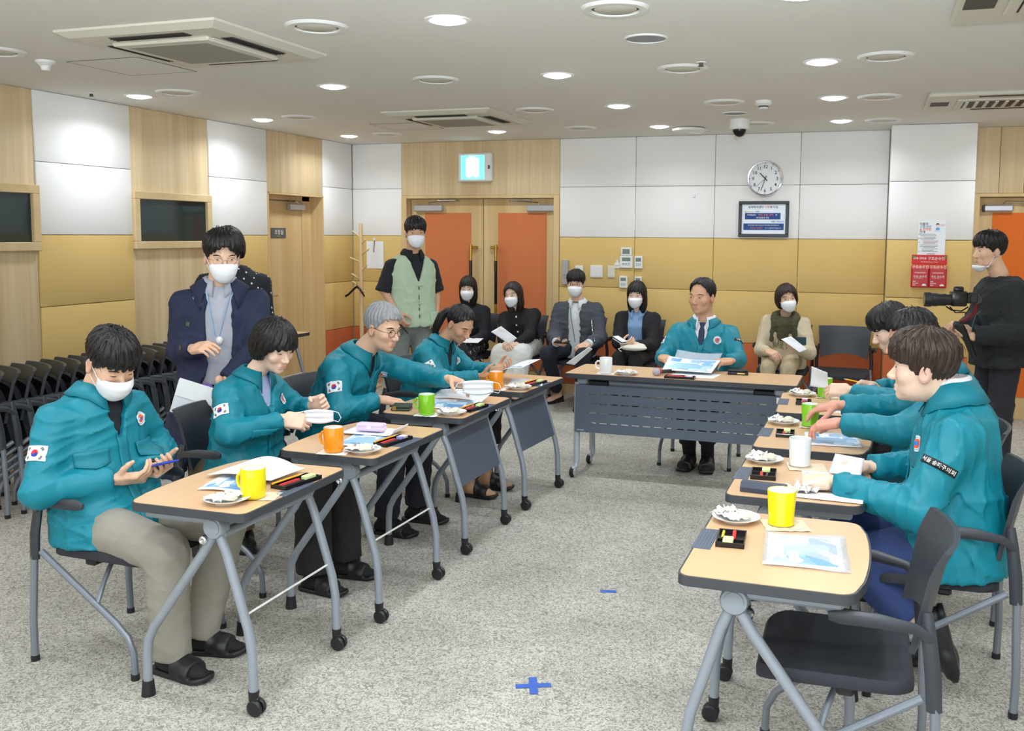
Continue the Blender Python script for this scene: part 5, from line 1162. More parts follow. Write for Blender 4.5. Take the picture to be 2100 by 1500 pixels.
def person(label, org, pv, nk, yaw, hd, hrot, rw, lw, s=1., fem=False, rh=None, lh=None, rpole=None, lpole=None, re=None, le=None, ra=None, la=None, rk=None, lk=None, rtoe=None, ltoe=None, rup=(0, 0, 1), lup=(0, 0, 1),
           layers=(), legs=None, legmat=None, hem=.0, legr=(.088, .066, .058), skirt=None, shoes='slide', shoemat=None, sock=None, hair='short', hairm=None, strands=120, hres=.0045, bres=.0095, handres=.0042,
           mask=None, glasses=None, skin=SK, eyes=1., brow=M_LASH, marks=None, seed=1, shw=None, slump=.02, kpole=None, collar=None, extra=None, hside='RL', hs=.92, browoff=0.):
    pv, nk, hd = A(*pv), A(*nk), A(*hd); org = A(org[0], org[1], 0); R = rot_head(*hrot); T = Torso(pv, nk, yaw, s, slump); prof = PROF_F if fem else PROF_M
    sw = (shw or (.155 if fem else .175)) * s
    SR, SL = T.at(.80, -sw, -.008), T.at(.80, sw, -.008); rw, lw = A(*rw), A(*lw)
    down = A(0, 0, -1)
    rp = A(*rpole) if rpole is not None else -T.lat * .5 + down - T.fwd * .4; lp = A(*lpole) if lpole is not None else T.lat * .5 + down - T.fwd * .4
    ER = A(*re) if re is not None else ik(SR, rw, .285 * s, .25 * s, rp); EL = A(*le) if le is not None else ik(SL, lw, .285 * s, .25 * s, lp)
    HR, HL = T.pv - T.lat * .088 * s, T.pv + T.lat * .088 * s
    kp = A(*kpole) if kpole is not None else T.fwd * A(1, 1, 0) + A(0, 0, .6)
    if ra is not None:
        ra, la = A(*ra), A(*la); KR = A(*rk) if rk is not None else ik(HR, ra, .44 * s, .42 * s, kp); KL = A(*lk) if lk is not None else ik(HL, la, .44 * s, .42 * s, kp)
    # ---- body : head, trunk, arms, hands (one mesh)
    acc = Acc(); hf0 = head_field(s * hs, fem, R.T @ (nk + T.u * .01 - hd)); k = s * hs
    V, F = snet(hf0, A(-.13, -.11, -.19) * k, A(.135, .11, .14) * k, hres); acc.add(V @ R.T + hd, F.tolist(), head_colors(V, k, skin, LIP))
    core = T.field(prof, -.035, -.1, 1.02)
    def coref(P):
        d = core(P)
        for a_, b_, w_ in ((SR, ER, rw), (SL, EL, lw)): d = smin(d, np.minimum(rc(P, a_, b_, .042 * s, .036 * s), rc(P, b_, w_, .036 * s, .024 * s)), .02)
        if ra is not None:
            for h_, k_, a_ in ((HR, KR, ra), (HL, KL, la)): d = smin(d, np.minimum(rc(P, h_, k_, .06 * s, .042 * s), rc(P, k_, a_, .045 * s, .030 * s)), .02)
        return d
    allp = np.array([pv, nk, SR, SL, ER, EL, rw, lw] + ([KR, KL, ra, la] if ra is not None else []))
    V, F = snet(coref, allp.min(0) - .13, allp.max(0) + .13, .019); acc.add(V, F.tolist(), skin)
    for sd, w_, e_, hh in (('R', rw, ER, rh), ('L', lw, EL, lh)):
        if hh is None or sd not in hside: continue
        V, F = hand_mesh(w_, hh[0], hh[1], sd, hh[2], s, handres, *(hh[3:])); cc = np.array(skin) * A(1.0, .97, .95); acc.add(V, F, cc)
    feet = []
    if ra is not None and shoes:
        for a_, td, up_ in ((ra, rtoe, rup), (la, ltoe, lup)): feet.append(foot_meshes(a_, td, up_, s, .006, shoes))
        if sock is None:
            for ft in feet: acc.add(ft[0][0], ft[0][1], skin)
    P0 = tuple(org); body = mesh_obj('person', np.concatenate(acc.V) - org, acc.F, M_SKIN, None, 180, colors=np.concatenate(acc.C)); body.location = P0
    tag(body, label, 'person')
    put = lambda name, V, F, m, sm=180, mi=None, par=None: mesh_obj(name, np.asarray(V) - org, F, m, par or body, sm, mi)
    for ft in feet:
        if sock is not None:
            a_, k_ = (ra, KR) if ft is feet[0] else (la, KL); dv = nrm(k_ - a_); m_ = MB().tube([tuple(a_ + dv * q * s - org) for q in (-.01, .08, .17, .27)], [.043 * s, .044 * s, .049 * s, .053 * s], 16); o_ = len(ft[0][0])
            put('sock', np.concatenate([ft[0][0], np.array(m_.v) + org]), ft[0][1] + [tuple(i + o_ for i in f_) for f_ in m_.f], sock)
        put('slipper' if shoes == 'slide' else 'shoe', ft[1][0], ft[1][1], shoemat or M_BLACK)
    # ---- hair
    if hair:
        V, F = hair_mesh(None, hair, k, R, hd, hairm or H_BLK, hres, seed, strands); put('hair', V, F, hairm or H_BLK, 180)
    loc = lambda p: R @ (np.array(p) * k) + hd
    hfw = lambda P: hf0((P - hd) @ R)
    # ---- eyes and brows
    if eyes is not None:
        for sy in (1, -1):
            h = .0035 + .0075 * eyes; w = .029
            shp = lambda a, b: ((a - .5) * w * k, ((b - .5) * h * max(.12, 1 - (2 * a - 1) ** 2) + .0015 * (1 - (2 * a - 1) ** 2)) * k)
            def em(a, b):
                x, y = (a - .5) * w, (b - .5) * h
                if b > .84 or eyes < .15: return 2
                if b < .07: return 3
                return 1 if math.hypot(x + .001 * sy, y * .9) < .0064 else 0
            P, F, M = lay(hfw, loc((.07, sy * .0325, .0015)), R @ A(1, sy * .28, 0), R[:, 2], 0, 0, 22, 10, .0009 * k, em, shp, .05); put('eye', P, F, [M_EYEW, M_IRIS, M_LASH, M_LID], 60, M)
            shp = lambda a, b: ((a - .5) * .042 * k, ((b - .5) * .0065 * (1 - .5 * abs(2 * a - 1)) + .004 * (1 - (2 * a - 1) ** 2)) * k)
            P, F, M = lay(hfw, loc((.07, sy * .034, .0215 + browoff)), R @ A(1, sy * .35, .1), R[:, 2], 0, 0, 12, 4, .0012 * k, None, shp, .05); put('eyebrow', P, F, brow, 60)
    # ---- face mask
    if mask:
        zt, zb_ = (-.014, -.128) if mask == 'on' else (-.098, -.150); G = []; na, nv = 21, 13
        for i in range(nv):
            v = i / (nv - 1); row = []
            for j in range(na):
                q = -1 + 2 * j / (na - 1); az = q * math.radians(76); top = zt - .016 * q * q; bot = zb_ + .052 * q * q
                z = top + (bot - top) * v
                xf = np.interp(v, [0, .25, .5, .75, 1], [.112, .134, .129, .119, .088]) if mask == 'on' else np.interp(v, [0, .3, .7, 1], [.112, .118, .100, .070])
                rx = xf - .012; ry = .076 - .010 * v
                p = A(.012 + rx * math.cos(az) ** (.8 if abs(q) < 1 else .8), ry * math.sin(az) * (1 + .06 * math.sin(PI * v)), z)
                pl = .0018 * math.sin(v * PI * 5) * (1 - q ** 2); p[0] += pl
                row.append(loc(p))
            G.append(row)
        mo = MB().grid([[tuple(p - org) for p in row] for row in G]).build('face_mask', M_MASK, body, 60, fix=False); md = mo.modifiers.new('thickness', 'SOLIDIFY'); md.thickness = .0018 * k; md.offset = 0
        for sy in (1, -1):
            e0 = G[0][-1 if sy > 0 else 0]; e1 = G[-1][-1 if sy > 0 else 0]; er = [loc((-.022, sy * .088, .016)), loc((-.036, sy * .084, -.008)), loc((-.026, sy * .082, -.034))]
            MB().tube([tuple(p - org) for p in [e0] + er + [e1]], .0016 * k, 6).build('ear_loop', M_MASK, mo)
    # ---- spectacles
    if glasses:
        gm, rr = glasses; g = MB()
        for sy in (1, -1):
            c = [loc((.102 - .10 * max(0, abs(yy) - .03) * .9 - .004, yy, zz)) for yy, zz in [(sy * .034 + rr * math.cos(t) * 1.08, -.004 + rr * .86 * math.sin(t)) for t in np.linspace(0, 2 * PI, 21)[:-1]]]
            g.tube([tuple(p - org) for p in c], .0014 * k, 6, closed=True)
            g.tube([tuple(loc(p) - org) for p in ((.093, sy * .060, .002), (.075, sy * .078, .004), (-.01, sy * .088, .006), (-.035, sy * .086, -.012))], .0013 * k, 6)
        g.tube([tuple(loc(p) - org) for p in ((.099, .016, .000), (.106, 0, .004), (.099, -.016, .000))], .0014 * k, 6)
        go = g.build('spectacles', gm, body)
    # ---- clothes
    fields = {}
    for li, ly in enumerate(layers):
        nm, m = ly['name'], ly['mat']; gr = ly.get('grow', .012); amin, amax = ly.get('a', (-.12, 1.0)); tf = T.field(ly.get('prof', prof), gr, amin, amax); slv = ly.get('sleeve', 'long'); gap = ly.get('gap'); fo = ly.get('folds', .005); wl_ = ly.get('wl', .11); cut = ly.get('cuff', .02); rs = ly.get('rs', (.068, .058, .044)); flare = ly.get('flare', 0)
        def fld(P, tf=tf, gr=gr, slv=slv, gap=gap, fo=fo, wl_=wl_, cut=cut, rs=rs, li=li, ly=ly):
            d = tf(P)
            if gap:
                a, b, c = T.abc(P); d = smax(d, -np.maximum(np.abs(b - ly.get('gb', 0) * s) - gap(a) * s, .015 * s - c), .006)
            if slv:
                for S_, E_, W_ in ((SR, ER, rw), (SL, EL, lw)):
                    if slv == 'long':
                        dv = nrm(W_ - E_); Cf = W_ - dv * cut * s; x = rc(P, S_, E_, rs[0] * s, rs[1] * s); y = rc(P, E_, Cf - dv * .03 * s, rs[1] * s, rs[2] * s)
                        y = smin(y, rc(P, Cf - dv * .035 * s, Cf, (rs[2] - .006) * s, (rs[2] - .010) * s), .012); y = smax(y, (P - Cf) @ dv, .004); x = smin(x, y, .025)
                    else:
                        dv = nrm(E_ - S_); Cf = S_ + dv * ly.get('slen', .22) * s; x = smax(rc(P, S_, Cf + dv * .05, rs[0] * s, rs[1] * s), (P - Cf) @ dv, .004)
                    d = smin(d, x, .045)
                if fo: d = d + folds(P, fo, wl_, seed + 10 * li)
            elif fo: d = d + folds(P, fo * .6, wl_, seed + 10 * li)
            return d
        pts = np.array([T.at(amin, 0), T.at(amax, 0), SR, SL] + ([ER, EL, rw, lw] if slv == 'long' else [ER, EL] if slv else []))
        V, F = snet(fld, pts.min(0) - .24 * (1 if amin > -.3 else 1.1), pts.max(0) + .24, ly.get('res', bres)); o = put(nm, V, F.tolist(), m); fields[nm] = (fld, o)
        ly['field'] = fld
    # ---- legs
    if legmat is not None and ra is not None:
        r0, r1, r2 = [x * s for x in legr]
        if skirt is None:
            def lf(P):
                d = None
                for h_, k_, a_ in ((HR, KR, ra), (HL, KL, la)):
                    dv = nrm(a_ - k_); e = a_ + dv * (hem) ; y = smax(rc(P, k_, e + dv * .05, r1, r2), (P - e) @ dv, .004); x = smin(rc(P, h_, k_, r0, r1), y, .02); d = x if d is None else smin(d, x, .012)
                d = smin(d, ell(P, T.at(-.02, 0, -.005), A(.135, .155, .12) * s, np.stack([T.fwd, T.lat, T.u], 1)), .04)
                return d + folds(P, .0045, .12, seed + 77)
        else:
            zh = skirt
            def lf(P):
                d = smin(rc(P, HR, KR, r0 + .01, r1 + .02), rc(P, HL, KL, r0 + .01, r1 + .02), .14)
                for k_, a_ in ((KR, ra), (KL, la)): d = smin(d, rc(P, k_, k_ * .25 + a_ * .75, r1 + .02, r2 + .05), .14)
                d = smax(d, zh - P[:, 2], .006)
                d = smin(d, ell(P, T.at(-.02, 0, 0), A(.14, .165, .12) * s, np.stack([T.fwd, T.lat, T.u], 1)), .05)
                return d + folds(P, .007, .10, seed + 77)
        pts = np.array([HR, HL, KR, KL, ra, la]); V, F = snet(lf, pts.min(0) - .2, pts.max(0) + .2, bres); put('skirt' if skirt is not None else 'trousers', V, F.tolist(), legmat)
    ctx = dict(T=T, R=R, hd=hd, loc=loc, SR=SR, SL=SL, ER=ER, EL=EL, rw=rw, lw=lw, put=put, body=body, org=org, fields=fields, s=s, k=k, hf=hfw)
    # ---- collar
    for cl in (collar or ()):
        fld, o = fields[cl['on']]; gA = cl.get('gap', 28); wd = cl.get('w', .055) * s * .85; hs_ = cl.get('h', .04) * s * .75; rb = cl.get('r', .060 if not fem else .052) * s; tip = cl.get('tip', .055) * s * .8; base = T.at(cl.get('at', .985), 0, -.006); G = []
        for j in range(29):
            th = math.radians(gA + (360 - 2 * gA) * j / 28); fr = max(0, math.cos(th)) ; d = T.fwd * math.cos(th) + T.lat * math.sin(th)
            e = (1 - abs(2 * j / 28 - 1)); tp = max(0, 1 - e * 4.5)
            p0 = base + d * rb * .95 - T.u * .012 * s; p1 = base + d * (rb + .004) + T.u * hs_ * (1 - .35 * fr); p2 = base + d * (rb + .014 * s) + T.u * hs_ * (.95 - .35 * fr)
            p3 = base + d * (rb + wd * (1 - .25 * fr)) - T.u * (.012 * s + tip * tp + .03 * s * fr)
            G.append([p0, p1, p2, p2 * .5 + p3 * .5 + d * .004, p3])
        Gp = np.array(G); Q = Gp.reshape(-1, 3)
        for _ in range(6):
            dd = fld(Q); e = 2e-3; g = np.stack([fld(Q + A(*[e * (i == q) for i in range(3)])) - dd for q in range(3)], 1); g /= np.linalg.norm(g, axis=1)[:, None] + 1e-9
            push = np.clip(.006 - dd, 0, .03); push.reshape(Gp.shape[:2])[:, :2] = 0; Q = Q + g * push[:, None]
        Gp = Q.reshape(Gp.shape); co = MB().grid([[tuple(p - org) for p in r] for r in Gp]).build('collar', cl['mat'], body, 70, fix=False); md = co.modifiers.new('thickness', 'SOLIDIFY'); md.thickness = .004; md.offset = 0
    def patch(name, on, c, n, up, w, h, nx, ny, off, mats, matf=None, shape=None, par=None, thick=0.):
        fld, o = fields[on]; P, F, M = lay(fld, c, n, up, w, h, nx, ny, off, matf, shape); q = put(name, P, F, mats, 40, M, par or o)
        if thick: md = q.modifiers.new('thickness', 'SOLIDIFY'); md.thickness = thick; md.offset = -1
        return q
    ctx['patch'] = patch
    if extra: extra(ctx)
    return ctx

def teal(ctx, flag='R', tape=False, emb=True, zip_=True, ares=(44, 30)):
    T, s = ctx['T'], ctx['s']; patch = ctx['patch']
    def arm_pt(sd, t):
        S_, E_ = (ctx['SR'], ctx['ER']) if sd == 'R' else (ctx['SL'], ctx['EL']); ax = nrm(E_ - S_); n = (-T.lat if sd == 'R' else T.lat) + T.fwd * .28; n = nrm(n - ax * (n @ ax)); return S_ * (1 - t) + E_ * t, n, -ax
    if 'R' in flag:
        c, n, up = arm_pt('R', .52); patch('flag_patch', 'jacket', c, n, up, .078 * s, .055 * s, *ares, .003, M_FLAG, flag_f, thick=.002)
    if tape:
        c, n, up = arm_pt('L', .42); o = patch('name_tape', 'jacket', c, n, up, .115 * s, .026 * s, 12, 3, .003, M_BLACK, thick=.002)
        V, F = TXT['서울 송파구의회']; V = V * .0165 * s; n = nrm(n); up = nrm(up - n * (up @ n)); u = np.cross(up, n); f = ctx['fields']['jacket'][0]
        P = c + V[:, :1] * u + V[:, 1:2] * up + n * .09
        for _ in range(34): P = P - n * np.clip((f(P) - .0042) * .85, -.02, .03)[:, None]
        ctx['put']('lettering', P, F, M_WHITE, 0, None, ctx['fields']['jacket'][1])
    if emb: patch('emblem_badge', 'jacket', T.at(.70, .085 * s, .02), T.fwd + T.lat * .25 + T.u * .15, T.u, 0, 0, 36, 20, .003, M_EMB, emblem_f, lambda a, b: (.027 * s * b * math.cos(2 * PI * a), .027 * s * b * math.sin(2 * PI * a)))
    for sg in (-1, 1):
        b = sg * .088 * s
        shp = lambda a, q: ((a - .5) * .125 * s, (q - .5) * .05 * s - (.010 * s * (1 - abs(2 * a - 1)) * (1 - q)))
        patch('pocket_flap', 'jacket', T.at(.515, b, .02), T.fwd + T.lat * sg * .3, T.u, 0, 0, 10, 4, .006, M_TEALD, None, shp, thick=.004)
    if zip_: patch('front_placket', 'jacket', T.at(.32, 0, .02), T.fwd, T.u, .042 * s, .36 * s, 3, 26, .0045, M_TEALD, thick=.003)
GAPV = lambda a: np.maximum(0, (a - .60)) * .17
PROF_J = [(a, w_ + (.022 if a <= 0 else .012 if a < .3 else 0), d_ + (.035 if a <= 0 else .018 if a < .3 else 0), c_ + (.012 if a <= 0 else 0)) for a, w_, d_, c_ in PROF_M]
PROF_JF = [(a, w_ + (.03 if a <= .3 else .012), d_ + (.04 if a <= 0 else .022 if a < .6 else 0), c_ + (.012 if a <= 0 else 0)) for a, w_, d_, c_ in PROF_F]
def teal_layers(inner, fem=False, **k):
    return [dict(name='shirt', mat=inner, grow=-.004, a=(0, 1.0), sleeve=None, folds=.002), dict(name='jacket', mat=M_TEAL, prof=PROF_JF if fem else PROF_J, grow=k.pop('grow', .016), a=k.pop('a', (-.14, .985)), gap=k.pop('gap', GAPV), folds=k.pop('folds', .0065), **k)]
C_TEAL = lambda **k: dict(on='jacket', mat=M_TEALD, **k)
M_SHBLK = cloth('shirt_black', rgb(28, 32, 40)); M_SHWHT = cloth('shirt_white', rgb(226, 226, 232)); M_TIE = mat('tie_navy', rgb(34, 40, 74), .6); M_TIEM = mat('tie_maroon', rgb(92, 34, 56), .6)
M_TRGREY = cloth('trousers_greige', rgb(150, 144, 134)); M_TRBLK = cloth('trousers_black', rgb(28, 27, 29)); M_TRNAVY = cloth('trousers_navy', rgb(34, 36, 46)); M_JEANS = cloth('jeans_blue', rgb(44, 62, 112)); M_SOCK = cloth('sock_black', rgb(22, 22, 24))
GRIP = (.55, .75, .45); FLATH = (.22, .3, .2); RELAX = (.35, .5, .3)
# ================================================================== THE PEOPLE IN THE ROOM
def tie(ctx, m, on='shirt', a0=.97, a1=.60):
    T, s = ctx['T'], ctx['s']
    shp = lambda a, b: ((a - .5) * (.040 if b < .86 else .046) * s * (.55 + .45 * min(1, abs(b - .84) * 6)), (b - 1) * (a0 - a1) * T.L)
    ctx['patch']('necktie', on, T.at(a0, 0, .02), T.fwd, T.u, 0, 0, 4, 18, .005, m, None, shp, thick=.004)

# 1 masked man with phone, nearest on the left
def x1(c):
    teal(c, 'R', ares=(54, 38)); pt = c['put']
    pt('wrist_watch', *(lambda m: (np.array(m.v) + c['org'], m.f))(MB().tube([tuple(np.array(c['lw']) - c['org'] + nrm(c['lw'] - c['EL']) * (-.012) + nrm(np.cross(nrm(c['lw'] - c['EL']), A(0, 0, 1))) * .030 * math.cos(t) + A(0, 0, 1) * .030 * math.sin(t)) for t in np.linspace(0, 2 * PI, 15)[:-1]], .008, 6, closed=True)), M_BLACK)
person('man in teal jacket and white mask, looking down at a blue phone', (-2.84, 2.95), (-2.86, 2.95, .515), (-2.885, 2.955, 1.035), -6, (-2.815, 2.945, 1.135), (-15, 32, 0), (-2.735, 2.875, .695), (-2.70, 3.03, .705), 1.05,
       rh=((.93, .32, .1), (.0, .45, .85), (.5, .7, .4), .03, .2), lh=((.9, -.42, .12), (.0, -.45, .85), (.5, .7, .4), .03, .2), re=(-2.90, 2.66, .685), le=(-2.86, 3.25, .72),
       ra=(-2.44, 2.80, .095), la=(-2.46, 2.99, .095), rk=(-2.44, 2.79, .47), lk=(-2.40, 3.08, .50), rtoe=(.93, -.1, 0), ltoe=(1, .25, 0), rup=(0, 0, 1), layers=teal_layers(M_SHBLK, grow=.016, res=.0075, rs=(.066, .060, .047)), legmat=M_TRGREY, hem=.03, legr=(.100, .076, .066), sock=M_SOCK,
       hair='fringe', strands=260, hres=.0036, handres=.0036, mask='on', eyes=.0, seed=11, collar=[C_TEAL(gap=24, w=.062, tip=.05, h=.045)], extra=x1, slump=.045)
t = thing('mobile_phone', 'blue mobile phone held by the masked man with both hands', 'phone', (-2.60, 2.955, .748))
R_ = Matrix.Rotation(-.3, 3, 'Z') @ Matrix.Rotation(.28, 3, 'Y').inverted()
MB().box((0, 0, 0), (.15, .072, .008), .003, R=R_).build('case', M_BLUE, t); MB().box(R_ @ Vector((0, 0, .0045)), (.144, .066, .0012), .0005, R=R_).build('screen', M_BLACKG, t)

# 2 short haired woman
person('woman with short dark bob in teal jacket, folding a white mask', (-2.8, 3.8), (-2.83, 3.80, .52), (-2.765, 3.80, .985), -4, (-2.658, 3.795, 1.112), (-14, 20, 0), (-2.565, 3.735, .785), (-2.525, 3.915, .825), .99, True,
       rh=((.9, .25, -.12), (.1, .75, -.55), (.7, .8, .5), .05, .7), lh=((.85, -.3, .3), (.1, -.85, -.15), (.45, .6, .4), .05, 1.1), re=(-2.73, 3.54, .74), le=(-2.70, 4.06, .76),
       ra=(-2.40, 3.70, .09), la=(-2.37, 3.915, .09), rk=(-2.40, 3.70, .49), lk=(-2.37, 3.89, .49), rtoe=(1, -.1, 0), ltoe=(1, .1, 0), layers=teal_layers(mat('shirt_lilac', rgb(170, 186, 228), .8), fem=True, grow=.016, rs=(.064, .058, .045)), legmat=M_TRBLK, hem=-.005, legr=(.095, .085, .085), sock=M_SOCK,
       hair='bob', hairm=H_BLK, strands=200, hres=.004, eyes=.12, skin=SKL, seed=12, collar=[C_TEAL(gap=24, w=.058, tip=.05, h=.045), dict(on='shirt', mat=mat('shirt_lilac', rgb(170, 186, 228), .8), gap=30, w=.03, tip=.03, h=.03, at=.99)], extra=lambda c: teal(c, 'R'), slump=.04)
def loose_mask(x, y, z, rot, lab, sc=1.):
    t = thing('face_mask', lab, 'mask', (x, y, z), rot); G = []
    for i in range(9):
        v = i / 8; G.append([(sc * (.022 * math.cos((j / 10 - .5) * 2.4) + .004 * math.sin(v * 16)), sc * (j / 10 - .5) * .15, sc * (v - .5) * .075 * (1 - .5 * abs(j / 10 - .5) ** 2 * 4 * .5)) for j in range(11)])
    o = MB().grid(G).build('cloth', M_MASK, t, 60, fix=False); md = o.modifiers.new('thickness', 'SOLIDIFY'); md.thickness = .002
    for s_ in (-1, 1): MB().tube([(.0, s_ * .073 * sc, .024 * sc), (.012, s_ * .10 * sc, .02 * sc), (.016, s_ * .115 * sc, -.006 * sc), (.010, s_ * .10 * sc, -.03 * sc), (0, s_ * .074 * sc, -.024 * sc)], .0018, 6).build('ear_loop', M_MASK, t)
    return t
loose_mask(-2.425, 3.80, .80, -1.2, 'white face mask held folded by the short haired woman', .9)

# 3 grey haired man
person('grey haired bespectacled man in teal jacket reaching forward with a mask', (-2.84, 4.7), (-2.90, 4.70, .52), (-2.70, 4.70, .99), 4, (-2.575, 4.69, 1.125), (-12, 14, 0), (-2.525, 4.585, .742), (-2.195, 4.765, .845), 1.08,
       rh=((.95, .1, -.12), (0, 0, -1), (.3, .4, .3)), lh=((.95, -.22, -.18), (-.05, -.5, -.85), (.4, .5, .35), .05, .9), re=(-2.695, 4.415, .70), le=(-2.455, 4.93, .83),
       ra=(-2.50, 4.57, .095), la=(-2.45, 4.84, .095), rk=(-2.45, 4.58, .51), lk=(-2.42, 4.83, .51), rtoe=(1, -.05, 0), ltoe=(1, .05, 0), layers=teal_layers(M_SHBLK, grow=.018, rs=(.066, .060, .047)), legmat=M_TRNAVY, hem=.0, legr=(.098, .074, .062), sock=M_SOCK,
       hair='short', hairm=H_GRY, strands=260, hres=.004, eyes=.45, brow=M_LASH, glasses=(M_BLACKG, .024), seed=13, collar=[C_TEAL(gap=24, w=.062, tip=.05, h=.045)], extra=lambda c: teal(c, 'R'), slump=.045, skin=SK)
loose_mask(-2.015, 4.715, .822, -1.15, 'white face mask dangling from the grey haired man\'s hand', 1.1)

# 4 ponytailed woman
def x4(c):
    teal(c, 'R', ares=(30, 22)); m = MB(); p0 = c['loc']((-.108, .0, .03)) - c['org']; P = [p0 + A(*q) for q in ((.02, 0, 0), (-.03, -.005, .0), (-.065, -.015, -.03), (-.10, -.02, -.10), (-.125, -.02, -.19))]
    m.tube([tuple(p) for p in P], [.020, .026, .032, .028, .008], 12); c['put']('ponytail', np.array(m.v) + c['org'], m.f, H_BLK); m = MB().lathe([(.018, -.006), (.026, 0), (.018, .006)], 14); 
    m.v = [tuple(A(*v) + P[0]) for v in m.v]; c['put']('hair_tie', np.array(m.v) + c['org'], m.f, M_BLACK)
person('ponytailed woman in teal jacket reading a tilted page', (-2.74, 5.6), (-2.78, 5.60, .52), (-2.63, 5.60, .96), -2, (-2.515, 5.59, 1.07), (-16, 34, 0), (-2.325, 5.50, .755), (-2.31, 5.69, .775), 1.0, True,
       rh=((.9, .1, .1), (0, .3, .9), (.4, .5, .3), .05, .8), lh=((.9, -.2, .15), (0, -.5, .8), (.5, .6, .3), .05, .8), re=(-2.565, 5.40, .73), le=(-2.55, 5.83, .74), ra=(-2.36, 5.42, .095), la=(-2.34, 5.63, .095), rtoe=(1, -.05, 0), ltoe=(1, .05, 0), rk=(-2.36, 5.44, .49), lk=(-2.34, 5.66, .49),
       layers=teal_layers(M_SHBLK, fem=True, grow=.014, rs=(.062, .055, .043)), legmat=M_TRBLK, hem=-.20, legr=(.09, .08, .085), sock=None, hair='pulled', strands=120, eyes=.0, seed=14, skin=SKD, collar=[C_TEAL(gap=24, w=.056, tip=.045, h=.045)], extra=x4, slump=.04)

# 5 man at the long table
def x5(c): teal(c, 'R', tape=True, ares=(26, 18)); tie(c, M_TIE)
person('balding man in teal jacket and navy tie at the long table', (-1.19, 6.93), (-1.185, 6.95, .53), (-1.18, 6.95, 1.035), -90, (-1.192, 6.905, 1.205), (-112, 4, 0), (-1.405, 6.60, .785), (-.94, 6.59, .785), 1.07,
       rh=((.55, -.8, -.02), (.15, .1, -.95), (.30, .45, .3), .05, .6), lh=((-.6, -.75, -.02), (-.15, .1, -.95), (.30, .45, .3), .05, .6), re=(-1.445, 6.83, .755), le=(-.918, 6.83, .765), ra=(-1.215, 6.67, .095), la=(-1.085, 6.66, .095), rk=(-1.25, 6.55, .50), lk=(-1.08, 6.55, .50), rtoe=(-.12, -1, 0), ltoe=(.1, -1, 0),
       layers=teal_layers(M_SHWHT, grow=.020, rs=(.066, .060, .046), gap=lambda a: np.maximum(0, (a - .62)) * .2), legmat=M_TRBLK, hem=-.10, sock=M_SOCK, hair='thin', strands=120, eyes=.5, seed=15, skin=SKD, hs=.94, collar=[C_TEAL(gap=30, w=.062, tip=.045, h=.045), dict(on='shirt', mat=M_SHWHT, gap=22, w=.035, tip=.04, h=.04, at=1.0)], extra=x5)

# 6 brown haired man, front of the right row
def x6(c): teal(c, '', tape=True); tie(c, M_TIEM)
person('brown haired man in teal jacket and jeans seen in profile, arms on his desk', (.30, 3.74), (.31, 3.74, .52), (.262, 3.735, 1.072), 178, (.168, 3.715, 1.172), (176, 0, 0), (-.01, 3.885, .752), (-.135, 3.575, .757), 1.08,
       rh=((-.85, -.1, .02), (.0, -.2, -.95), (.5, .5, .4), .1, .6), lh=((-.95, -.05, -.08), (.05, .25, -.95), (.55, .6, .4), .05, .9), re=(.21, 4.01, .74), le=(.155, 3.475, .705), ra=(.26, 3.85, .10), la=(.195, 3.61, .225), rk=(-.06, 3.85, .50), lk=(-.045, 3.63, .47), rtoe=(-1, .1, 0), ltoe=(.28, .0, -1), lup=(-1, 0, -.28),
       layers=teal_layers(M_SHWHT, grow=.022, res=.0075, rs=(.072, .066, .049), folds=.008), legmat=M_JEANS, hem=-.06, legr=(.105, .078, .062), shoes='shoe', sock=None, hair='fringelong', hairm=H_BRN, strands=420, hres=.003, handres=.0034, eyes=.6, seed=16, skin=SKL, hs=.93, collar=[C_TEAL(gap=34, w=.07, tip=.04, h=.085), dict(on='shirt', mat=M_SHWHT, gap=24, w=.025, tip=.03, h=.088, at=1.0, r=.053)], extra=x6)

# 7 second man of the right row
person('black haired man in teal jacket, face half hidden behind the brown haired man', (.30, 4.58), (.33, 4.58, .52), (.27, 4.58, 1.06), 180, (.155, 4.565, 1.19), (184, 14, 0), (-.155, 4.715, .845), (-.135, 4.375, .825), 1.08,
       rh=((-.95, -.05, -.2), (0, 0, -1), (.35, .4, .3)), lh=((-.95, .05, -.2), (.0, .1, -1), (.5, .5, .4)), re=(.12, 4.83, .83), le=(.12, 4.29, .82), ra=(.10, 4.48, .095), la=(.10, 4.70, .095), rtoe=(-1, .1, 0), ltoe=(-1, -.1, 0),
       layers=teal_layers(M_SHBLK, grow=.022, rs=(.068, .062, .05)), legmat=M_TRBLK, sock=M_SOCK, hair='short', strands=160, eyes=.1, seed=17, skin=rgb(222, 160, 140), collar=[C_TEAL(gap=30, w=.065, tip=.04, h=.075)], extra=lambda c: teal(c, 'R', zip_=False), slump=.045)
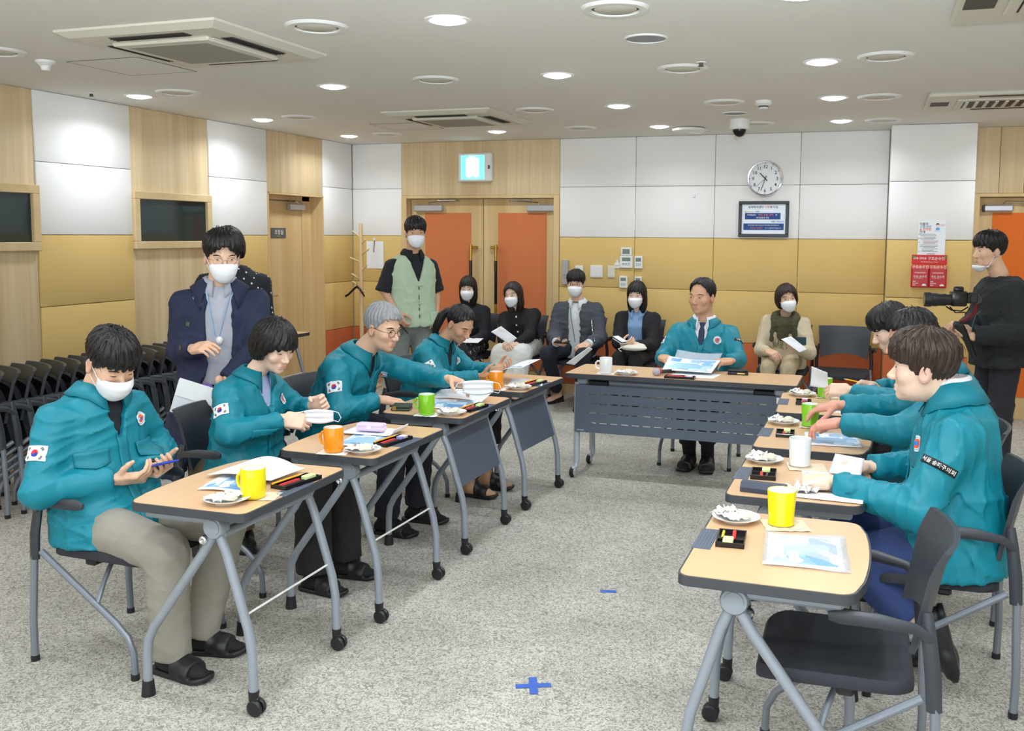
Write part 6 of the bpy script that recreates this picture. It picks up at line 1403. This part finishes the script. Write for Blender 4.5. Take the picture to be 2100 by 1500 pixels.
# 8 far sitter of the right row
person('black haired person in teal jacket writing with a yellow pencil at the far desk', (.27, 5.45), (.28, 5.46, .52), (.19, 5.45, 1.01), 184, (.075, 5.44, 1.155), (196, 26, 0), (.005, 5.52, .82), (-.125, 5.33, .825), 1.03,
       rh=((-.8, -.35, .15), (-.1, -.6, -.6), (.7, .8, .5), .05, .9), lh=((-.9, .1, -.05), (.0, .6, -.7), (.6, .6, .4), .05, .9), re=(.22, 5.66, .83), le=(.16, 5.22, .80), ra=(.05, 5.35, .095), la=(.05, 5.55, .095), rtoe=(-1, .1, 0), ltoe=(-1, -.1, 0),
       layers=teal_layers(M_SHBLK, grow=.02), legmat=M_TRBLK, sock=M_SOCK, hair='fringe', strands=160, eyes=.25, seed=18, skin=SKL, collar=[C_TEAL(gap=24, w=.056, tip=.04, h=.05)], extra=lambda c: teal(c, '', zip_=False), slump=.04)
t = thing('pencil', 'yellow pencil held in the hand of the far desk sitter', 'pencil', (-.055, 5.50, .845))
MB().tube([(-.085, 0, .014), (.095, .0, -.016)], .004, 6).build('barrel', M_PENCIL, t); MB().tube([(-.085, 0, .014), (-.098, 0, .016)], [.004, .0012], 6).build('tip', M_WOODP, t); MB().tube([(.095, 0, -.016), (.11, 0, -.0185)], .0042, 8).build('cap', M_BLACK, t)

# 9 standing man in navy coat
M_COAT = cloth('coat_navy', rgb(28, 36, 66), rough=.8); M_SHGREY = cloth('shirt_grey', rgb(170, 172, 184)); M_TAN = cloth('trousers_tan', rgb(150, 132, 108))
def x9(c):
    T, s, org = c['T'], c['s'], c['org']; f = c['fields']['shirt'][0]
    m = MB()
    for sg in (-1, 1):
        pts = []
        for q in np.linspace(0, 1, 12):
            p = T.at(.97 - .46 * q, sg * (.062 - .05 * q) - .01 * q, 0) + T.fwd * .3
            for _ in range(40): p = p - T.fwd * np.clip((f(p[None])[0] - .006) * .85, -.02, .03)
            pts.append(tuple(p - org))
        m.tube(pts, .005, 6, sx=.4)
    m.build('lanyard', mat('lanyard_blue', rgb(150, 176, 208), .7), c['body']); e = A(*pts[-1]); R = Matrix.Rotation(PI / 2, 3, 'X')
    MB().sphere(tuple(e - A(0, 0, .022)), (.018, .018, .022), 14, 8).build('badge_reel', M_WHITE, c['body'])
    c['patch']('belt', 'trouser_top', T.at(.03, 0, 0), T.fwd, T.u, .28, .038, 14, 2, .004, M_BLACKG, thick=.003)
    for z in (.62, .42): c['patch']('coat_button', 'coat', T.at(z, -.115 * s, .02), T.fwd - T.lat * .4, T.u, .022, .022, 4, 4, .004, M_SLOT, thick=.002)
CG = lambda a: np.where(a > .25, .060, .060 + (.25 - a) * .10)
COATP = [(-1.6, .44, .33, .02), (-1.0, .36, .28, .01), (-.5, .285, .23, .0), (-.1, .225, .175, .005), (.1, .205, .16, .01), (.4, .195, .145, .012), (.7, .20, .135, .0), (.84, .178, .115, -.01), (.93, .118, .092, -.016), (1.0, .074, .074, -.012), (1.2, .05, .05, -.01)]
person('standing bespectacled man in open navy coat, white mask and lanyard', (-3.16, 4.06), (-3.20, 4.10, .88), (-3.165, 4.06, 1.385), -56, (-3.115, 4.02, 1.525), (-44, 12, 0), (-3.165, 3.86, 1.075), (-3.02, 3.87, .90), 1.0,
       rh=((.9, -.3, .15), (.2, .5, -.8), (.4, .5, .3), .03, .9), lh=((.2, .3, -.9), (-.8, 0, -.3), (.6, .7, .4)), re=(-3.345, 3.97, 1.05), le=(-2.945, 4.08, 1.07), ra=(-3.28, 4.02, .09), la=(-3.10, 4.12, .09), rk=(-3.27, 4.01, .48), lk=(-3.11, 4.11, .48), rtoe=(.6, -.8, 0), ltoe=(.7, -.7, 0),
       layers=[dict(name='trouser_top', mat=M_TAN, grow=-.004, a=(-.15, .1), sleeve=None, folds=0), dict(name='shirt', mat=M_SHGREY, grow=.004, a=(.02, 1.0), sleeve=None, folds=.004), dict(name='coat', mat=M_COAT, prof=COATP, grow=.0, a=(-.92, .985), gap=CG, folds=.008, wl=.18, rs=(.068, .062, .053), cuff=.035)],
       legmat=M_TAN, shoes='shoe', shoemat=M_BLACK, sock=M_SOCK, hair='parted', strands=220, hres=.004, mask='on', glasses=(M_CHROME, .022), eyes=.25, seed=19, skin=SK, hs=.94, collar=[dict(on='coat', mat=M_COAT, gap=44, w=.10, tip=.10, h=.05), dict(on='shirt', mat=M_SHGREY, gap=20, w=.03, tip=.03, h=.045, at=1.0)], extra=x9)
t = thing('paper_bag', 'white paper folder hanging from the standing man\'s lowered hand', 'folder', (-3.135, 3.835, .83))
R_ = Matrix.Rotation(math.radians(20), 3, 'Z') @ Matrix.Rotation(.30, 3, 'Y')
MB().box((0, 0, -.02), (.24, .006, .17), .002, R=R_).build('folder', mat('milky_plastic', rgb(222, 226, 236), .4), t); MB().box(R_ @ Vector((.0, -.006, .03)), (.22, .004, .09), .001, R=R_).build('inner_sheet', M_PAPER, t); MB().box(R_ @ Vector((.03, 0, .075)), (.05, .012, .018), .004, R=R_).build('purple_clip', mat('purple', rgb(110, 70, 170), .5), t)

# 10 person in dotted blouse behind the coat man
M_DOT = bpy.data.materials.new('dotted_blouse'); M_DOT.use_nodes = True
_n = M_DOT.node_tree; _b = _n.nodes['Principled BSDF']; _b.inputs['Roughness'].default_value = .8
_t = _n.nodes.new('ShaderNodeTexCoord'); _v = _n.nodes.new('ShaderNodeTexVoronoi'); _v.inputs['Scale'].default_value = 34; _v.inputs['Randomness'].default_value = .35; _l = _n.nodes.new('ShaderNodeMath'); _l.operation = 'LESS_THAN'; _l.inputs[1].default_value = .2
_m = _n.nodes.new('ShaderNodeMix'); _m.data_type = 'RGBA'; _m.inputs[6].default_value = (*rgb(22, 24, 32), 1); _m.inputs[7].default_value = (*rgb(220, 222, 226), 1)
_n.links.new(_t.outputs['Object'], _v.inputs['Vector']); _n.links.new(_v.outputs['Distance'], _l.inputs[0]); _n.links.new(_l.outputs[0], _m.inputs[0]); _n.links.new(_m.outputs[2], _b.inputs['Base Color'])
person('person in black dotted blouse mostly hidden behind the navy coat man', (-3.50, 4.62), (-3.50, 4.62, .90), (-3.462, 4.555, 1.462), -55, (-3.462, 4.525, 1.55), (-50, 20, 0), (-3.70, 4.45, .80), (-3.34, 4.68, .80), .92, True,
       rh=((.1, -.1, -1), (.8, .6, 0), RELAX), lh=((.1, -.1, -1), (-.8, -.6, 0), RELAX), ra=(-3.60, 4.60, .09), la=(-3.46, 4.68, .09), rtoe=(.6, -.8, 0), ltoe=(.6, -.8, 0), layers=[dict(name='blouse', mat=M_DOT, grow=.02, a=(-.1, .99), folds=.006)], legmat=M_TRBLK, shoes='shoe', sock=M_SOCK, hair='bob', strands=40, hres=.006, bres=.013, handres=.006, eyes=.5, seed=20, shw=.16)

# 11 standing man in green vest
M_VEST = cloth('vest_green', rgb(178, 198, 172)); M_POLO = cloth('polo_black', rgb(24, 25, 30)); M_GREYT = cloth('trousers_grey', rgb(124, 130, 128))
VG = lambda a: np.maximum(.004, (a - .58)) * .20 * (a > .58) + .003
def x11(c):
    T, s = c['T'], c['s']; f = c['fields']['vest'][0]
    for z in (.54, .28, .05):
        p = T.at(z, 0, 0) + T.fwd * .3
        for _ in range(40): p = p - T.fwd * np.clip((f(p[None])[0] - .003) * .85, -.02, .03)
        m = MB().tube([tuple(p + T.lat * x - c['org']) for x in (-.035, -.012)], .004, 6).tube([tuple(p + T.lat * x - c['org']) for x in (.012, .035)], .004, 6).sphere(tuple(p - c['org']), .010, 10, 6); m.build('knot_button', M_VEST, c['fields']['vest'][1])
    for sg in (-1, 1): c['patch']('pocket', 'vest', T.at(.05, sg * .10, .02), T.fwd + T.lat * sg * .4, T.u, .11, .12, 6, 6, .004, M_VEST, thick=.003)
person('standing man in pale green vest over black polo, white mask', (-3.66, 7.22), (-3.70, 7.23, .91), (-3.68, 7.22, 1.485), -38, (-3.635, 7.185, 1.65), (-56, 2, 0), (-3.715, 7.02, .985), (-3.515, 7.33, .93), 1.03,
       rh=((.5, -.25, -.8), (.4, .8, 0), GRIP, .05, .8), lh=((.05, -.15, -1), (-.9, -.4, 0), RELAX), re=(-3.86, 7.04, 1.18), le=(-3.555, 7.41, 1.18), ra=(-3.80, 7.17, .095), la=(-3.60, 7.26, .095), rk=(-3.79, 7.15, .50), lk=(-3.62, 7.24, .50), rtoe=(.4, -.9, 0), ltoe=(.6, -.8, 0),
       layers=[dict(name='polo', mat=M_POLO, grow=.004, a=(0, 1.0), sleeve='short', rs=(.060, .062, 0), folds=.004), dict(name='vest', mat=M_VEST, grow=.026, a=(-.06, .965), sleeve=None, gap=VG, folds=.007)], legmat=M_GREYT, legr=(.095, .075, .07), shoes='shoe', sock=M_SOCK, hair='fringe', strands=120, mask='on', eyes=.5, seed=21, skin=SKD, collar=[dict(on='polo', mat=M_POLO, gap=24, w=.045, tip=.04, h=.04, at=1.0)], extra=x11)
t = thing('pen', 'black marker pen in the green vest man\'s hand', 'pen', (-3.69, 7.0, .895))
MB().tube([(-.03, 0, .035), (.06, -.01, -.045)], .008, 10).build('barrel', M_BLACKG, t); MB().tube([(.06, -.01, -.045), (.085, -.012, -.067)], [.008, .005], 10).build('cap', M_BLACK, t)

# 12..16 row along the back wall
bk = dict(hres=.0055, bres=.012, handres=.0055, strands=60)
M_BLKJ = cloth('jacket_black', rgb(26, 28, 34)); M_FLORAL = mat('floral_skirt', rgb(36, 36, 40), .85, var=.0)
_n = M_FLORAL.node_tree; _b = _n.nodes['Principled BSDF']; _t = _n.nodes.new('ShaderNodeTexCoord'); _v = _n.nodes.new('ShaderNodeTexNoise'); _v.inputs['Scale'].default_value = 38; _v.inputs['Detail'].default_value = 3; _l = _n.nodes.new('ShaderNodeMath'); _l.operation = 'GREATER_THAN'; _l.inputs[1].default_value = .60
_m = _n.nodes.new('ShaderNodeMix'); _m.data_type = 'RGBA'; _m.inputs[6].default_value = (*rgb(34, 34, 40), 1); _m.inputs[7].default_value = (*rgb(176, 172, 160), 1)
_n.links.new(_t.outputs['Object'], _v.inputs['Vector']); _n.links.new(_v.outputs['Fac'], _l.inputs[0]); _n.links.new(_l.outputs[0], _m.inputs[0]); _n.links.new(_m.outputs[2], _b.inputs['Base Color'])
OPEN = lambda w: (lambda a: np.where(a > .9, w * 1.05, w))
person('masked woman with black hair in black blazer and floral skirt', (-3.88, 8.85), (-3.885, 8.90, .53), (-3.875, 8.84, .945), -84, (-3.86, 8.775, 1.10), (-78, 4, 0), (-3.86, 8.50, .60), (-3.72, 8.52, .60), .97, True,
       rh=((.6, -.5, -.1), (.0, .3, -.9), (.4, .5, .3)), lh=((-.6, -.5, -.1), (.0, .3, -.9), (.4, .5, .3)), ra=(-3.92, 8.42, .09), la=(-3.80, 8.42, .09), rtoe=(0, -1, 0), ltoe=(.1, -1, 0), layers=[dict(name='blouse', mat=M_SHBLK, grow=0, a=(0, 1.0), sleeve=None, folds=0), dict(name='blazer', mat=M_BLKJ, grow=.018, a=(-.12, .985), gap=lambda a: np.maximum(0, (a - .5)) * .12, folds=.006)], legmat=M_FLORAL, skirt=.22, shoes='shoe', hair='long', mask='on', eyes=.4, seed=22, skin=SKL, **bk)
sheet('document', 'white paper in the lap of floral skirted woman', [(-3.78, 8.40, .60), (-3.60, 8.42, .60), (-3.60, 8.56, .63), (-3.78, 8.54, .63)], M_PAPER)
M_VELV = cloth('cardigan_velvet', rgb(20, 19, 22)); M_WSK = cloth('skirt_white', rgb(226, 226, 222))
def x13(c):
    T = c['T']
    for z in (.86, .66, .48, .30): c['patch']('pearl_button', 'cardigan', T.at(z, 0, .02), T.fwd, T.u, .016, .016, 4, 4, .004, M_WHITE, thick=.003)
person('masked woman with long wavy hair in black cardigan and long white skirt', (-3.36, 8.87), (-3.30, 8.90, .53), (-3.345, 8.83, .905), -86, (-3.375, 8.77, 1.05), (-96, 4, 6), (-3.32, 8.43, .60), (-3.22, 8.44, .60), .98, True,
       rh=((.5, -.55, -.1), (.3, .2, -.9), GRIP), lh=((-.6, -.5, .0), (.0, .3, -.9), (.5, .5, .3)), ra=(-3.36, 8.36, .09), la=(-3.20, 8.38, .09), rtoe=(-.1, -1, 0), ltoe=(.1, -1, 0), layers=[dict(name='cardigan', mat=M_VELV, grow=.014, a=(-.04, .985), folds=.004)], legmat=M_WSK, skirt=.14, shoes='shoe', hair='longpart', hairm=H_DKB, mask='on', eyes=.45, seed=23, skin=SKL, extra=x13, **bk)
sheet('document', 'white printed booklet held up by the white skirted woman', [(-3.44, 8.36, .72), (-3.25, 8.34, .615), (-3.18, 8.37, .67), (-3.35, 8.39, .775)], M_TXT, thick=.004)
M_BOMB = cloth('bomber_grey', rgb(74, 78, 88)); M_JEAND = cloth('jeans_dark', rgb(30, 36, 48)); M_SHIRTW = cloth('shirt_offwhite', rgb(222, 228, 232))
def x14(c):
    T = c['T']; c['patch']('chest_zip', 'bomber', T.at(.52, .125, .02), T.fwd + T.lat * .4, T.u, .012, .16, 2, 8, .004, M_CHROME, thick=.002)
    for w_, e_ in ((c['rw'], c['ER']), (c['lw'], c['EL'])):
        d = nrm(w_ - e_); m = MB().tube([tuple(w_ - d * .055 - c['org']), tuple(w_ - d * .03 - c['org']), tuple(w_ - d * .004 - c['org'])], [.040, .043, .041], 14); m.build('shirt_cuff', M_SHIRTW, c['body'])
    f = c['fields']['shirt'][0]; pts = []
    for q in np.linspace(0, 1, 9):
        p = T.at(.95 - .75 * q, -.05 + .06 * q, 0) + T.fwd * .3
        for _ in range(40): p = p - T.fwd * np.clip((f(p[None])[0] - .006) * .85, -.02, .03)
        pts.append(tuple(p - c['org']))
    MB().tube(pts, .004, 6).build('lanyard', mat('lanyard_grey', rgb(120, 136, 146), .7), c['body'])
person('masked bespectacled man in grey bomber jacket and white shirt', (-2.74, 8.86), (-2.74, 8.92, .54), (-2.735, 8.84, 1.0), -90, (-2.73, 8.77, 1.175), (-84, 4, 0), (-2.83, 8.50, .625), (-2.53, 8.50, .625), 1.02,
       rh=((.75, -.5, -.1), (.2, .1, .9), (.5, .6, .4), .05, .7), lh=((-.55, -.65, -.3), (-.2, .4, -.8), GRIP), ra=(-2.93, 8.84, .09), la=(-2.60, 8.55, .09), rk=(-2.90, 8.44, .53), lk=(-2.55, 8.44, .53), rtoe=(-.4, -.9, 0), ltoe=(.1, -1, 0), layers=[dict(name='shirt', mat=M_SHIRTW, grow=.004, a=(-.16, 1.0), sleeve=None, folds=.004), dict(name='bomber', mat=M_BOMB, grow=.034, a=(-.02, .985), gap=OPEN(.058), gb=-.0, folds=.009, rs=(.078, .07, .056), cuff=.045)], legmat=M_JEAND, hem=-.06, legr=(.095, .07, .055), shoes='loafer', hair='fringe', mask='on', glasses=(M_BLACKG, .024), eyes=.8, seed=24, skin=SK, collar=[dict(on='shirt', mat=M_SHIRTW, gap=24, w=.04, tip=.04, h=.035, at=1.0)], extra=x14, **bk)
t = thing('mobile_phone', 'dark mobile phone in the bomber jacket man\'s hand', 'phone', (-2.755, 8.43, .645)); MB().box((0, 0, 0), (.14, .07, .009), .003, R=Matrix.Rotation(.2, 3, 'X')).build('body', M_BLACKG, t); MB().box((0, -.001, .0052), (.13, .062, .001), R=Matrix.Rotation(.2, 3, 'X')).build('screen', M_BLACK, t)
sheet('document', 'rolled white papers hanging from the bomber jacket man\'s hand', [(-2.66, 8.27, .47), (-2.47, 8.36, .62), (-2.45, 8.40, .60), (-2.60, 8.33, .45)], M_PAPER, thick=.006)
M_BLUSH = cloth('shirt_blue', rgb(140, 176, 220)); M_CARD = cloth('cardigan_black', rgb(24, 25, 30))
person('masked woman with long black hair, blue shirt under black cardigan', (-2.15, 8.86), (-2.14, 8.90, .53), (-2.135, 8.83, .93), -90, (-2.13, 8.77, 1.085), (-92, 6, 0), (-2.17, 8.46, .65), (-2.06, 8.47, .65), 1.0, True,
       rh=((.6, -.45, .1), (.3, .4, .6), GRIP, .05, .7), lh=((-.6, -.45, .05), (-.1, .5, -.7), GRIP, .05, .7), ra=(-2.20, 8.42, .09), la=(-2.06, 8.42, .09), rtoe=(0, -1, 0), ltoe=(.1, -1, 0), layers=[dict(name='shirt', mat=M_BLUSH, grow=.004, a=(-.1, 1.0), sleeve=None, folds=.003), dict(name='cardigan', mat=M_CARD, grow=.026, a=(-.16, .985), gap=OPEN(.070), folds=.006)], legmat=M_TRBLK, shoes='shoe', hair='long', mask='on', eyes=.4, seed=25, skin=SKL, collar=[dict(on='shirt', mat=M_BLUSH, gap=22, w=.04, tip=.05, h=.03, at=1.0)], **bk)
t = thing('cloth_bag', 'cream cloth bag in the lap of the blue shirted woman', 'bag', (-2.06, 8.40, .615)); MB().sphere((0, 0, .012), (.125, .06, .028), 18, 10).sphere((.05, .02, .022), (.06, .05, .03), 14, 8).build('bag', mat('cream_canvas', rgb(230, 226, 214), .9), t); MB().tube([(-.08, -.03, .02), (-.13, -.05, .0), (-.1, -.06, -.02)], .006, 6).build('strap', MATS['cream_canvas'], t)
t = thing('notebook', 'small stack of white notebooks held by the blue shirted woman', 'notebook', (-2.19, 8.39, .685)); R_ = Matrix.Rotation(-.5, 3, 'Z') @ Matrix.Rotation(.35, 3, 'Y')
for q in range(3): MB().box(R_ @ Vector((0, 0, .009 * q)), (.12, .07, .007), .001, R=R_).build('book', (M_PAPER, mat('navy_cover', rgb(30, 36, 70), .5), M_PAPER)[q], t, 0)
M_BEJ = cloth('blazer_beige', rgb(206, 192, 164)); M_BET = cloth('trousers_beige', rgb(190, 174, 144)); M_SCARF = cloth('scarf_olive', rgb(78, 76, 54))
def x16(c):
    T, s, org = c['T'], c['s'], c['org']
    def sf(P):
        d = None; r = T.at(.965, 0, .02)
        for q in range(16):
            a0, a1 = 2 * PI * q / 16, 2 * PI * (q + 1) / 16; pt = lambda a: r + (T.fwd * math.cos(a) * .085 + T.lat * math.sin(a) * .085) - T.u * (.045 * max(0, math.cos(a)) + .0)
            e = rc(P, pt(a0), pt(a1), .040, .040); d = e if d is None else smin(d, e, .02)
        d = smin(d, rc(P, T.at(.86, .0, .12), T.at(.62, .0, .15), .07, .05), .05)
        for sg in (-1, 1): d = smin(d, rc(P, T.at(.9, sg * .075, .09), T.at(.52, sg * .10, .14), .04, .025), .03)
        return d + folds(P, .008, .05, 5)
    V, F = snet(sf, T.at(.45, 0) - .3, T.at(1.05, 0) + .25, .010); c['put']('scarf', V, F.tolist(), M_SCARF)
    m = MB(); r = random.Random(4)
    for q in range(46):
        b = r.uniform(-.12, .12); p = T.at(r.uniform(.50, .60) , b, .165 - abs(b) * .3) - org; m.tube([tuple(p), tuple(p - T.u * .04 + A(r.uniform(-.01, .01), -.004, 0)), tuple(p - T.u * .075 + A(r.uniform(-.015, .015), 0, 0))], .003, 4)
    m.build('fringe', mat('scarf_fringe', rgb(150, 146, 116), .9), c['fields']['blazer'][1])
person('masked woman in beige suit with olive green fringed scarf', (-.78, 8.9), (-.78, 8.93, .53), (-.765, 8.84, .935), -92, (-.755, 8.77, 1.085), (-70, -2, 6), (-.875, 8.52, .635), (-.64, 8.53, .665), 1.0, True,
       rh=((.6, -.6, -.15), (.1, .3, -.9), (.5, .6, .4), .05, .7), lh=((-.4, -.6, .2), (.4, .2, .8), GRIP, .05, .7), ra=(-.86, 8.40, .09), la=(-.70, 8.40, .09), rtoe=(0, -1, 0), ltoe=(.1, -1, 0), layers=[dict(name='blazer', mat=M_BEJ, grow=.028, a=(-.2, .985), folds=.008)], legmat=M_BET, shoes='shoe', hair='shortwavy', hairm=H_DKB, mask='on', eyes=.7, seed=26, skin=SK, extra=x16, **bk)
sheet('document', 'white notes held by the woman with olive scarf', [(-.76, 8.40, .76), (-.60, 8.38, .655), (-.54, 8.42, .68), (-.68, 8.44, .785)], M_TXT, thick=.004)
t = thing('mobile_phone', 'dark teal phone under the notes of the scarfed woman', 'phone', (-.60, 8.46, .745)); MB().box((0, 0, 0), (.09, .02, .07), .004).build('case', mat('dark_teal', rgb(24, 58, 72), .4), t); MB().box((0, .011, 0), (.08, .001, .06)).build('screen', M_BLACKG, t)

# 17 camera operator
M_SWEAT = cloth('sweater_black', rgb(30, 33, 36)); M_DENIM = cloth('denim_black', rgb(36, 37, 44))
SWP = [(p[0], p[1] + .03, p[2] + .02, p[3]) for p in PROF_M]
person('standing camera operator in black sweater with mask under his chin', (.79, 7.2), (.82, 7.22, .88), (.79, 7.21, 1.385), -158, (.715, 7.185, 1.555), (-156, 2, 0), (.575, 7.00, 1.035), (.60, 6.97, .985), 1.04,
       rh=((-.75, -.3, .25), (.2, .3, -.9), GRIP, .05, .8), lh=((-.8, .1, .3), (.3, -.6, .6), GRIP, .05, .8), re=(.69, 7.40, 1.06), le=(.90, 6.99, 1.01), ra=(.74, 7.29, .095), la=(.83, 7.13, .095), rk=(.74, 7.28, .5), lk=(.83, 7.13, .5), rtoe=(-.9, -.3, 0), ltoe=(-.8, -.5, 0),
       layers=[dict(name='sweater', mat=M_SWEAT, prof=SWP, grow=.004, a=(-.22, .99), folds=.007, rs=(.082, .082, .062), cuff=.03)], legmat=M_DENIM, legr=(.10, .08, .075), shoes='shoe', sock=M_SOCK, hair='fringe', strands=160, hres=.0045, mask='chin', eyes=.4, seed=27, skin=SK, brow=M_LASH)
t = thing('video_camera', 'black camera with long lens on a handheld gimbal', 'camera', (.52, 6.95, 1.0))
RZ = Matrix.Rotation(math.radians(8), 3, 'Z')
w_ = lambda x, y, z: RZ @ Vector((x, y, z))
b = MB().lathe([(0, -.10), (.046, -.10), (.048, -.085), (.048, -.06), (.044, -.055), (.044, -.02), (.041, -.015), (.041, .03), (.036, .04), (.036, .07), (0, .07)], 24, (0, 0, 0), 'x'); b.v = [tuple(w_(x - .14, y - .13, z + .235)) for x, y, z in b.v]; b.build('lens', M_BLACK, t)
b = MB().lathe([(0, -.102), (.040, -.102), (.040, -.098), (0, -.098)], 20, (0, 0, 0), 'x'); b.v = [tuple(w_(x - .14, y - .13, z + .235)) for x, y, z in b.v]; b.build('front_glass', mat('lens_glass', rgb(60, 54, 50), .1), t)
MB().box(w_(-.03, -.13, .245), (.10, .085, .10), .012, R=RZ, seg=2).box(w_(-.03, -.13, .305), (.06, .05, .04), .012, R=RZ, seg=2).box(w_(.03, -.13, .25), (.03, .06, .07), .008, R=RZ).build('camera_body', M_BLACKG, t)
MB().box(w_(.06, -.12, .25), (.06, .05, .07), .01, R=RZ).lathe([(0, -.03), (.03, -.03), (.03, .03), (0, .03)], 18, w_(.095, -.09, .24), 'y').build('gimbal_motor', M_BLACK, t)
MB().tube([w_(.095, -.09, .24), w_(.09, -.07, .15), w_(.05, -.05, .105), w_(.01, -.04, .085)], .014, 8, sx=.6).build('gimbal_arm', mat('arm_red', rgb(110, 26, 34), .4), t)
MB().tube([w_(-.03, -.06, .075), w_(.0, -.05, .06), w_(.03, -.03, .02), w_(.07, .0, -.05), w_(.12, .03, -.16)], [.018, .032, .028, .022, .020], 14).build('grip', M_BLACK, t)
MB().tube([w_(-.10, -.12, .19), w_(-.06, -.10, .165), w_(0, -.10, .16), w_(.04, -.11, .19)], .005, 6).tube([w_(-.08, -.13, .19), w_(-.04, -.12, .15), w_(.02, -.12, .155)], .004, 6).build('cable', M_BLACKG, t)
MB().tube([w_(.10, .03, -.02), w_(.09, -.02, .06), w_(.11, -.02, .13), w_(.14, -.01, .155)], .004, 6, sx=.5).build('wrist_strap', mat('strap_teal', rgb(70, 120, 124), .7), t)
